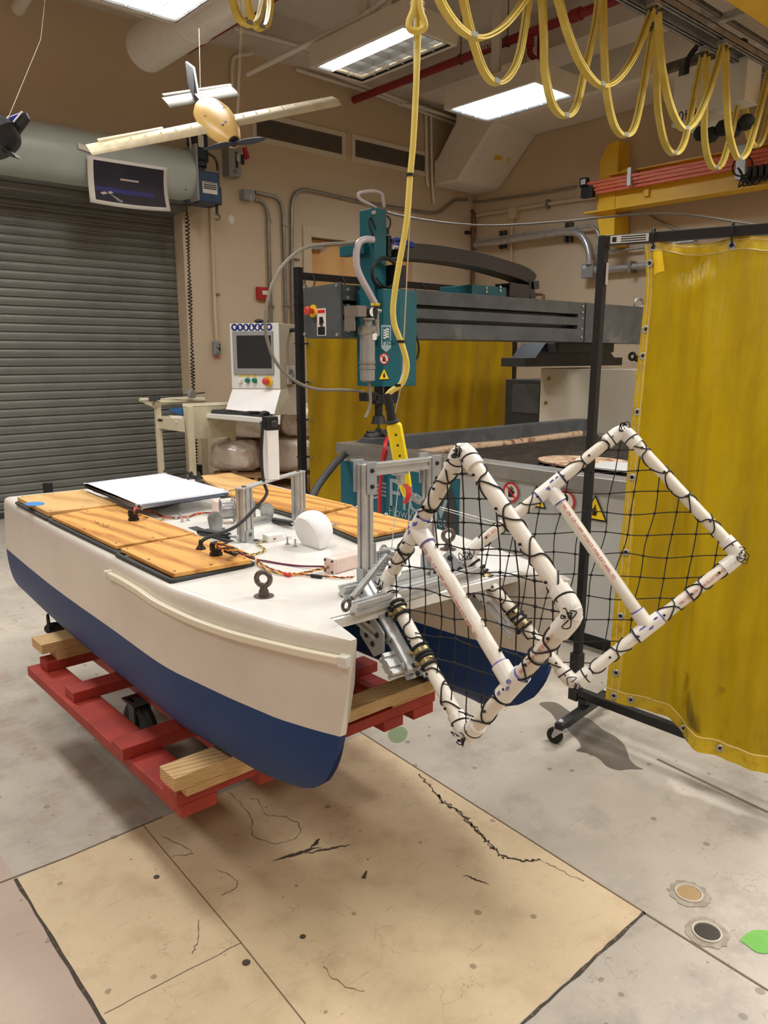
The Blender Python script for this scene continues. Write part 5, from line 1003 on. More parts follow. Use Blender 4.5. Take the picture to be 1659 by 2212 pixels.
t = thing('spray_nozzle', 'black trigger spray nozzle lying on the corner of the cutting table', 'spray nozzle', PY(815, 945, 4.2)); b = M(); b.tube(cat([PY(790, 946, 4.2), PY(815, 940, 4.2), PY(832, 938, 4.2), PY(838, 950, 4.2)], 6), .028, 10); b.cyl(PY(792, 946, 4.2), PY(800, 944, 4.2), .034); obj('body', b, 'hose_dark', t, smooth=50); b = M(); b.tube(cat([PY(793, 934, 4.2), PY(808, 934, 4.2), PY(820, 938, 4.2)], 5), .012, 8); b.cyl(PY(815, 930, 4.2), PY(826, 936, 4.2), .025); obj('trigger', b, 'black_plastic', t, smooth=50)
b = M(); b.tube(cat([TF(845, 940, -.12)+Vector((0, 0, .02)), TF(836, 948, -.03), TF(831, 965, .03), TF(826, 1000, .03), TF(821, 1050, .03), TF(820, 1105, .03), TF(826, 1180, .03)], 8), .0125, 10); o = obj('red_hose', b, 'hose_red', smooth=60); o['label'] = 'red hose hanging over the teal end of the cutting table'; o['category'] = 'hose'
# ------------------------------------------------------------------ curtain screen behind the gantry
YS = 5.6
def BS(x, y, off=0): return PY(x, y, YS-off)
t = thing('welding_screen', 'black framed yellow curtain screen standing behind the gantry', 'curtain screen', (4.0, YS, 0))
zt = BS(644, 580).z; xl = BS(644, 580).x; xr = BS(1111, 700).x
obj('post', M().box((xl-.03, YS-.03, 0), (xl+.03, YS+.03, zt+.01)), 'black_paint', t, bevel=.004); obj('post', M().box((xr-.03, YS-.03, 0), (xr+.03, YS+.03, zt+.01)), 'black_paint', t, bevel=.004)
obj('top_bar', M().box((xl+.03, YS-.025, zt-.09), (xr-.03, YS+.025, zt-.03)), 'black_paint', t, bevel=.004)
obj('foot', M().box((xl-.035, YS-.5, 0.03), (xl+.035, YS+.5, .08)), 'black_paint', t)
b = M().grid(lambda u, v: Vector((xl+.05+(xr-xl-.12)*u, YS-.035+.018*sin(u*31)*(1-v*.5)+.01*sin(u*77+v*6), zt-.16-(zt-.3)*v-.015*abs(sin(u*14*pi/2))*(1-v))), 90, 24); cu = obj('curtain', b, 'curtain_back', t, smooth=60)
b = M()
for k in range(9): x = xl+.12+(xr-xl-.24)*k/8; b.torus((x, YS-.0, zt-.1), (1, .2, 0), .058, .005, 16, 6)
obj('ring', b, 'black_rubber', t); b = M()
for k in range(9): x = xl+.12+(xr-xl-.24)*k/8; b.torus((x, YS-.055, zt-.175), (0, 1, 0), .016, .006, 14, 6)
for k in range(6): b.torus((xl+.075, YS-.055, zt-.3-.33*k), (0, 1, 0), .014, .006, 14, 6)
obj('grommet', b, 'brass', t); b = M()
for k in range(6): b.box((xl-.036, YS-.036, zt-.3-.33*k), (xl+.07, YS+.036, zt-.29-.33*k))
obj('tie', b, 'black_rubber', t)
# ------------------------------------------------------------------ control console
nC = (-FW*cos(radians(17))-RT*sin(radians(17))).normalized(); uC = UP.cross(nC).normalized()       # front normal, viewer's right
cF = EYE+FW*7.0
def CF(x, y, off=0): return PP(x, y, cF+nC*off, nC)
a, c = CF(497, 699), CF(603, 699); wC = (c-a).dot(uC); zT, zB = a.z, CF(540, 839).z; o0 = Vector((a.x, a.y, 0)); dC = .52
t = thing('control_console', 'white control console with screen, buttons and keyboard shelf', 'control console', o0-nC*.2)
def Q(u, z, d=0): return o0+uC*(wC*u)+UP*z+nC*d
b = M(); b.obox(o0+uC*wC/2-nC*dC/2+UP*(zT+zB)/2, uC*wC/2, nC*dC/2, UP*(zT-zB)/2); obj('cabinet', b, 'console_side', t, bevel=.004)
b = M(); b.obox(Q(.5, (zT+zB)/2, .006), uC*wC/2, nC*.006, UP*(zT-zB)/2); fp = obj('front_panel', b, 'console_white', t, bevel=.004)
b = M(); b.obox(Q(.47, zB+(zT-zB)*.55, .016), uC*wC*.415, nC*.01, UP*(zT-zB)*.335); bz = obj('monitor_bezel', b, 'console_bezel', fp, bevel=.006)
b = M(); b.obox(Q(.5, zB+(zT-zB)*.565, .027), uC*wC*.35, nC*.002, UP*(zT-zB)*.25); obj('screen', b, 'screen_glass', fp)
for k in range(7):
    c_ = Q(.1+.118*k, zB+(zT-zB)*.94, .0125); b = M(); disc(b, c_, nC, .034); sg = obj('safety_sticker', b, 'label_blue', fp); b = M()
    b.poly([c_+nC*.001+uC*(cos(w)*.013*(1+.3*sin(3*w+k)))+UP*(sin(w)*.02*(1+.25*cos(2*w+k))) for w in [2*pi*i/16 for i in range(16)]]); obj('pictogram', b, 'label_white', sg)
for k, (u_, m_) in enumerate(((.19, 'label_white'), (.34, 'green_button'), (.485, 'green_button'))):
    c_ = Q(u_, zB+(zT-zB)*.125, .012); b = M(); b.lathe(c_, nC, [(.024, 0), (.024, .012), (.019, .014), (.019, .03)], 18); obj('push_button', b, m_, fp, smooth=40); b = M(); b.obox(c_+UP*.045, uC*.018, nC*.002, UP*.014); obj('button_tag', b, 'sign_yellow', fp)
c_ = Q(.76, zB+(zT-zB)*.115, .012); b = M(); b.cyl(c_, c_+nC*.014, .046, n=22); obj('button_collar', b, 'sign_yellow', fp); b = M(); b.lathe(c_+nC*.014, nC, [(.02, 0), (.02, .03), (.034, .034), (.034, .05), (.024, .056)], 18); obj('emergency_button', b, 'red_button', fp, smooth=40)
b = M(); p0, p1, p2, p3 = Q(0, zB-.005, .0), Q(1, zB-.005, .0), CF(592, 895, .3), CF(488, 884, .3); b.prism([p0, p1, p2, p3], -nC*.012); obj('sloped_panel', b, 'white_plastic', t)
zS = .985; zK = CF(560, 897, .3).z
b = M(); b.prism([p1-nC*.001, p1-nC*.4, p2-nC*.62-UP*.05, p2-nC*.013], -uC*.01); obj('side_panel', b, 'console_side', t)
sh = [PZ(437, 893, zK), PZ(605, 907, zK), PZ(607, 889, zK), PZ(500, 880, zK)]; b = M(); b.prism([p-UP*.0 for p in sh], (0, 0, -.04)); sl = obj('keyboard_shelf', b, 'console_white', t, bevel=.004)
b = M(); c_ = PZ(567, 905, zK-.04)-nC*.06; c_.z = 0; b.obox(c_+UP*zK*.48, uC*.025, nC*.03, UP*zK*.48); b.obox(c_+UP*.03, uC*.25, nC*.2, UP*.03); obj('pedestal', b, 'steel_dark', t)
b = M(); hb = Q(1, zB+(zT-zB)*.5, -.25); b.tube(cat([hb+UP*.24, hb+UP*.245+uC*.07, hb+UP*.22+uC*.09, hb-UP*.22+uC*.09, hb-UP*.245+uC*.07, hb-UP*.24], 5), .02, 9); obj('handle', b, 'black_plastic', t, smooth=50)
b = M(); c_ = Q(1, zB+.12, -.22); b.obox(c_+uC*.006, uC*.006, nC*.08, UP*.085); fn = obj('fan_grille', b, 'console_white', t, bevel=.003); b = M(); ring(b, c_+uC*.0135, uC, .02, .06); obj('fan_ring', b, 'grey_box', fn)
t = thing('keyboard', 'black computer keyboard on the console shelf', 'keyboard', sh[0]); kp = [PZ(443, 891, zK+.005), PZ(540, 897, zK+.005), PZ(535, 884, zK+.005), PZ(468, 882, zK+.005)]; b = M(); b.prism(kp, (0, 0, .02)); obj('case', b, 'charcoal', t, bevel=.003); b = M()
for r_ in range(5):
    for q_ in range(15):
        u_, v_ = (q_+.5)/15, (r_+.5)/5; p = (kp[0]*(1-u_)+kp[1]*u_)*(1-v_)+(kp[3]*(1-u_)+kp[2]*u_)*v_; e1 = (kp[1]-kp[0])/15*.4; e2 = (kp[3]-kp[0])/5*.36; b.obox(p+UP*.024, e1, e2-e2.dot(e1)/e1.length_squared*e1*0, UP*.005)
obj('keys', b, 'dark_grey_paint', t)
t = thing('computer_mouse', 'black computer mouse on a dark pad beside the keyboard', 'mouse', PZ(572, 895, zK)); b = M(); b.sph(PZ(571, 894, zK+.028), .05, 14, (1.1, .8, .55)); obj('shell', b, 'black_plastic', t, smooth=60)
o = obj('mouse_pad', M().prism([PZ(523, 897, zK+.001), PZ(585, 903, zK+.001), PZ(590, 893, zK+.001), PZ(545, 889, zK+.001)], (0, 0, .005)), 'black_rubber'); o['label'] = 'dark mouse pad at the right end of the console shelf'; o['category'] = 'mouse pad'
b = M(); b.obox(PZ(548, 887, zK+.05), uC*.06, nC*.012, UP*.008); o = obj('phone', b, 'black_plastic', bevel=.004); o.location.z = zK+.03; o['label'] = 'thin black phone propped at the back edge of the keyboard'; o['category'] = 'phone'
t = thing('cap', 'dark sunglasses lying on top of the console cabinet', 'sunglasses', Q(.55, zT, -.1)); t.name = 'sunglasses'; ORG['sunglasses'] = Q(.55, zT, -.1); b = M(); b.sph(Q(.5, zT+.022, -.1), .05, 12, (1, .5, .42)); b.sph(Q(.62, zT+.018, -.1), .04, 12, (1, .5, .4)); obj('lenses', b, 'black_plastic', t, smooth=60)
# ------------------------------------------------------------------ cream sheet metal stand
def K(x, y, d): return PD(x, y, d)
t = thing('metal_stand', 'cream sheet metal stand with an open top frame in front of the roller shutter', 'stand', (3.6, 6.6, 0)); 
kz = K(390, 862, 7.4).z
f0, f1 = K(337, 870, 7.3), K(405, 875, 7.0); r0, r1 = K(440, 866, 7.9), K(505, 880, 7.6)
def leg(p, h, w=.05): return M().box((p.x-w/2, p.y-w/2, 0), (p.x+w/2, p.y+w/2, h))
L1, L2, L3, L4 = K(345, 960, 7.35), K(414, 960, 7.0), K(443, 990, 7.9), K(504, 960, 7.55)
obj('leg', leg(L1, K(345, 866, 7.35).z), 'cream_metal', t, bevel=.004); obj('leg', leg(L2, K(412, 878, 7.0).z), 'cream_metal', t, bevel=.004); obj('leg', leg(L3, K(443, 870, 7.9).z), 'cream_metal', t, bevel=.004); obj('leg', leg(L4, K(504, 880, 7.55).z), 'cream_metal', t, bevel=.004)
b = M(); q = [K(395, 880, 7.02), K(508, 876, 7.5), K(510, 942, 7.5), K(405, 951, 7.02)]; b.prism(q, (.02, .03, 0)); b.prism([q[0], q[1], K(508, 870, 7.6), K(394, 874, 7.12)], (0, 0, .012)); obj('apron_panel', b, 'cream_metal', t, bevel=.005)
b = M(); q = [K(337, 899, 7.34), K(398, 906, 7.03), K(400, 934, 7.03), K(339, 925, 7.34)]; b.prism(q, (.02, .03, 0)); b.prism([q[0], q[1], K(440, 900, 7.6), K(390, 897, 7.8)], (0, 0, -.01)); obj('tray', b, 'cream_metal', t, bevel=.004); b = M(); b.prism([K(341, 905, 7.32), K(351, 906, 7.27), K(351, 910, 7.27), K(341, 909, 7.32)], (-.004, -.004, 0)); obj('label_holder', b, 'sign_black', t)
b = M(); q = [K(302, 864, 7.5), K(338, 869, 7.3), K(335, 882, 7.3), K(305, 868, 7.5)]; b.prism(q, (.02, .03, 0)); b.tube([K(302, 864, 7.5), K(388, 862, 7.9), K(441, 862, 7.95), K(335, 869, 7.3)], .02, 4); b.tube([K(336, 870, 7.3), K(441, 865, 7.9)], .025, 4); b.tube([K(441, 865, 7.9), K(441, 880, 7.9)], .022, 4); obj('top_frame', b, 'cream_metal', t)
t = thing('slide_gauge', 'steel rod with a round weight lying across the metal stand', 'gauge', K(330, 862, 7.3)); b = M(); b.tube([K(330, 861, 7.3), K(442, 848, 7.8)], .008, 6); obj('rod', b, 'steel_dark', t); b = M(); c_ = K(414, 851, 7.65); b.cyl(c_-RT*.02+FW*.01, c_+RT*.02-FW*.01, .042, n=20); obj('weight', b, 'galvanised', t, smooth=40); b = M(); b.obox(K(330, 861, 7.3), RT*.03, FW*.03, UP*.025); b.cyl(K(339, 860, 7.25), K(343, 860, 7.3), .02); obj('clamp', b, 'charcoal', t, bevel=.003)
o = obj('blue_binder', M().prism([K(365, 884, 7.4), K(396, 880, 7.6), K(396, 897, 7.5), K(390, 893, 7.4)], (0, 0, -.012)), 'blue_binder'); o['label'] = 'blue binder leaning in the tray of the metal stand'; o['category'] = 'binder'
o = obj('paper_sheet', M().prism([K(365, 898, 7.3), K(395, 900, 7.2), K(393, 911, 7.1), K(380, 913, 7.1)], (0, 0, .004)), 'paper'); o['label'] = 'crumpled white paper sheet hanging over the tray of the metal stand'; o['category'] = 'paper'
# ------------------------------------------------------------------ pallets with wrapped bags
def pallet(c, yaw, z, lab, w=1.1, d=1.0, g=None):
    t = thing('wooden_pallet', lab, 'pallet', (c[0], c[1], z)); u = Vector((cos(yaw), sin(yaw), 0)); v = Vector((-sin(yaw), cos(yaw), 0)); c = Vector((c[0], c[1], z))
    for k in range(3): obj('stringer', M().obox(c+v*(d/2-.02)*(k-1)+UP*.065, u*w/2, v*.02, UP*.045), 'pallet_wood', t)
    for k in range(6): obj('top_board', M().obox(c+u*(w/2-.05)*(k-2.5)/2.5+UP*.12, u*.045, v*d/2, UP*.01), 'pallet_wood', t)
    for k in range(3): obj('bottom_board', M().obox(c+u*(w/2-.05)*(k-1)+UP*.01, u*.045, v*d/2, UP*.01), 'pallet_wood', t)
pcx = EYE+FW*7.85+RT*(7.85*(585-829.5)/F); pc = (pcx.x, pcx.y); yw = AZ-radians(8)
for k, lab in enumerate(('bottom wooden pallet under the wrapped bags', 'middle wooden pallet under the wrapped bags', 'top wooden pallet carrying the wrapped bags')): pallet(pc, yw, .145*k, lab)
zP = .145*3-.01
for k, (du, dv, z0, sx, sy, sz, lab) in enumerate(((-.27, -.23, 0, .235, .2, .2, 'clear wrapped bag at the left end of the pallet stack'), (.27, -.23, 0, .235, .2, .21, 'clear wrapped bag on the lower layer behind the camera post'), (0, .25, 0, .46, .2, .22, 'clear wrapped bag at the back of the lower layer'), (-.17, -.08, .32, .3, .28, .16, 'pinkish wrapped bag on the upper layer of the pallet stack'), (.33, .0, .33, .15, .28, .2, 'topmost clear wrapped bag beside the black curtain post'))):
    u = Vector((sin(yw), -cos(yw), 0)); v = Vector((cos(yw), sin(yw), 0)); c_ = Vector((pc[0], pc[1], zP+z0+sz*.75))+u*du+v*dv; b = M(); nu, nv = 60, 34
    rr = random.Random(k); ph = [rr.uniform(0, 6) for _ in range(8)]
    def sp(a, e):
        th = a*2*pi; p_ = (e-.5)*pi; cx, cy, cz = cos(p_)*cos(th), cos(p_)*sin(th), sin(p_); q_ = lambda w_: math.copysign(abs(w_)**.55, w_); f = 1+.06*sin(5*th+ph[0])*cos(4*p_+ph[1])+.04*abs(sin(9*th+ph[2]+4*p_))+.04*abs(sin(7*p_+ph[3]+5*th))+.025*abs(sin(17*th+ph[4]-6*p_))
        return c_+u*(q_(cx)*sx*f)+v*(q_(cy)*sy*f)+UP*(q_(cz)*sz*.75*(f if cz > 0 else 1))
    b.grid(sp, nu, nv); o = obj('wrapped_bag', b, 'bag_plastic', smooth=80); o['label'] = lab; o['category'] = 'bag'; o['group'] = 'plastic wrapped bags on the pallets'
# ------------------------------------------------------------------ front curtain screen
B0, B1 = PZ(1320, 514, 2.0), PZ(1659, 488, 2.0); bd_ = (B1-B0).normalized(); bn = Vector((-bd_.y, bd_.x, 0)); bn = bn if bn.dot(FW) < 0 else -bn
F0 = PZ(1243, 1493, .145); 
t = thing('welding_screen', 'black wheeled frame with the big yellow curtain standing in front of the cutting table', 'curtain screen', (F0.x, F0.y, 0))
P0 = Vector((F0.x, F0.y, .145)); zt = PD(1305, 509, P0.dot(FW)).z; PT = PD(1305, 509, P0.dot(FW)); b = M(); b.prism([Vector((P0.x+i*.0155, P0.y+j*.0155, .11)) for i, j in ((-1, -1), (1, -1), (1, 1), (-1, 1))], (PT.x-P0.x, PT.y-P0.y, zt-.11)); obj('post', b, 'black_paint', t, bevel=.003)
b = M(); z5 = PD(1290, 645, P0.dot(FW)).z; b.box((P0.x-.022, P0.y-.022, .11), (P0.x+.022, P0.y+.022, .32)); obj('post_sleeve', b, 'black_paint', t, bevel=.002)
top = Vector((PT.x, PT.y, zt-.02)); b = M(); b.obox(top+bd_*.75, bd_*.75, bn*.018, UP*.018); obj('top_bar', b, 'black_paint', t, bevel=.003)
b = M(); b.obox(top+bd_*.1+bn*.0195, bd_*.07, bn*.0008, UP*.014); tl = obj('bar_label', b, 'grey_sticker', t); b = M()
for k in range(3): b.obox(top+bd_*.115+bn*.0205+UP*(.008-.008*k), bd_*.045, bn*.0004, UP*.0018)
b.obox(top+bd_*.045+bn*.0205, bd_*.008, bn*.0004, UP*.009); obj('print', b, 'sign_black', tl)
b = M(); b.box((PT.x-.004, PT.y-.0205, zt-.18), (PT.x+.01, PT.y-.019, zt-.1)); obj('post_label', b, 'photo_light', t)
fd = Vector((0, -1, 0)); b = M(); b.obox(P0+fd*.6+UP*.0, fd*.62, Vector((.018, 0, 0)), UP*.018); obj('base_rail', b, 'black_paint', t, bevel=.003)
FT0, FT1 = PZ(1206, 1572, .085), PZ(1312, 1497, .085); fdir = (FT1-FT0).normalized(); fc = PZ(1268, 1525, .085)
b = M(); b.obox((FT0+FT1)/2, fdir*(FT1-FT0).length/2, fdir.cross(UP)*.018, UP*.016); obj('foot_bar', b, 'black_paint', t, bevel=.003)
b = M(); st = (FT0+FT1)/2; sx_ = PZ(1272, 1512, .11); b.box((P0.x-.018, sx_.y-.018, .09), (P0.x+.018, sx_.y+.018, .135)); obj('foot_socket', b, 'black_paint', t)
for k, (px, py) in enumerate(((1198, 1604), (1306, 1527))):
    g = PZ(px, py, 0); r_ = .0335; top_ = (FT0 if k == 0 else FT1); ca = M(); wa_ = (FW*.75+RT*.65).normalized(); ca.cyl(Vector((g.x, g.y, r_))-wa_*.011, Vector((g.x, g.y, r_))+wa_*.011, r_, n=24); cw = obj('caster', ca, 'black_rubber', t, bevel=.004)
    b = M(); c_ = Vector((g.x, g.y, r_)); tp__ = Vector((top_.x+fdir.x*.02*(1 if k == 0 else -1), top_.y+fdir.y*.02*(1 if k == 0 else -1), .072))
    for s_ in (-1, 1): o_ = wa_*(.0145*s_); wb_ = wa_.cross(UP); b.prism([c_+o_+wb_*.008, c_+o_-wb_*.008, tp__+o_-wb_*.02, tp__+o_+wb_*.02], wa_*.002*s_)
    b.cyl(tp__-UP*.006, tp__+UP*.004, .026, n=18); b.cyl(c_-wa_*.018, c_+wa_*.018, .006); obj('caster_fork', b, 'galvanised', cw)
    b = M(); b.lathe(tp__+UP*.03, UP, [(.011, 0), (.011, .006), (.005, .012)], 10); obj('caster_bolt', b, 'galvanised', cw)
# the curtain itself
CP = top+bn*.002
def CU(x, y): return PP(x, y, CP, bn)
TL, TR = CU(1393, 527), CU(1700, 505); edge_z = None; edge = [(1393, 530), (1397, 600), (1388, 700), (1378, 790), (1362, 950), (1350, 1100), (1336, 1240), (1322, 1400), (1312, 1500)]
bot = [(1312, 1503), (1360, 1520), (1420, 1545), (1455, 1565), (1482, 1598), (1503, 1622), (1560, 1633), (1610, 1650), (1659, 1672), (1720, 1700)]
n_e = len(edge); e0_, e1_ = CU(*edge[0]), PZ(1312, 1503, .19); d0_, d1_ = e0_.dot(FW), e1_.dot(FW)
ep_ = cat([PD(x, y, d0_+(d1_-d0_)*(y-530)/(1503-530)) for x, y in edge], 8); bp_ = cat([PZ(x, y, z) for (x, y), z in zip(bot, (.19, .185, .178, .168, .15, .142, .14, .138, .136, .134))], 8); tp_l = cat([CU(x, y) for x, y in ((1393, 530), (1425, 522), (1480, 530), (1530, 525), (1600, 510), (1660, 512), (1720, 500))], 8)
def smp(P, u): x = u*(len(P)-1); i = min(int(x), len(P)-2); return P[i].lerp(P[i+1], x-i)
rq = ep_[0]; 
def cur(u, v, off=0):
    l = smp(ep_, v); tpt, bpt = smp(tp_l, u), smp(bp_, u); r = tp_l[-1].lerp(bp_[-1], v)
    p = tpt.lerp(bpt, v)+(l-ep_[0].lerp(ep_[-1], v))*(1-u)
    dp = .012*sin(u*17+.6)*(.35+.65*v)+.02*sin(u*9+1.5*v)*(.3+v*.7)+.004*sin(u*53+v*9)
    wr = -.02*exp(-((u-.36)**2/.02+(v-.05)**2/.004))*sin(40*(v+u*.35))
    return p+bn*(dp+wr+off)
cu = obj('curtain', M().grid(cur, 90, 110), 'curtain_yellow', t, smooth=70); md = cu.modifiers.new('t', 'SOLIDIFY'); md.thickness = .0015
def hem(name, f, m_='curtain_hem', n=60, w=.0025): b = M(); b.tube([f(i/n) for i in range(n+1)], w, 5); return obj(name, b, m_, cu)
b = M().grid(lambda a, c: cur(a*.075, c, .0022), 4, 90); obj('side_hem', b, 'curtain_hem', cu, smooth=70)
b = M().grid(lambda a, c: cur(a, .0+c*.028, .0024), 80, 3); obj('top_hem', b, 'curtain_hem', cu, smooth=70)
b = M().grid(lambda a, c: cur(a, .965+c*.035, .0024), 80, 3); obj('bottom_hem', b, 'curtain_hem', cu, smooth=70)
b = M().grid(lambda a, c: cur(.09+a*.09, .03+c*.085*(1-.2*a), .003), 6, 6); obj('corner_patch', b, 'sign_yellow', cu, smooth=70)
b = M()
for (f, n) in ((lambda s: cur(.028, s, .004), 120), (lambda s: cur(.062, s, .004), 120), (lambda s: cur(s, .028, .004), 90), (lambda s: cur(s, .006, .004), 90), (lambda s: cur(s, .968, .004), 90)): b.tube([f(i/n) for i in range(n+1)], .0009, 4)
obj('stitching', b, 'rail_cream', cu)
def grommet(p, hk=False):
    b = M(); b.torus(p+bn*.004, bn, .0105, .0042, 18, 8); g = obj('grommet', b, 'motor_silver', cu, smooth=50); b = M(); disc(b, p+bn*.0035, bn, .0075); obj('grommet_hole', b, 'dark_gap', g)
for v in (.075, .262, .345, .45, .56, .7, .81, .92, .985): grommet(cur(.042, v))
for u in (.12, .42, .66): grommet(cur(u, .982))
for u in (.105, .62):
    p = cur(u, .018); grommet(p); b = M(); hx = p+bn*.006; tt = Vector((p.x, p.y, top.z))+bn*.012
    b.tube(cat([hx-UP*.004, hx+bn*.006+UP*.012, tt+bn*.02-UP*.01, tt+bn*.016+UP*.026, tt-bn*.015+UP*.028, tt-bn*.03], 6), .0032, 6); obj('hook', b, 'black_rubber', t, smooth=60)

b = M().grid(lambda a, c: cur(.25+a*.75, .86+c*.1, .003), 50, 10); obj('grime', b, 'curtain_grime', cu, smooth=70)
# ------------------------------------------------------------------ the boat: a small white and blue catamaran
DK = .93
BA = radians(3.2); BO = Vector((1.405, 1.265, 0)); AS = Vector((sin(BA), cos(BA), 0)); TS = Vector((cos(BA), -sin(BA), 0))
def bt(s, l, z): return BO + AS*s + TS*l + UP*z
def sl(p): d = Vector((p.x, p.y, 0))-BO; return d.dot(AS), d.dot(TS)
epx = [(14.5, 1078), (45, 1098), (87, 1125), (127, 1145), (163, 1165), (199, 1183), (235, 1201), (271, 1222), (300, 1237), (325, 1252), (361, 1268), (400, 1284.5), (490, 1316), (611, 1351), (701, 1369), (757, 1384)]
tab = sorted((sl(PZ(x, y, DK))[0], -sl(PZ(x, y, DK))[1]) for x, y in epx)
for _ in range(2): tab = [tab[0]]+[(tab[i][0], (tab[i-1][1]+2*tab[i][1]+tab[i+1][1])/4) for i in range(1, len(tab)-1)]+[tab[-1]]
def itp(T, x):
    if x <= T[0][0]: return T[0][1]
    for (a, p), (c, q) in zip(T, T[1:]):
        if x <= c: return p+(q-p)*(x-a)/(c-a)
    return T[-1][1]
S0, S1 = tab[0][0], 2.36
def bo(s): return itp(tab, s)
TIN = [(S0, bo(S0)-.018), (S0+.05, .352), (.13, .325), (.3, .29), (.6, .25), (1.0, .22), (2.4, .22)]
def bi(s): return itp(TIN, s)
SHB = [(-.93, 0), (-.80, .012), (-.70, .04), (-.61, .066), (-.565, .09), (-.53, .116), (-.49, .165), (-.455, .24), (-.42, .38)]
def shift(s, z):
    w = max(0, 1-(s-S0)/.8)**1.3; a = max(0, (s-1.9)/(S1-1.9)); return itp(SHB, -z)*w + a*.3*(DK-z)
PROF = [(.022, .93), (.008, .926), (.001, .917), (0, .90), (0, .82), (.002, .74), (.004, .68), (.014, .60), (.03, .53), (.055, .475), (.095, .438), (.14, .43)]
_lo = cat([Vector((d, 0, z)) for d, z in PROF[6:]], 3); PROF = PROF[:6]+[(p.x, p.z) for p in _lo]
ss = [S0+(S1-S0)*(i/44)**1.25 for i in range(45)]
boat = thing('catamaran_boat', 'white and blue twin hulled boat with plywood hatches resting on the red dolly', 'boat', bt(1.1, 0, .43))
def section(s, sg, half):
    o, i_ = bo(s), bi(s); w = o-i_; f = min(1, w/.28); out = []
    pr = PROF
    L = [(o-d*f*(1 if d > .03 else max(.35, min(1, w/.06))), z) for d, z in pr]; R = [(i_+d*f*(1 if d > .03 else max(.35, min(1, w/.06))), z) for d, z in reversed(pr)]
    if half == 'top': Ls, Rs = L[:7], R[-7:]
    else: Ls, Rs = L[6:], R[:-6]
    if half == 'top': return [[bt(s+shift(s, z), sg*l, z) for l, z in Ls], [bt(s+shift(s, z), sg*l, z) for l, z in Rs]]
    return [[bt(s+shift(s, z), sg*l, z) for l, z in Ls+Rs]]
def loft(strips, flip):
    b = M()
    for st in strips:
        n = len(st[0]); vs = [p for sec in st for p in sec]; f = [(i*n+j, (i+1)*n+j, (i+1)*n+j+1, i*n+j+1) for i in range(len(st)-1) for j in range(n-1)]
        if flip: f = [tuple(reversed(q)) for q in f]
        b.add(vs, f)
    return b
for sg in (-1, 1):
    S = [section(s, sg, 'top') for s in ss]; b = loft([[q[0] for q in S], [q[1] for q in S]], sg > 0)
    a, c = S[0]; b.poly(a+c); a, c = S[-1]; b.poly(a+c)
    obj('hull_side', b, 'hull_white', boat, smooth=45)
    S = [section(s, sg, 'bot')[0] for s in ss]; b = loft([S], sg > 0); b.poly(S[0]); b.poly(S[-1]); obj('hull_bottom', b, 'hull_blue', boat, smooth=45)
SF = .125                                                            # front edge of the bridge deck
o_l = [bt(s, -(bo(s)-.022*min(1, (bo(s)-bi(s))/.28)*max(.35, min(1, (bo(s)-bi(s))/.06))), DK) for s in ss]; o_r = [bt(s, bo(s)-.022*min(1, (bo(s)-bi(s))/.28)*max(.35, min(1, (bo(s)-bi(s))/.06)), DK) for s in ss]
sf = [s for s in ss if s < SF]
i_l = [bt(s, -(bi(s)+.022*min(1, (bo(s)-bi(s))/.28)*max(.35, min(1, (bo(s)-bi(s))/.06))), DK) for s in sf]; i_r = [bt(s, bi(s)+.022*min(1, (bo(s)-bi(s))/.28)*max(.35, min(1, (bo(s)-bi(s))/.06)), DK) for s in sf]
b = M(); fl_, fr_ = bt(SF, -bi(SF)-.01, DK), bt(SF, bi(SF)+.01, DK)
b.poly(list(reversed(o_l))+i_l+[fl_, fr_]+list(reversed(i_r))+o_r)
b.prism([bt(SF-.004, -bi(SF)-.012, DK-.006), bt(SF-.004, bi(SF)+.012, DK-.006), bt(SF-.004, bi(SF)+.012, DK-.03), bt(SF-.004, -bi(SF)-.012, DK-.03)], AS*.05)
b.add([bt(SF-.004, -bi(SF)-.012, DK-.006), bt(SF-.004, bi(SF)+.012, DK-.006), bt(SF+.004, bi(SF)+.012, DK), bt(SF+.004, -bi(SF)-.012, DK)], [(0, 1, 2, 3)])
obj('deck', b, 'deck_white', boat)
b = M(); b.prism([bt(.3, -.24, .87), bt(.3, .24, .87), bt(.2, .3, DK-.031), bt(.2, -.3, DK-.031)], AS*2.05); obj('bridge_underside', b, 'hull_white', boat)
def hullpt(px, py, dx=0):
    X = .92
    for _ in range(14): q = PX(px, py, X); s, l = sl(q); X = (BO+AS*s-TS*(bo(s)-dx)).x
    return q
rp = [(232, 1240), (262, 1255), (300, 1278), (335, 1302), (380, 1325), (430, 1347), (500, 1371), (580, 1392), (660, 1411), (748, 1429)]
R = cat([hullpt(x, y, -.009) for x, y in rp], 6); b = M(); b.ribbon(R, UP, .019, .016); rr_ = obj('rub_rail', b, 'rail_cream', boat, bevel=.003)
b = M(); b.ribbon([R[0]-(R[1]-R[0])*.2, R[0], R[1]], UP, .027, .023); obj('end_cap', b, 'clear_cap', rr_, bevel=.003); b = M(); b.ribbon([R[-2], R[-1], R[-1]+(R[-1]-R[-2])*.4], UP, .027, .023); obj('end_cap', b, 'clear_cap', rr_, bevel=.003)
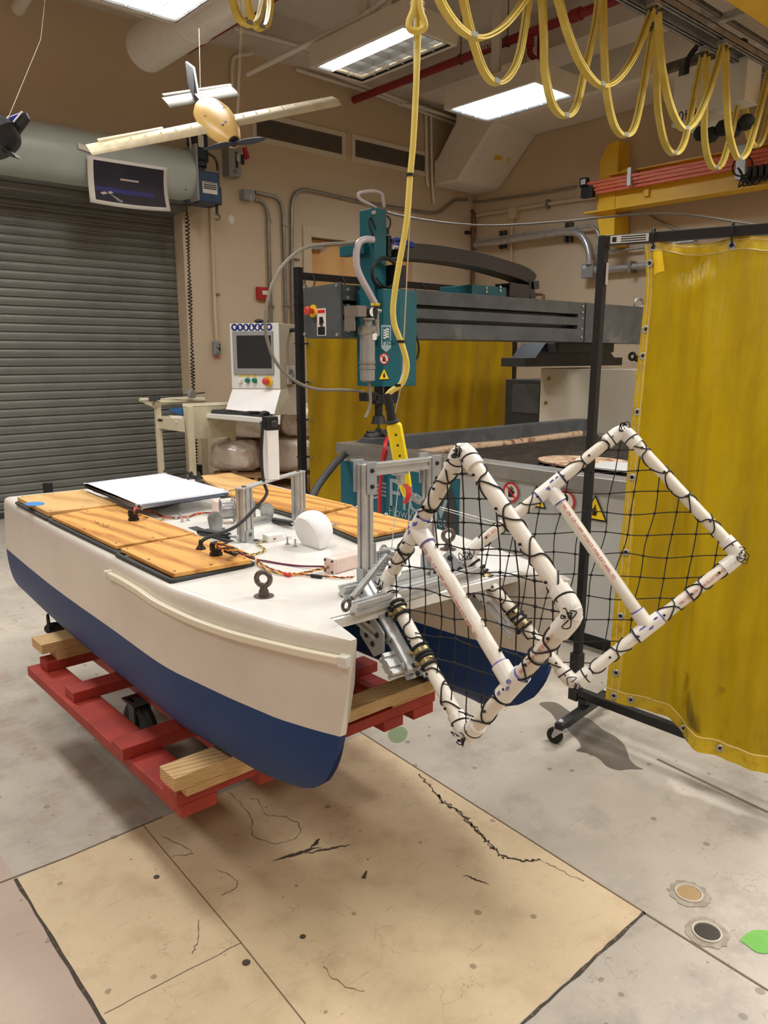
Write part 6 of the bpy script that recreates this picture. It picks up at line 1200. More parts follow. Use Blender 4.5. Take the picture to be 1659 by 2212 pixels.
# plywood hatch covers with their rubber seals
def hatch(px, m_, lab, gpx=None, th=.013):
    q = [PZ(x, y, DK+.014+th) for x, y in px]; c = sum(q, Vector())/4
    g = [PZ(x, y, DK+.012) for x, y in gpx] if gpx else [c+(p-c)*1.02-UP*(th+.002) for p in q]
    gc = sum(g, Vector())/len(g); ring_ = []
    for i in range(4):
        p, a, d = g[i], g[i-1], g[(i+1) % 4]; ring_ += [p+(a-p).normalized()*.03, p+((a-p).normalized()+(d-p).normalized())*.006, p+(d-p).normalized()*.03]
    b = M(); b.prism([p-UP*th for p in q], UP*th); h = obj('hatch_cover', b, m_, boat, label=lab, bevel=.0025)
    b = M(); b.tube([Vector((p.x, p.y, DK+.006)) for p in cat(ring_, 4, closed=True)], .0078, 8, closed=True); obj('rubber_seal', b, 'gasket_rubber', h, smooth=60)
    b = M()
    for i in range(4):
        p = q[i]+(c-q[i])*.11; disc(b, p+UP*.0006, UP, .0042, 10); p = q[i].lerp(q[(i+1) % 4], .5); p = p+(c-p)*.09; disc(b, p+UP*.0006, UP, .0042, 10)
    obj('screw_hole', b, 'print_black', h); return h, q
h1, q1 = hatch([(37, 1073), (181, 1057), (257, 1088), (103, 1106)], 'plywood_pale', 'pale plywood hatch with blue tape at the stern near corner', th=.02)
b = M(); c = PZ(75, 1088, q1[0].z+.0008); b.poly([c+Vector((cos(w)*.036, sin(w)*.05, 0)) for w in [2*pi*i/18 for i in range(18)]]); obj('tape_piece', b, 'blue_tape', h1)
h2, q2 = hatch([(111, 1114), (250, 1089), (421, 1151), (250, 1179)], 'plywood', 'long plywood hatch on the near hull with one cable gland')
b = M(); z = q2[0].z+.0007
for P in ([(205, 1124), (209, 1131), (213, 1127)], [(212, 1129), (216, 1133)], [(215, 1135), (220, 1138), (224, 1134), (222, 1130)], [(222, 1140), (236, 1138)], [(226, 1135), (234, 1136), (236, 1133)]): b.tube([PZ(x, y, z) for x, y in P], .0008, 4)
obj('pencil_mark', b, 'print_black', h2)
h3, q3 = hatch([(260, 1184), (423, 1153), (544, 1208), (374, 1239)], 'plywood', 'front plywood hatch on the near hull, lifted off its seal', gpx=[(252, 1194), (423, 1158), (546, 1214), (371, 1251)])
hatch([(425, 1028), (498, 1021), (576, 1045), (486, 1059)], 'plywood_pale', 'pale plywood hatch at the stern far corner behind the flat dish')
h5, _ = hatch([(484, 1064), (577, 1047), (763, 1091), (659, 1111)], 'plywood', 'long plywood hatch on the far hull behind the camera mast')
h6, _ = hatch([(676, 1116), (764, 1095), (918, 1132), (780, 1159)], 'plywood', 'front plywood hatch on the far hull behind the aluminium arch')
for (x, y, par) in ((723, 1134, h6), (834, 1113, h6), (772, 1097, h6)):
    c = PZ(x, y, DK+.027); b = M(); b.lathe(c, UP, [(.0095, 0), (.0095, .002), (.006, .003), (.006, .007), (.004, .009)], 6); obj('hex_bolt', b, 'galvanised', par)
def gland(x, y, par): c = PZ(x, y, DK+.027); b = M(); b.lathe(c, UP, [(.02, 0), (.02, .008), (.0165, .009), (.0165, .014), (.019, .016), (.019, .034), (.016, .04), (.008, .041)], 10); return obj('cable_gland', b, 'black_plastic', par, smooth=30), c
g1, gc1 = gland(289, 1124, h2); g2, gc2 = gland(467, 1199, h3)
c = PZ(434, 1186, DK+.027); b = M(); b.lathe(c, UP, [(.016, 0), (.015, .004), (.008, .012), (.005, .03)], 12); obj('cable_boot', b, 'black_rubber', h3, smooth=50)
for (x, y) in ((414, 1034), (430, 1035)): c_ = PZ(x, y, DK+.03); b = M(); b.lathe(c_, UP, [(.022, 0), (.02, .005), (.01, .02), (.006, .035)], 12); obj('cable_boot', b, 'black_rubber', boat, smooth=50)
# eye bolts
for (x, y, lab) in ((570, 1288, 'near'), (968, 1187, 'far')):
    c = PZ(x, y, DK); k = 1.0; b = M(); b.cyl(c, c+UP*.0025, .0265, n=24); ax_ = (FW*.9+RT*(.15 if lab == 'near' else -.3)).normalized(); b.torus(c+UP*.0475, ax_, .0185, .0072, 30, 10); b.lathe(c+UP*.002, UP, [(.0145, 0), (.0135, .012), (.0085, .022), (.0075, .028)], 16); obj('eye_bolt', b, 'eye_steel', boat, smooth=50)
# black tube at the stern and a ducted thruster under the near hull
b = M(); c = PZ(105, 1066, DK); c = PD(105, 1072, PZ(103, 1066, DK).dot(FW)+.15); zt_ = PD(104, 1043, c.dot(FW)).z; b.cyl((c.x, c.y, .75), (c.x, c.y, zt_), .022, n=16); obj('thruster_shaft', b, 'black_plastic', boat, smooth=40)
b = M(); c = PX(106, 1358, 1.05); ax_ = (RT*.9+FW*.45).normalized(); b.torus(c, ax_, .062, .006, 28, 8); th_ = obj('thruster_duct', b, 'black_plastic', boat, smooth=60)
b = M(); b.lathe(c-ax_*.05, ax_, [(.008, 0.03), (.02, .04), (.026, .06), (.026, .12), (.016, .14)], 16); 
for k in range(3): w = 2*pi*k/3+.4; e = Vector((0, 0, 0)); a_, u_ = b.frame(ax_); e = a_*cos(w)+u_*sin(w); b.obox(c+e*.035, e*.03, ax_*.006, e.cross(ax_)*.01)
obj('thruster_body', b, 'black_plastic', th_)
# ------------------------------------------------------------------ deck equipment
def onz(x, y, h=0): return PZ(x, y, DK+h)
t = thing('satellite_dish', 'flat white square satellite dish panel lying near the stern of the boat', 'antenna', onz(335, 1080)); zc = 1.0
q = [PZ(x, y, zc) for x, y in ((186, 1044), (355, 1022), (487, 1059), (300, 1089))]; cq = sum(q, Vector())/4
rd = []
for i in range(4): p, a, d = q[i], q[i-1], q[(i+1) % 4]; rd += [p+(a-p).normalized()*.016, p+((a-p).normalized()+(d-p).normalized())*.004, p+(d-p).normalized()*.016]
rd = cat(rd, 3, closed=True); b = M(); b.prism([p-UP*.004 for p in rd], UP*.004); obj('panel_face', b, 'dish_white', t); b = M(); b.prism([cq+(p-cq)*.997-UP*.016 for p in rd], UP*.012); obj('panel_rim', b, 'dish_edge', t); b = M(); b.prism([cq+(p-cq)*.985-UP*.021 for p in rd], UP*.005); obj('panel_back', b, 'dish_white', t)
b = M(); b.prism([Vector((p.x, p.y, DK)) for p in (cq+(p-cq)*.35 for p in q)], UP*(zc-.021-DK)); obj('mount', b, 'dark_grey_paint', t)
b = M(); m0 = [cq+(p-cq)*1.02 for p in q]; b.prism([Vector((p.x, p.y, DK+.0005)) for p in (PZ(200, 1062, DK), PZ(260, 1055, DK), PZ(390, 1088, DK), PZ(340, 1105, DK))], UP*.003); o = obj('rubber_mat', b, 'grey_box'); o['label'] = 'grey mat strip on the deck under the flat dish'; o['category'] = 'mat'
o = obj('dish_cable', M().tube(cat([PZ(430, 1033, DK+.06), PZ(425, 1030, DK+.085), PZ(412, 1030, DK+.07), PZ(405, 1036, DK+.04)], 6), .006, 7), 'black_rubber', smooth=60); o['label'] = 'short black cable arching between two boots behind the dish'; o['category'] = 'cable'
o = obj('dish_cable', M().tube(cat([PZ(414, 1031, DK+.06), PZ(408, 1024, DK+.09), PZ(395, 1017, DK+.11), PZ(375, 1014, DK+.1), PZ(355, 1018, DK+.06)], 6), .006, 7), 'black_rubber', smooth=60); o['label'] = 'black cable looping from the far boot to behind the dish'; o['category'] = 'cable'
# camera mast
t = thing('camera_mast', 'aluminium portal with a white post and black camera on top, mid deck', 'camera mast', onz(560, 1165))
pa, pb = onz(531, 1168), onz(646, 1121); za = PD(531, 1044, pa.dot(FW)).z; zb2 = PD(646, 1032, pb.dot(FW)).z; zm = (za+zb2)/2; dm = (pb-pa); dm.z = 0; Lm = dm.length; dm.normalize()
for p in (pa, pb): b = M(); b.extr(p+UP*.003, Vector((p.x, p.y, zm)), .03, .06, up=dm); o = obj('post', b, 'aluminium', t)
b = M(); b.obox((pa+pb)/2+UP*(zm-DK+.003), dm*(Lm/2+.032), dm.cross(UP)*.016, UP*.003); obj('top_plate', b, 'aluminium', t)
b = M()
for p in (pa, pb): b2c = Vector((p.x, p.y, zm+.006)); b.cyl(b2c, b2c+UP*.004, .008, n=6)
obj('bolt', b, 'steel_dark', t)
nf = dm.cross(UP); nf = nf if nf.dot(FW) < 0 else -nf
for p in (pa, pb):
    b = M(); w0 = p+nf*.0155; b.obox(w0+UP*.02+nf*.0015, dm*.024, nf*.0015, UP*.02); b.obox(w0+nf*.022+UP*.0015, dm*.024, nf*.022, UP*.0015); bk = obj('corner_bracket', b, 'aluminium_plate', t); b = M(); b.cyl(w0+UP*.024+nf*.003, w0+UP*.024+nf*.007, .007, n=12); b.cyl(w0+nf*.025+UP*.003, w0+nf*.025+UP*.008, .008, n=6); obj('bolt', b, 'steel_dark', bk)
pc_ = PP(587, 1033, pa, nf); pc_.z = zm+.006; hp = PP(587, 928, pa, nf).z-pc_.z; hc = PP(585, 899, pa, nf).z-pc_.z-hp
u1 = (dm*.8+nf*.6).normalized(); u2 = u1.cross(UP)
b = M(); b.obox(pc_+UP*hp/2, u1*.022, u2*.022, UP*hp/2); obj('mast_post', b, 'white_plastic', t, bevel=.002)
b = M(); b.obox(pc_+UP*(hp+hc/2), u1*.022, u2*.022, UP*hc/2); cm = obj('camera_body', b, 'black_plastic', t, bevel=.002); u2f = u2 if u2.dot(FW) < 0 else -u2
b = M(); cc = pc_+UP*(hp+hc*.48)+u2f*.022+u1*.004; b.lathe(cc, u2f, [(.0125, 0), (.0125, .005), (.010, .006), (.010, .01), (.007, .011)], 18); ln = obj('lens', b, 'charcoal', cm, smooth=40); b = M(); disc(b, cc+u2f*.0115, u2f, .0062); obj('lens_glass', b, 'screen_glass', ln)
P = cat([onz(434, 1186, .055), onz(441, 1165, .09), PP(480, 1135, pa, nf)+nf*.05, PP(530, 1095, pa, nf)+nf*.04, PP(560, 1065, pa, nf)+nf*.03, PP(567, 1040, pa, nf)+nf*.005, PP(571, 990, pa, nf)-nf*.012, PP(573, 930, pa, nf)-nf*.012, PP(577, 912, pa, nf)-nf*.0225], 8)
o = obj('camera_cable', M().tube(P, .0055, 8), 'black_rubber', smooth=60); o['label'] = 'black cable rising from the front hatch up the camera post'; o['category'] = 'cable'
# white radome
c = onz(675, 1182); r = .068; b = M(); pn = (-FW*.55-RT*.62-UP*.3).normalized(); b.sph(c+UP*.052, r, 40, (1.0, 1.0, 1.05)); c0 = c+UP*.052
for v in b.v:
    d = (v-c0).dot(pn)-.024
    if d > 0: v -= pn*d
    if v.z < DK: v.z = DK+.0005
o = obj('radome', b, 'white_matte', smooth=28); o['label'] = 'white rounded plastic dome with one flat face on the deck'; o['category'] = 'antenna dome'
def tagged(o, lab, cat_, group=None):
    o['label'] = lab; o['category'] = cat_
    if group: o['group'] = group
    return o
def dbox(p, dx, dy, h, sx, sy): b = M(); b.obox(p+UP*h/2, dx*sx, dy*sy, UP*h/2); return b
t = thing('sensor_box', 'small white plastic box with a twisted wire beside the dome', 'electronics box', onz(595, 1165)); c = onz(590, 1168); obj('body', dbox(c, TS, AS, .024, .03, .02), 'white_plastic', t, bevel=.002); b = M(); b.obox(c+TS*.045+AS*-.005+UP*.006, TS*.017, AS*.015, UP*.006); b.cyl(c+TS*.047-AS*.008+UP*.012, c+TS*.047-AS*.008+UP*.018, .006, n=6); obj('mount_tab', b, 'white_plastic', t)
for i, (x, y, lab) in enumerate(((621, 1176, 'small upright screw between the white box and the dome, the left one'), (638, 1181, 'small upright screw touching the dome'), (380, 1122, 'leftmost of four small bolts standing on the deck'), (389, 1117, 'back bolt of the four standing on the deck'), (394, 1128, 'front bolt of the four standing on the deck'), (406, 1125, 'rightmost of four small bolts standing on the deck'))):
    c = onz(x, y); b = M(); b.lathe(c, UP, [(.008, 0), (.0075, .003), (.003, .004), (.003, .026)] if i < 2 else [(.0085, 0), (.0085, .002), (.006, .003), (.006, .009), (.003, .01), (.003, .02)], 10); tagged(obj('deck_bolt', b, 'galvanised', smooth=30), lab, 'bolt', 'loose bolts standing on the deck')
# pulley brackets, winch, struts
def pulley(x, y, lab, ax_):
    c = onz(x, y); t = thing('pulley_bracket', lab, 'pulley', c); s_ = ax_.cross(UP)
    b = M(); b.obox(c+UP*.002, s_*.036, ax_*.022, UP*.002)
    for k in (-1, 1): b.prism([c+ax_*(.013*k)+s_*(-.02)+UP*.003, c+ax_*(.013*k)+s_*.02+UP*.003]+[c+ax_*(.013*k)+UP*.042+(s_*cos(w)+UP*sin(w))*.026 for w in [pi*i/12 for i in range(13)]], ax_*.002*k)
    obj('bracket', b, 'galvanised', t); b = M(); b.cyl(c+UP*.04-ax_*.011, c+UP*.04+ax_*.011, .024, n=24); b.cyl(c+UP*.04-ax_*.02, c+UP*.04+ax_*.02, .005, n=8); obj('wheel', b, 'galvanised', t, smooth=40); b = M()
    for k in (-1, 1): b.cyl(c+s_*.028*k+UP*.004, c+s_*.028*k+UP*.009, .006, n=6)
    obj('bolt', b, 'galvanised', t)
wax = (-FW*.75+RT*.66).normalized(); 
pulley(466, 1146, 'galvanised pulley bracket in front of the drum winch', (-FW*.9+RT*.3).normalized()); pulley(577, 1125, 'galvanised pulley bracket between the mast posts', (-FW*.95+RT*.2).normalized())
t = thing('drum_winch', 'wire drum winch with a perforated disc behind the left mast post', 'winch', onz(505, 1125)); c = onz(506, 1128)+UP*.05; wx = (TS*.95-AS*.3).normalized(); b = M(); b.lathe(c-wx*.05, wx, [(.042, 0), (.042, .003), (.034, .004), (.036, .02), (.034, .044), (.045, .046), (.045, .049)], 28); obj('drum', b, 'motor_silver', t, smooth=30); b = M(); disc(b, c-wx*-.0005, wx, .05, 28); dk = obj('perforated_disc', b, 'galvanised', t); b = M()
a_, u_ = b.frame(wx)
for i in range(-4, 5):
    for j in range(-4, 5):
        if i*i+j*j < 18: disc(b, c+wx*.0012+a_*(.0098*i)+u_*(.0098*j), wx, .0028, 8)
obj('holes', b, 'dark_gap', dk)
b = dbox(onz(486, 1112), TS, AS, .062, .045, .024); obj('motor_case', b, 'print_pink', t, bevel=.006)
b = M(); r0, r1 = onz(515, 1140), onz(577, 1128); b.extr(r0+UP*.013, r1+UP*.013, .025); obj('rail', b, 'aluminium', t); b = M(); c_ = onz(546, 1126); b.obox(c_+UP*.04, TS*.012, AS*.003, UP*.04); b.cyl(c_+UP*.03-AS*.004, c_+UP*.03-AS*.012, .007); obj('angle_plate', b, 'galvanised', t)
for (x0, y0, z0, x1, y1, z1, lab) in ((430, 1148, .012, 512, 1160, .022, 'black gas strut running to the foot of the left mast post'), (592, 1124, .01, 640, 1133, .02, 'black gas strut running to the foot of the right mast post')):
    p, q = onz(x0, y0, z0), onz(x1, y1, z1); t = thing('gas_strut', lab, 'strut', p); b = M(); b.cyl(p, p.lerp(q, .8), .011, n=14); obj('cylinder', b, 'black_plastic', t, smooth=40); b = M(); b.cyl(p.lerp(q, .8), q, .005); b.sph(q, .009, 10); obj('rod_end', b, 'galvanised', t, smooth=40)
b = M(); b.prism([onz(406, 1140, .0006), onz(425, 1137, .0006), onz(505, 1168, .0006), onz(490, 1174, .0006)], UP*.001); tagged(obj('deck_slot', b, 'charcoal'), 'dark slot in the deck in front of the gas strut', 'slot'); 
# front motor box
t = thing('motor_box', 'translucent pinkish motor box lying across the deck beside the arch post', 'motor box', onz(740, 1235)); c = onz(714, 1238); dd = (onz(775, 1221)-c); dd.z = 0; dd.normalize(); ee = dd.cross(UP); b = M(); b.obox(c+dd*.075+UP*.023, dd*.075, ee*.022, UP*.023); obj('case', b, 'print_pink', t, bevel=.006); b = M(); b.obox(c-dd*.003+UP*.023, dd*.003, ee*.0225, UP*.0235); ep2 = obj('end_plate', b, 'print_pink', t, bevel=.004); b = M()
for i in (-1, 1):
    for j in (-1, 1): e_ = c-dd*.006+UP*(.023+.016*j)+ee*.015*i; b.cyl(e_, e_-dd*.004, .0032, n=8)
obj('screw', b, 'sign_black', ep2)
# wires
def wire(pts, r, m_, lab, k=8, tw=None):
    P = cat([onz(x, y, h) for x, y, h in pts], k)
    if tw:
        t = thing('twisted_wire', lab, 'wire', P[0])
        for n_, mm in enumerate(tw):
            Q = [p+Vector((cos(i*1.1+n_*2*pi/len(tw)), sin(i*1.1+n_*2*pi/len(tw)), .7*sin(i*1.1+n_*2*pi/len(tw))))*r*1.1+UP*r for i, p in enumerate(P)]; obj('strand', M().tube(Q, r, 5), mm, t, smooth=60)
        return t
    return tagged(obj('wire', M().tube(P, r, 6), m_, smooth=60), lab, 'wire')
gt = (467, 1180, .075)
wire([(289, 1110, .07), (291, 1100, .085), (298, 1098, .06), (325, 1105, .01), (360, 1118, .004), (400, 1118, .004), (430, 1110, .004), (460, 1108, .01), (478, 1098, .02)], .0022, None, 'twisted wires running from the long near hatch to the drum winch', tw=('wire_red', 'wire_black', 'wire_orange'))
wire([(297, 1112, .055), (315, 1118, .03), (340, 1124, .004), (355, 1122, .004)], .0018, None, 'thin twisted wire ending short on the deck by the loose bolts', tw=('wire_yellow', 'wire_maroon'))
wire([(467, 1182, .07), (472, 1176, .085), (485, 1178, .07), (510, 1190, .03), (545, 1206, .01), (580, 1213, .004), (640, 1222, .004), (700, 1224, .012), (708, 1226, .02)], .0032, 'wire_maroon', 'dark maroon cable curving from the front gland to the pinkish motor box')
wire([(467, 1182, .075), (475, 1173, .09), (495, 1180, .07), (530, 1196, .03), (550, 1206, .01), (560, 1222, .004), (585, 1235, .004), (620, 1242, .004), (650, 1240, .004), (685, 1232, .01), (706, 1228, .02)], .002, None, 'orange and yellow twisted wires running along the deck to the motor box', tw=('wire_orange', 'wire_yellow', 'wire_black'))
wire([(467, 1184, .075), (480, 1182, .08), (510, 1192, .03), (535, 1198, .008), (552, 1197, .004), (568, 1192, .004), (571, 1186, .004), (558, 1178, .004), (560, 1172, .004), (585, 1168, .004), (595, 1164, .012)], .0018, None, 'twisted wire looping from the gland to the small white box', tw=('wire_black', 'wire_yellow'))
wire([(467, 1186, .075), (482, 1186, .07), (520, 1200, .02), (550, 1209, .006), (575, 1225, .004), (612, 1238, .004), (640, 1241, .004), (690, 1245, .004), (740, 1249, .004), (765, 1247, .004)], .0018, None, 'twisted wire with black splice ending at the foot of the arch', tw=('wire_orange', 'wire_black'))
for (x0, y0, x1, y1, m_, lab, h) in ((672, 1243, 695, 1246, 'black_plastic', 'black shrink sleeve on the wire near the arch foot', .006), (614, 1239, 626, 1243, 'red_strap', 'red connector sleeve on the deck wires', .006), (468, 1176, 477, 1183, 'red_strap', 'red connector at the top of the front cable gland', .08), (486, 1190, 508, 1198, 'black_plastic', 'black connector sleeve beside the front cable gland', .045)):
    tagged(obj('wire_sleeve', M().tube([onz(x0, y0, h), onz(x1, y1, h)], .0055, 8), m_, smooth=50), lab, 'wire connector')
# ------------------------------------------------------------------ aluminium arch and crossbeams at the bow
def nut(b, p, n, r=.0062): b.lathe(p, n, [(r, 0), (r, .002), (r*.75, .0045), (r*.3, .005)], 12); return b
rig = thing('bow_arch', 'slotted aluminium arch and crossbeams bolted over the bow of the boat', 'frame', onz(860, 1260))
e1a, e1b = PZ(738, 1279, .945), PZ(1003, 1217, .945); b = M(); b.extr(e1a, e1b, .03); obj('crossbeam', b, 'aluminium', rig)
e2a, e2b = PZ(764, 1315, .945), PZ(1030, 1236, .945); b = M(); b.extr(e2a, e2b, .03); obj('crossbeam', b, 'aluminium', rig)
ed = (e1b-e1a).normalized(); en = ed.cross(UP); en = en if en.dot(FW) < 0 else -en
pl_ = PZ(792, 1256, .96); pr_ = PZ(920, 1222, .96); pl_ = e1a+ed*(pl_-e1a).dot(ed); pr_ = e1a+ed*(pr_-e1a).dot(ed); pl_.z = pr_.z = .96
zT_ = PD(795, 1003, pl_.dot(FW)).z
for p in (pl_, pr_): b = M(); b.extr(p, Vector((p.x, p.y, zT_-.0)), .03, up=ed); obj('arch_post', b, 'aluminium', rig)
b = M(); b.extr(pl_+UP*(zT_-.96-.015)-ed*.0+ed*.016, pr_+UP*(zT_-.96-.015)-ed*.016, .03); obj('arch_beam', b, 'aluminium', rig)
for p, s_ in ((pl_, 1), (pr_, -1)):
    for k, (off, zz) in enumerate(((en*.0175, zT_-.035), (-en*.0175, zT_-.03))):
        b = M(); b.obox(Vector((p.x, p.y, zz))+off+ed*.008*(1 if k == 0 else -1), ed*.016, en*.002, UP*.042); g = obj('gusset_plate', b, 'aluminium_plate', rig, bevel=.001)
        if k == 0: b = M(); nut(b, Vector((p.x, p.y, zz+.02))+off+en*.002+ed*.008, en); nut(b, Vector((p.x, p.y, zz-.022))+off+en*.002+ed*.008, en); obj('bolt', b, 'sign_black', g)
    b = M(); b.obox(p+en*.0175-UP*.0+ed*.006+UP*.005, ed*.016, en*.002, UP*.03); g = obj('gusset_plate', b, 'aluminium_plate', rig, bevel=.001); b = M(); nut(b, p+en*.0195+ed*.006+UP*.02, en); nut(b, p+en*.0195+ed*.006-UP*.012, en); obj('bolt', b, 'sign_black', g)
    b = M(); b.obox(p-ed*.018+UP*.012, ed*.002, en*.014, UP*.026); obj('gusset_plate', b, 'aluminium_plate', rig, bevel=.001)
# pulley block, shackle, wires
pk = pl_.lerp(pr_, .52); pk.z = zT_-.03; t = thing('pulley_block', 'small metal pulley block with a red strap under the arch beam', 'pulley', pk); b = M(); b.obox(pk-UP*.004, ed*.022, en*.012, UP*.004); b.obox(pk-UP*.02+ed*.002, ed*.008, en*.009, UP*.016); b.cyl(pk-UP*.028-en*.012, pk-UP*.028+en*.012, .007); obj('block', b, 'galvanised', t, bevel=.002)
s0 = pk-UP*.035+ed*.012+en*.005; b = M(); b.ribbon(cat([s0, s0-UP*.012+ed*.008+en*.006, s0-UP*.03+ed*.004+en*.012, s0-UP*.05-ed*.006+en*.01], 4), ed, .016, .003); obj('strap', b, 'red_strap', t)
sh0 = s0+ed*.02-UP*.02; b = M(); b.torus(sh0, (ed*.4+en).normalized(), .009, .0028, 16, 8); b.torus(sh0+ed*.012-UP*.018, ed, .008, .0024, 14, 6); 
for k in range(3): b.obox(sh0+ed*(.016+.009*k)-UP*(.026+.005*k), ed*.004, en*.008, UP*.005); b.cyl(sh0+ed*(.016+.009*k)-UP*(.026+.005*k)-en*.012, sh0+ed*(.016+.009*k)-UP*(.026+.005*k)+en*.012, .0022, n=6)
obj('shackle', b, 'galvanised', t, smooth=50)
# winch on the front beam
t = thing('bow_winch', 'small drum winch on a perforated bracket at the foot of the arch', 'winch', PZ(840, 1225, .94)); c = PZ(826, 1212, .975); b = M()
b.obox(c, ed*.022, en*.0015, UP*.032); b.obox(c-en*.05+ed*-.004+UP*.01, ed*.02, en*.0015, UP*.032); b.obox(c-UP*.032-en*.02, ed*.022, en*.03, UP*.0015); br_ = obj('bracket', b, 'aluminium_plate', t); b = M()
for i in range(-2, 3):
    for j in range(-3, 4): disc(b, c+en*.002+ed*(.008*i)+UP*(.008*j), en, .0022, 8)
obj('holes', b, 'dark_gap', br_)
dc = c+ed*.034+UP*.014; wv = (en*.9+ed*.35).normalized(); b = M(); b.lathe(dc-wv*.03, wv, [(.026, 0), (.026, .004), (.018, .005), (.02, .03), (.018, .05), (.027, .051), (.027, .055)], 22); obj('drum', b, 'motor_silver', t, smooth=30)
b = M()
b.tube([pk-UP*.03-ed*.004, dc+UP*.018], .0013, 5); tagged(obj('wire_rope', b, 'steel_wire'), 'thin wire rope from the pulley block straight down to the bow winch', 'wire rope')
# spring
p0, p1 = PZ(748, 1307, .975), PD(842, 1190, 1.86); t = thing('tension_spring', 'long coil spring stretched from the crossbeam end up to the near net frame', 'spring', p0); d = (p1-p0); n = 46; b = M(); a_, u_ = b.frame(d); P = []
for i in range(n*7+1): u0 = i/(n*7); w = 2*pi*i/7; r = .0075; P.append(p0+d*(.12+.8*u0)+(a_*cos(w)+u_*sin(w))*r)
b.tube(P, .0016, 5); obj('coil', b, 'galvanised', t, smooth=60); b = M(); b.torus(p0-d.normalized()*.0, a_, .013, .0042, 18, 8); b.tube([p0+d*.04, p0+d*.13], .004, 6); b.tube([p0+d*.91, p1], .003, 6); obj('hook', b, 'steel_dark', t, smooth=50)
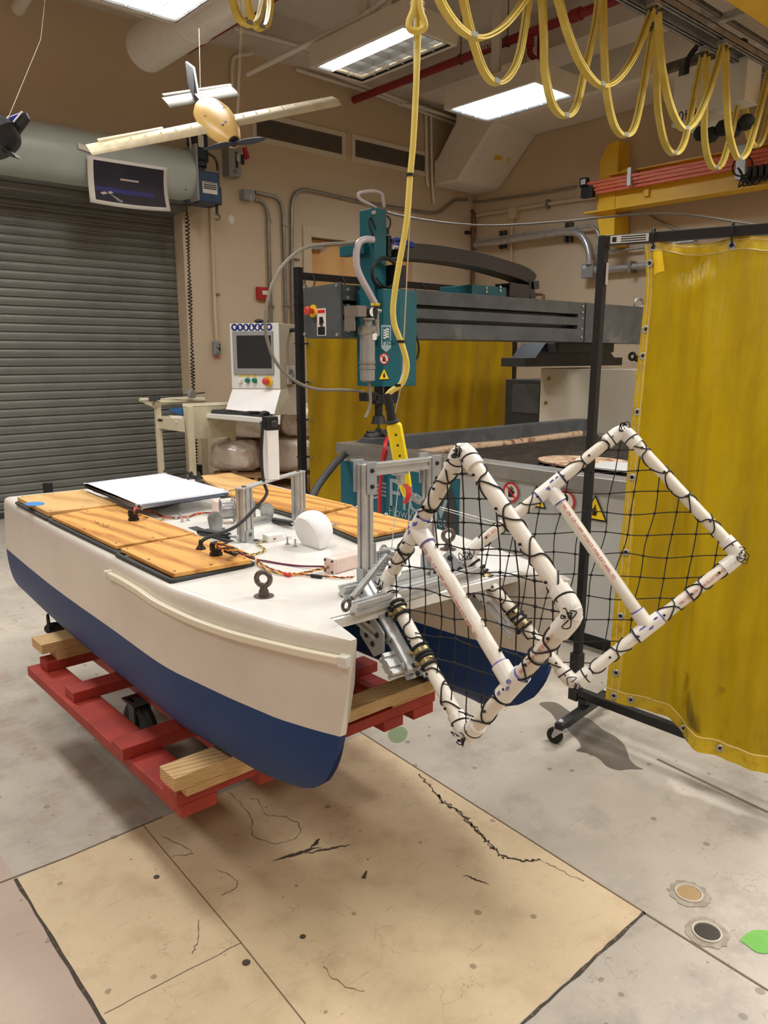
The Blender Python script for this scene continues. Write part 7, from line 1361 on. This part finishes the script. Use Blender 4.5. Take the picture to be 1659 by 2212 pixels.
# ------------------------------------------------------------------ PVC net frames and their arms
PR = .0168
def netframe(name_lab, k, pts, tee, prn, seed, px_clamps, arm_x, tx1):
    rr = random.Random(seed); Hh, Tt, Rr, Bb = [EYE+(Vector(p)-EYE)*k for p in pts]; e1 = Tt-Hh; e2 = Bb-Hh; nrm = e1.cross(e2).normalized(); nrm = nrm if nrm.dot(FW) < 0 else -nrm
    t = thing('net_basket', name_lab, 'net basket', Bb, 'white pipe net frames at the bow')
    cor = [Hh, Tt, Rr, Bb]; m0, m1 = Hh+e1*tee[0], Bb+(Rr-Bb)*tee[1]
    for i, nm in ((0, 'inner'), (1, 'top'), (2, 'outer'), (3, 'bottom')):
        p, q = cor[i], cor[(i+1) % 4]; o = obj('pipe', M().cyl(p, q, PR, n=20), 'pvc_white', t, smooth=40)
        if i in (0, 2):
            d = (q-p).normalized(); yd = nrm.cross(d); s = .03; bt_ = text_mesh(prn if i else '1785 .06% CP-1', p.lerp(q, .1 if i else .12)+nrm*(PR+.0006)-yd*.004+yd*(.002), d, yd, .011); obj('print', bt_, 'red_button', o, label='red printed lettering')
    obj('middle_pipe', M().cyl(m0, m1, PR, n=20), 'pvc_white', t, smooth=40); mp_ = bpy.data.objects[[o.name for o in t.children if o.name.startswith('middle_pipe')][0]]
    d = (m1-m0).normalized(); yd = nrm.cross(d); b = text_mesh('1785 .0%  CP-114PP 10/26/13 19:06 EXT.#68L, SD', m0+d*.055+nrm*(PR+.0006)-yd*.004, d, yd, tx1); obj('print', b, 'red_button', mp_, label='red printed lettering')
    for i in range(4):                                              # elbows
        p, a, c = cor[i], cor[i-1], cor[(i+1) % 4]; da, dc_ = (a-p).normalized(), (c-p).normalized(); b = M(); rE = PR*1.26
        P = [p+da*.058, p+da*.03]+[((p+da*.026)*(1-u)**2+p*2*u*(1-u)+(p+dc_*.026)*u*u) for u in (.15, .3, .5, .7, .85)]+[p+dc_*.03, p+dc_*.058]; b.tube(P, rE, 20); obj('elbow', b, 'pvc_fitting', t, smooth=40)
    for p, dr, br in ((m0, e1.normalized(), d), (m1, (Rr-Bb).normalized(), -d)):
        b = M(); rE = PR*1.26; b.cyl(p-dr*.042, p+dr*.042, rE, n=20); b.cyl(p, p+br*.05, rE, n=20); te = obj('tee', b, 'pvc_fitting', t, smooth=40)
        b = M(); b.cyl(p+dr*.040, p+dr*.047, PR*1.1, n=18); b.cyl(p+br*.048, p+br*.054, PR*1.1, n=18); b.cyl(p-dr*.047, p-dr*.040, PR*1.08, n=18)
        for q_ in range(4): w = rr.uniform(-.4, .4); c_ = p+dr*rr.uniform(-.03, .035)+nrm*(rE*cos(w)+.0004)+nrm.cross(dr)*(rE*sin(w)); b.poly([c_+dr*(.008*cos(g))*rr.uniform(.6, 1.2)+nrm.cross(dr)*.004*sin(g) for g in [2*pi*i/9 for i in range(9)]])
        obj('primer_stain', b, 'primer_purple', te)
    # net
    b = M(); f = [rr.uniform(0, 6) for _ in range(6)]; n = 12
    def pt(a, c): 
        e_ = sin(pi*min(1, max(0, a)))*sin(pi*min(1, max(0, c))); a2 = a+.012*sin(9*c+f[0])*e_+.012*sin(21*a+f[1])*e_; c2 = c+.014*sin(8*a+f[2])*e_+.01*sin(19*c+f[3])*e_
        return Hh+e1*a2+e2*c2-nrm*(.018*e_+.006*sin(7*a+5*c+f[4])*e_)+nrm*.004
    r_s = .0016; nodes = set()
    for i in range(1, 2*n):
        c0 = i/n
        if i % 2 == 0 or True:
            u0, u1 = max(0, c0-1), min(1, c0); L = u1-u0; st = max(2, int(L*n)+1)
            if i % 2 == 0: b.tube([pt(u0+L*j/(st*2), c0-(u0+L*j/(st*2))) for j in range(st*2+1)], r_s, 5)
    for i in range(-n+1, n):
        c0 = i/n
        if i % 2 == 0:
            u0, u1 = max(0, c0), min(1, 1+c0); L = u1-u0; st = max(2, int(L*n)+1); b.tube([pt(u0+L*j/(st*2), (u0+L*j/(st*2))-c0) for j in range(st*2+1)], r_s, 5)
    for i in range(2, 2*n, 2):
        for j in range(-n+2, n, 2):
            a, c = (i+j)/(2*n), (i-j)/(2*n)
            if 0 < a < 1 and 0 < c < 1: b.sph(pt(a, c), .0045, 6)
    obj('net', b, 'cord_black', t)
    for i in range(4):                                              # lacing round the pipes
        p, q = cor[i], cor[(i+1) % 4]; d2 = (q-p); L = d2.length; u2 = d2.normalized(); a_, w_ = M().frame(u2); b = M(); turns = max(4, int(L/.052))
        for sg_, ph in ((1, rr.uniform(0, 6)), (-1, rr.uniform(0, 6))):
            b.tube([p+u2*(.03+(L-.06)*j/(turns*10)+.006*sin(j*.7))+(a_*cos(sg_*2*pi*j/20+ph)+w_*sin(sg_*2*pi*j/20+ph))*(PR+.0022) for j in range(turns*10+1)], .0018, 5)
        for j in range(1, turns, 2): b.sph(p+u2*(.03+(L-.06)*j/turns)+nrm*(PR+.003), .0038, 6)
        obj('lacing', b, 'cord_black', t)
        b = M()
        for f_ in ((.08, .92) if i % 2 else (.3, .62, .93)): c_ = p+d2*f_; b.torus(c_, (u2+a_*.2).normalized(), PR+.0035, .0025, 20, 6); b.obox(c_+nrm*(PR+.006)+a_*rr.uniform(-.006, .006), u2*.004, a_*.004, nrm*.003); 
        obj('cable_tie', b, 'black_plastic', t)
        b = M()
        for q_ in range(7): v_ = Vector((rr.uniform(-1, 1), rr.uniform(-1, 1), rr.uniform(-1, 1))); c_ = p+nrm*PR*1.2+v_*.008; b.tube(cat([c_, c_+v_.cross(nrm)*.014+nrm*.006, c_+v_*.012, c_-v_.cross(nrm)*.01], 4), .0013, 5)
        obj('knot', b, 'cord_black', t)
    # clamps on the lower pipe
    p, d2, u2 = Hh, e2, e2.normalized()
    for f_ in px_clamps:
        c_ = p+d2*f_; b = M()
        for s_ in (-.011, .011): b.torus(c_+u2*s_, u2, PR+.0035, .004, 22, 8)
        cl_ = obj('rubber_clamp', b, 'black_rubber', t, smooth=50); b = M(); b.tube([c_-u2*.005, c_+u2*.005], PR+.0036, 20); b.cyl(c_+nrm*.0-RT*(PR+.014)-UP*.004, c_-RT*(PR+.002)-UP*.004, .006, n=10); obj('clamp_band', b, 'brass', cl_, smooth=40)
    # arm: slotted profile carrying the lower pipe
    off = (-RT*.80-UP*.35+FW*.25).normalized()*arm_x; A0, A1 = Hh+e2*(-.05)+off*1.25, Hh+e2*.57+off*1.1
    arm = thing('net_boom', name_lab.split(' pipe')[0]+' slotted aluminium arm carrying the net frame below the bow', 'arm', A1)
    ua = (A1-A0).normalized(); sa = ua.cross(nrm).normalized(); obj('profile', M().extr(A0, A1, .03, up=nrm), 'aluminium', arm)
    b = M(); b.obox(A0+ua*.09+nrm*.0172, ua*.09, sa*.015, nrm*.002); pl2 = obj('hinge_plate', b, 'aluminium_plate', arm, bevel=.001); b = M()
    for q_ in (.02, .065, .115, .16): nut(b, A0+ua*q_+nrm*.0192, nrm, .0085)
    obj('bolt', b, 'sign_black', pl2)
    jc = A0+ua*.14+off.normalized()*.03+nrm*.012; b = M(); P = [jc+ua*x+sa*y for x, y in ((-.055, -.03), (.035, -.04), (.065, .0), (.045, .05), (-.03, .058), (-.06, .02))]; b.prism(P, nrm*.004); jp = obj('joint_plate', b, 'aluminium_plate', arm, bevel=.001); b = M()
    for x, y in ((-.025, -.005), (.02, -.012), (.022, .025), (-.01, .03)): nut(b, jc+ua*x+sa*y+nrm*.004, nrm, .0075)
    obj('bolt', b, 'sign_black', jp)
    br0 = jc+sa*.03-ua*.13; obj('brace', M().extr(jc-nrm*.004+AS*.17+UP*.045, jc-nrm*.004-UP*.004-AS*.02, .028, up=nrm), 'aluminium', arm)
    for f_ in (px_clamps[0]+.02, px_clamps[-1]):
        c_ = Hh+e2*f_; b = M(); b.cyl(c_+off*.5-u2*.035, c_+off*.5+u2*.035, .006, n=10); b.obox(c_+off*.75, ua*.03, off.normalized()*.012, nrm*.002); b.obox(c_+off*.35, ua*.02, off.normalized()*.012, nrm*.002); hg = obj('hinge', b, 'motor_silver', arm, bevel=.001); b = M(); nut(b, c_+off*.8+nrm*.003, nrm, .007); nut(b, c_+off*.8+nrm*.003+ua*.022, nrm, .007); obj('bolt', b, 'sign_black', hg)
    b = M(); c_ = A0+ua*(.24 if seed == 1 else .16); b.extr(A1-ua*.03+off.normalized()*.03-nrm*.03 if seed == 1 else c_-nrm*.02, A1-ua*.03+off.normalized()*.03+nrm*.03 if seed == 1 else c_+nrm*.05, .03, .06, up=ua); obj('stub_profile', b, 'aluminium', arm)
    b = M(); b.obox(A1-ua*.02-nrm*.0+sa*.018, ua*.03, sa*.002, nrm*.014); nut(b, A1-ua*.02+nrm*.016, nrm, .009); obj('end_fitting', b, 'aluminium_plate', arm)
    return Hh, e1, e2, nrm, m0, m1
N1 = netframe('near pipe net frame with red lettering on its middle bar, closest to the camera', 1.045, ((1.22, 1.368, .995), (1.176, 1.079, 1.362), (1.13, .757, 1.097), (1.174, 1.046, .73)), (.46, .47), 'CP-114PP 10/26/13 ASTM D 1785', 1, (.12, .2, .47, .54), .043, .0125)
N2 = netframe('far pipe net frame reaching in front of the yellow curtain', .94, ((1.72, 1.557, .947), (2.103, 1.274, 1.329), (2.218, .937, .979), (1.835, 1.221, .597)), (.54, .45), 'CHARLOTTE PIPE  ASTM D 1785', 2, (.1, .18, .46, .54), .037, .0125)
o = bpy.data.objects
b = M(); q = N2[0]+N2[1]*.22; b.tube([sh0+ed*.03-UP*.035, q], .0012, 5); b.tube([sh0+ed*.03-UP*.035+UP*.003, q+UP*.012], .0009, 4); tagged(obj('wire_rope', b, 'steel_wire'), 'wire rope stretched from the shackle across to the far net frame', 'wire rope')
b = M(); b.tube([sh0-UP*.01, sh0-UP*.2-ed*.012], .0018, 5); tagged(obj('wire_rope', b, 'steel_wire'), 'pale cord hanging from the shackle behind the near net pipe', 'wire rope')
# ------------------------------------------------------------------ red dolly and lumber under the hulls
Z0, Z1, Z2, Z3, Z4 = .27, .31, .35, .39, .43
dl = thing('boat_dolly', 'red painted lumber dolly on casters under the boat', 'dolly', (1.35, 2.4, 0))
fn = PZ(383, 1745, Z1); yF = PZ(400, 1780, Z0).y; xL = fn.x; xR = PZ(960, 1512, Z1+.02).x
cl = [PZ(383, 1745, Z1), PZ(266, 1645, Z1), PZ(160, 1520, Z1), PZ(103, 1453, Z1)]
for i, p in enumerate(cl): obj('crossbeam', M().box((p.x, p.y, Z1), (xR+.02*i, p.y+.089, Z2)), 'red_lumber', dl, bevel=.003)
yb_ = cl[-1].y+.12
for i, (x, w) in enumerate(((cl[0].x+.01, .115), (PZ(562, 1700, Z0).x, .09), (PZ(825, 1580, Z0).x, .09), (xR-.11, .1))): obj('stringer', M().box((x, cl[0].y+.0, Z0), (x+w, yb_, Z1)), 'red_lumber', dl, bevel=.003)
wc = PX(304, 1548, 1.12); 
for k, (x, y) in enumerate(((1.12, wc.y), (xR-.16, wc.y), (1.0, cl[0].y+.35), (xR-.5, cl[0].y+.75))):
    if k == 2: continue
    r_ = .125; b = M(); b.cyl((x-.02, y, r_), (x+.02, y, r_), r_, n=32); b.torus((x, y, r_), (1, 0, 0), r_-.02, .028, 30, 8); w_ = obj('caster_wheel', b, 'black_rubber', dl, smooth=40); b = M(); b.box((x+.026, y-.02, r_-.03), (x+.034, y+.03, Z0)); b.box((x-.034, y-.02, r_-.03), (x-.026, y+.03, Z0)); b.box((x-.05, y-.05, Z0-.008), (x+.05, y+.05, Z0)); fk = obj('caster_fork', b, 'charcoal', w_)
    b = M(); b.cyl((x-.032, y, r_), (x+.032, y, r_), .035, n=18); obj('hub', b, 'brass', w_)
def lum(p, q, z, lab): o = obj('lumber_block', M().box((p[0], p[1], z), (q[0], q[1], z+.04)), 'lumber', bevel=.002); return tagged(o, lab, 'lumber', 'lumber blocks between the dolly and the hulls')
a, c = PZ(379, 1682, Z4), PZ(349, 1659, Z4); rE = PZ(928, 1478, Z3).x
lum((min(a.x, c.x), a.y), (rE, a.y+.09), Z3, 'long upper board laid across the front of the dolly under both bows')
a2 = PZ(403, 1722, Z2); lum((a2.x, a2.y), (a2.x+.3, a2.y+.09), Z2, 'short lower board with darker growth rings at the front left of the dolly')
a3, a4 = PZ(849, 1530, Z2), PZ(943, 1496, Z2); lum((a3.x, a3.y-.0), (a4.x, a3.y+.09), Z2, 'short lower board at the front right of the dolly')
r0 = PZ(97, 1413, Z3); lum((r0.x-.01, r0.y), (xR, r0.y+.12), Z3, 'long upper board at the stern end of the dolly under the propeller'); r1 = PZ(125, 1427, Z2); lum((r1.x, r1.y), (xR-.05, r1.y+.09), Z2, 'lower board at the stern end of the dolly')
